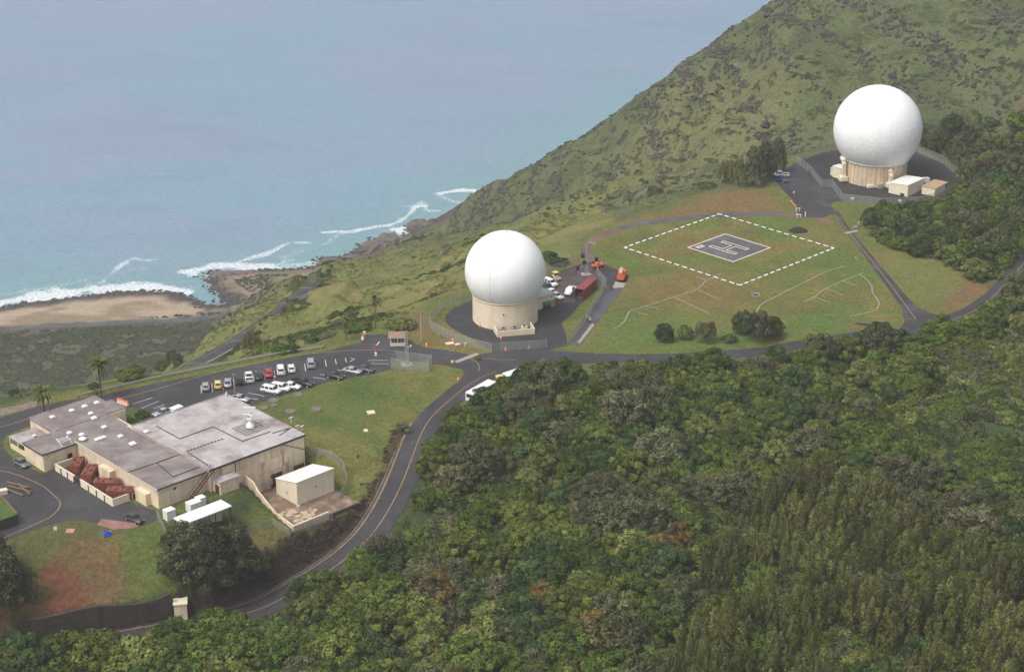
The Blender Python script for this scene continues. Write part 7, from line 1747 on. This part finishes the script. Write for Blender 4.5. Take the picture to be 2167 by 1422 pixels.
order = np.argsort(dd_); count = {0: 0, 1: 0, 2: 0, 3: 0}; rest = []
LBL = {0: ('rounded leafy green tree in the dense wood below the roads', 'green trees of the wood'), 1: ('feathery olive ironwood tree in the stand at the lower right', 'ironwood trees of the wood'), 2: ('greyish open-crowned tree standing among the green wood', 'grey trees of the wood'), 3: ('tree flecked with rust orange standing out in the green wood', 'rust-coloured trees of the wood')}
LBL2 = {0: ('green tree in the wood beside the faceted radome', 'green trees beside the faceted radome'), 2: ('greyish tree in the wood beside the faceted radome', 'grey trees beside the faceted radome')}
for i in order:
    kd = int(kind[i]); s = g.uniform(.74, 1.30)
    patch = fbm(xs[i:i + 1], ys[i:i + 1], 26, 2, 5)[0]
    if kd == 0:
        which = int(np.clip((patch - .25) / .5 * 7, 0, 6.9)) if g.random() < .6 else int(g.integers(0, 7)); nm = 'broad'
        if thin[i]: s *= .55
        if w2[i]: s *= .95
        if py_[i] > 1180 and kd == 0: s *= 1.18
        if px_[i] < 520 and py_[i] > 1330: s *= 1.32
    elif kd == 1: which = int(g.integers(0, 4)); nm = 'plume'; s *= 1.30
    else: which = 3 if kd == 3 else int(g.integers(0, 3)); nm = 'grey'; s *= .75 if kd == 3 else (.6 if thin[i] else 1.0)
    inframe = -60 < px_[i] < 2230 and py_[i] < 1560
    if inframe and count[kd] < 295:
        count[kd] += 1
        lb, gr = (LBL2[kd] if w2[i] and kd in LBL2 else LBL[kd])
        if kd in (0, 1, 2) and not w2[i]:
            tone = {0: ['mid green', 'mid green', 'dark green', 'yellow-green', 'mid green', 'dark green', 'mid green'][which % 7], 1: 'feathery olive', 2: 'greyish open-crowned'}[kd]
            zn = ('at the wood edge beside the winding road' if seg_dist(xs[i:i + 1], ys[i:i + 1], main_line)[0][0] < 14 and px_[i] < 1150 else 'in the scrubby clearing at the right' if thin[i] else 'along the top edge of the wood below the field' if py_[i] < 830 else 'along the bottom of the wood' if py_[i] > 1330 else 'in the left half of the wood' if px_[i] < 1300 else 'in the right half of the wood')
            lb = '%s tree %s' % (tone, zn); gr = lb.replace(' tree ', ' trees ')
        tree(nm, which, (xs[i], ys[i], zs[i] - .3), s, lb, group=gr, sz=s * g.uniform(.85, 1.15))
    else: rest.append((xs[i], ys[i], zs[i] - .3, s, g.uniform(0, 6.28), which if nm == 'broad' else (7 + which % 3 if nm == 'grey' else 10 + which % 4)))
if rest: scatter('far_wood', [p[0] for p in PROTO['broad']] + [p[0] for p in PROTO['grey'][:3]] + [p[0] for p in PROTO['plume']], rest, 'remaining small trees of the wood, run together')
for kd_, k_, p, s_, sz_, lb in (('darkcone', 0, (812, 1213), 1.25, .85, 'big dark olive tree overhanging the road bend below the lawn'), ('grey', 0, (1330, 905), 1.75, 1.6, 'largest taupe open tree near the top middle of the wood'), ('grey', 1, (1400, 985), 1.5, 1.3, 'big taupe open tree just below the largest taupe one'), ('grey', 2, (1012, 1005), 1.35, 1.3, 'tall taupe tree standing near the road in the upper left of the wood'),
        ('grey', 1, (1262, 1130), 1.4, 1.25, 'pale taupe open tree in the middle of the wood'), ('grey', 0, (1330, 1110), 1.45, 1.3, 'taupe open tree right beside the pale one in the middle of the wood'), ('grey', 2, (1560, 1075), 1.5, 1.3, 'broad taupe tree above the olive stand'), ('grey', 0, (1850, 1095), 1.6, 1.2, 'broad taupe tree at the upper right edge of the olive stand'), ('grey', 1, (2060, 1150), 1.5, 1.2, 'broad taupe tree at the far right above the olive stand'), ('grey', 3, (925, 1290), 1.3, 1.25, 'dark taupe tree with orange flecks in the lower left of the wood'), ('grey', 3, (1255, 1375), 1.3, 1.2, 'taupe tree with orange flecks left of the olive stand')):
    tree(kd_, k_, HIT(*p), s_, lb, sz=sz_)
for i, (p, s_, k_) in enumerate((((1048, 868), .72, 0), ((1076, 852), .8, 4), ((1104, 828), .5, 1), ((1130, 812), .5, 0), ((1018, 884), .7, 6), ((1036, 856), .5, 5), ((1062, 842), .55, 0), ((1008, 868), .42, 2))):
    tree('broad', k_, HIT(*p), s_, sz=s_ * 1.0 if i < 5 else s_ * 1.9, label=['green tree overhanging the larger white bus', 'green tree between the two white buses and the wood', 'green tree overhanging the smaller white bus', 'green tree at the upper end of the smaller white bus', 'low green tree below the near end of the larger white bus', 'small dark green tree touching the side of the larger white bus', 'small green tree right beside the far end of the larger white bus', 'smallest dark green tree at the near end of the larger white bus'][i])
# undergrowth between the trees
xs, ys, zs, g = cands(-150, 430, 215, 660, 1.9, 17)
ok = in_px(xs, ys, zs, WOOD) | in_px(xs, ys, zs, WOOD2); dm_, _ = seg_dist(xs, ys, main_line)
ok &= (dm_ > 3.7); px_, py_, dd_ = proj(xs, ys, zs); ok &= (px_ > -450) & (px_ < 3050) & (py_ < 1690)
thin = inside(px_, py_, THIN); dens = fbm(xs, ys, 9, 3, 71)
ok &= np.where(thin, dens > .27, dens > .33); cl_ = inside(px_, py_, [(2010, 855), (2110, 810), (2260, 800), (2260, 960), (2090, 950)]); ok &= ~(cl_ & (g.random(len(xs)) < .5))
edge_ = np.clip((dm_ - 2) / 5, .55, 1)
U = [(x, y, z - .15, sc * g.uniform(.9, 2.0), g.uniform(0, 6.28), int(np.clip(f * 9 - 1.6, 0, 5)) if g.random() < .5 else int(g.integers(0, 6))) for x, y, z, f, sc, o_ in zip(xs, ys, zs, fbm(xs, ys, 20, 3, 72), edge_, ok) if o_]
scatter('undergrowth', BUSH, U, 'tangled green undergrowth between the trees of the wood')
# scrub and dark lava rock on the hillside
def hill_pts(n, y0, y1, x0, x1, seed, f):
    g = np.random.default_rng(seed); xs = g.uniform(x0, x1, n); ys = g.uniform(y0, y1, n); zs = HG(xs, ys)
    pxx, pyy, d = proj(xs, ys, zs); ok = (pxx > -60) & (pxx < 2230) & (pyy > -80) & (pyy < 1000) & (sdf(xs, ys, PLATEAU) < -3)
    ok &= f(xs, ys, zs, pxx, pyy, g); return xs[ok], ys[ok], zs[ok], g
hillmask = lambda x, y, z, a, b_, g: (z > -230) & (y > 540)
band_n = lambda x, y, z: .72 * fbm(x * .22 + y * .10, (z + .45 * x) * 1.25, 7, 3, 61) + .28 * fbm(x, y, 6, 3, 62)
NEARPX = [(400, 742), (560, 640), (700, 560), (800, 535), (880, 512), (1060, 478), (1280, 440), (1500, 395), (1640, 380), (1500, 440), (1220, 540), (1080, 640), (760, 740), (420, 800)]
def rockf(x, y, z, a, b_, g):
    near_ = inside(a, b_, NEARPX)
    return (z > -232) & (y > 560) & (band_n(x, y, z) > np.where(near_, .70, .575 + .26 * (.5 - fbm(x, y, 65, 3, 69)))) & (g.random(len(x)) < np.where(near_, .5, np.where(y < 585, .4, 1)))
x, y, z, g = hill_pts(90000, 560, 1080, -140, 290, 31, rockf)
scatter('lava_rocks', ROCKS, [(a, b_, c - .15, g.uniform(.35, .95) * (1.7 if g.random() < .05 else 1.0), g.uniform(0, 6.28), int(g.integers(0, 5))) for a, b_, c in zip(x, y, z)], 'dark lava outcrops broken over the hillside')
x, y, z, g = hill_pts(17000, 540, 1080, -140, 300, 32, lambda x, y, z, a, b_, g: (z > -230) & (fbm(x, y, 30, 4, 68) > .44) & ~inside(a, b_, NEARPX))
scatter('hillside_scrub', SCRUB, [(a, b_, c - .1, g.uniform(.35, 1.0), g.uniform(0, 6.28), int(g.integers(0, 4))) for a, b_, c in zip(x, y, z)], 'low green scrub dotted over the hillside')
x, y, z, g = hill_pts(24000, 395, 760, -170, 110, 33, lambda x, y, z, a, b_, g: (z > -170) & (fbm(x, y, 14, 3, 64) > .52) & inside(a, b_, NEARPX) & (seg_dist(x, y, hill_line)[0] > 3.6))
scatter('slope_grass', TUFT, [(a, b_, c, g.uniform(.6, 1.3), g.uniform(0, 6.28), int(g.integers(0, 3))) for a, b_, c in zip(x, y, z)], 'tall yellow-green grass on the slope')
# dark thicket left of the winding road and down the slope edge
x, y, z, g = hill_pts(14000, 400, 800, -190, -10, 34, lambda x, y, z, a, b_, g: (z > -170) & (((seg_dist(x, y, offset_line(hill_line, 7.0))[0] < 2.8) & (y > 500)) | ((fbm(x, y, 22, 3, 66) > .69) & (seg_dist(x, y, hill_line)[0] > 5))))
scatter('slope_thicket', BUSH, [(a, b_, c - .1, g.uniform(.7, 1.4), g.uniform(0, 6.28), int(g.choice([1, 4, 1, 0, 5]))) for a, b_, c in zip(x, y, z)], 'dark green thicket along the winding road and slope')
# scrub of the coastal plain
x, y, z, g = hill_pts(60000, 800, 1110, -330, -60, 35, lambda x, y, z, a, b_, g: (z < -222) & (b_ > 560) & (fbm(x, y, 9, 3, 67) > .33) & (seg_dist(x, y, coast_road)[0] > 6) & (sdf(x, y, LAND) > 14) & ~inside(a, b_, beach_px) & ~((b_ < 690) & (g.random(len(x)) < .6)))
scatter('coastal_scrub', SCRUB, [(a, b_, c - .1, g.uniform(.5, 1.3), g.uniform(0, 6.28), int(g.integers(0, 4))) for a, b_, c in zip(x, y, z)], 'grey-green scrub covering the coastal plain')
# rough scrub on the cut bank
g = np.random.default_rng(36); BK = []
for k in range(5200):
    i = g.integers(30, len(main_line) - 12); t_ = g.random(); p = np.array(main_line[i]) * (1 - t_) + np.array(main_line[i + 1]) * t_
    d = np.array(main_line[i + 1]) - np.array(main_line[i]); n = np.array([d[1], -d[0]]) / np.hypot(d[0], d[1]); o_ = g.uniform(5.2, 14)
    x, y = p[0] + n[0] * o_, p[1] + n[1] * o_
    xi, yj = int(np.clip(np.searchsorted(GX, x), 0, len(GX) - 1)), int(np.clip(np.searchsorted(GY, y), 0, len(GY) - 1))
    if bankw[yj, xi] > .4: BK.append((x, y, float(HG(x, y)) - .1, g.uniform(.15, .42), g.uniform(0, 6.28), int(g.choice([0, 1, 1, 2]))))
DEAD = [leaf_cloud('dead_scrub', dome_lobes(700 + k, .9, .8, 6, .45, .1), 44, .15, 700 + k, leaf_material('dead_%d' % k, c_, c_), 1.8, .3, .3) for k, c_ in enumerate(((.115, .080, .056), (.060, .048, .034), (.065, .072, .032)))]
scatter('bank_scrub', DEAD, BK, 'dark burnt scrub and stones on the cut bank')
# shore rocks one can tell apart
for i, (px, s, fz, lb) in enumerate((((705, 557), (9, 6, 3.6), 0, 'dark rock stack at the left of the outer shore'), ((742, 546), (7, 5, 2.4), 0, 'small flat rock between the two rock stacks'), ((788, 527), (12, 8, 5.0), 0, 'pale-topped rock ledge jutting into the surf'), ((828, 514), (13, 8, 5.5), 0, 'largest pale-topped rock ledge at the foot of the spur'), ((470, 582), (8, 6, 2.6), 0, 'dark reef rock at the tip of the promontory'), ((520, 578), (12, 5, 2.0), 0, 'low reef rock along the promontory shore'), ((890, 484), (9, 7, 6), 0, 'dark rock at the foot of the spur beside white surf'))):
    x, y, _ = W(px[0], px[1], SEA + 1); o = link('shore_rock', rock_mesh('shore_rock', 30 + i, M_SROCK, 4, .5, 1.0)); o.location = (x, y, SEA); o.scale = s; o.rotation_euler = (0, 0, .6 * i); tag(o, lb, 'rock', 'rocks along the shore')
g = np.random.default_rng(40); SRK = []
for k in range(1300):
    i = g.integers(0, len(SHORE) - 6); t_ = g.random(); x = SHORE[i][0] * (1 - t_) + SHORE[i + 1][0] * t_ + g.normal(0, 3.5); y = SHORE[i][1] * (1 - t_) + SHORE[i + 1][1] * t_ - abs(g.normal(0, 5)) + 2
    SRK.append((x, y, max(float(HG(x, y)), SEA) - .2, g.uniform(.4, 1.4), g.uniform(0, 6.28), int(g.integers(0, 5))))
scatter('shore_stones', ROCKS, SRK, 'dark stones strewn along the shoreline')
# ------------------------------------------------------------------ air
HAZE = 0.00019
me = bpy.data.meshes.new('haze')
x0, x1, y0, y1, z0, z1_ = -9300, 9300, -300, 12300, -303, 215
me.from_pydata([(x0, y0, z0), (x1, y0, z0), (x1, y1, z0), (x0, y1, z0), (x0, y0, z1_), (x1, y0, z1_), (x1, y1, z1_), (x0, y1, z1_)], [], [[0, 3, 2, 1], [4, 5, 6, 7], [0, 1, 5, 4], [1, 2, 6, 5], [2, 3, 7, 6], [3, 0, 4, 7]])
hm = bpy.data.materials.new('haze'); hm.use_nodes = True; nt = hm.node_tree; nt.nodes.clear()
out = nt.nodes.new('ShaderNodeOutputMaterial'); pv = nt.nodes.new('ShaderNodeVolumePrincipled'); pv.inputs['Density'].default_value = HAZE; pv.inputs['Color'].default_value = (.96, .97, 1, 1); pv.inputs['Anisotropy'].default_value = .2
nt.links.new(pv.outputs[0], out.inputs['Volume']); me.materials.append(hm)
tag(link('haze', me), 'thin pale haze over the whole place', None, None, 'stuff')
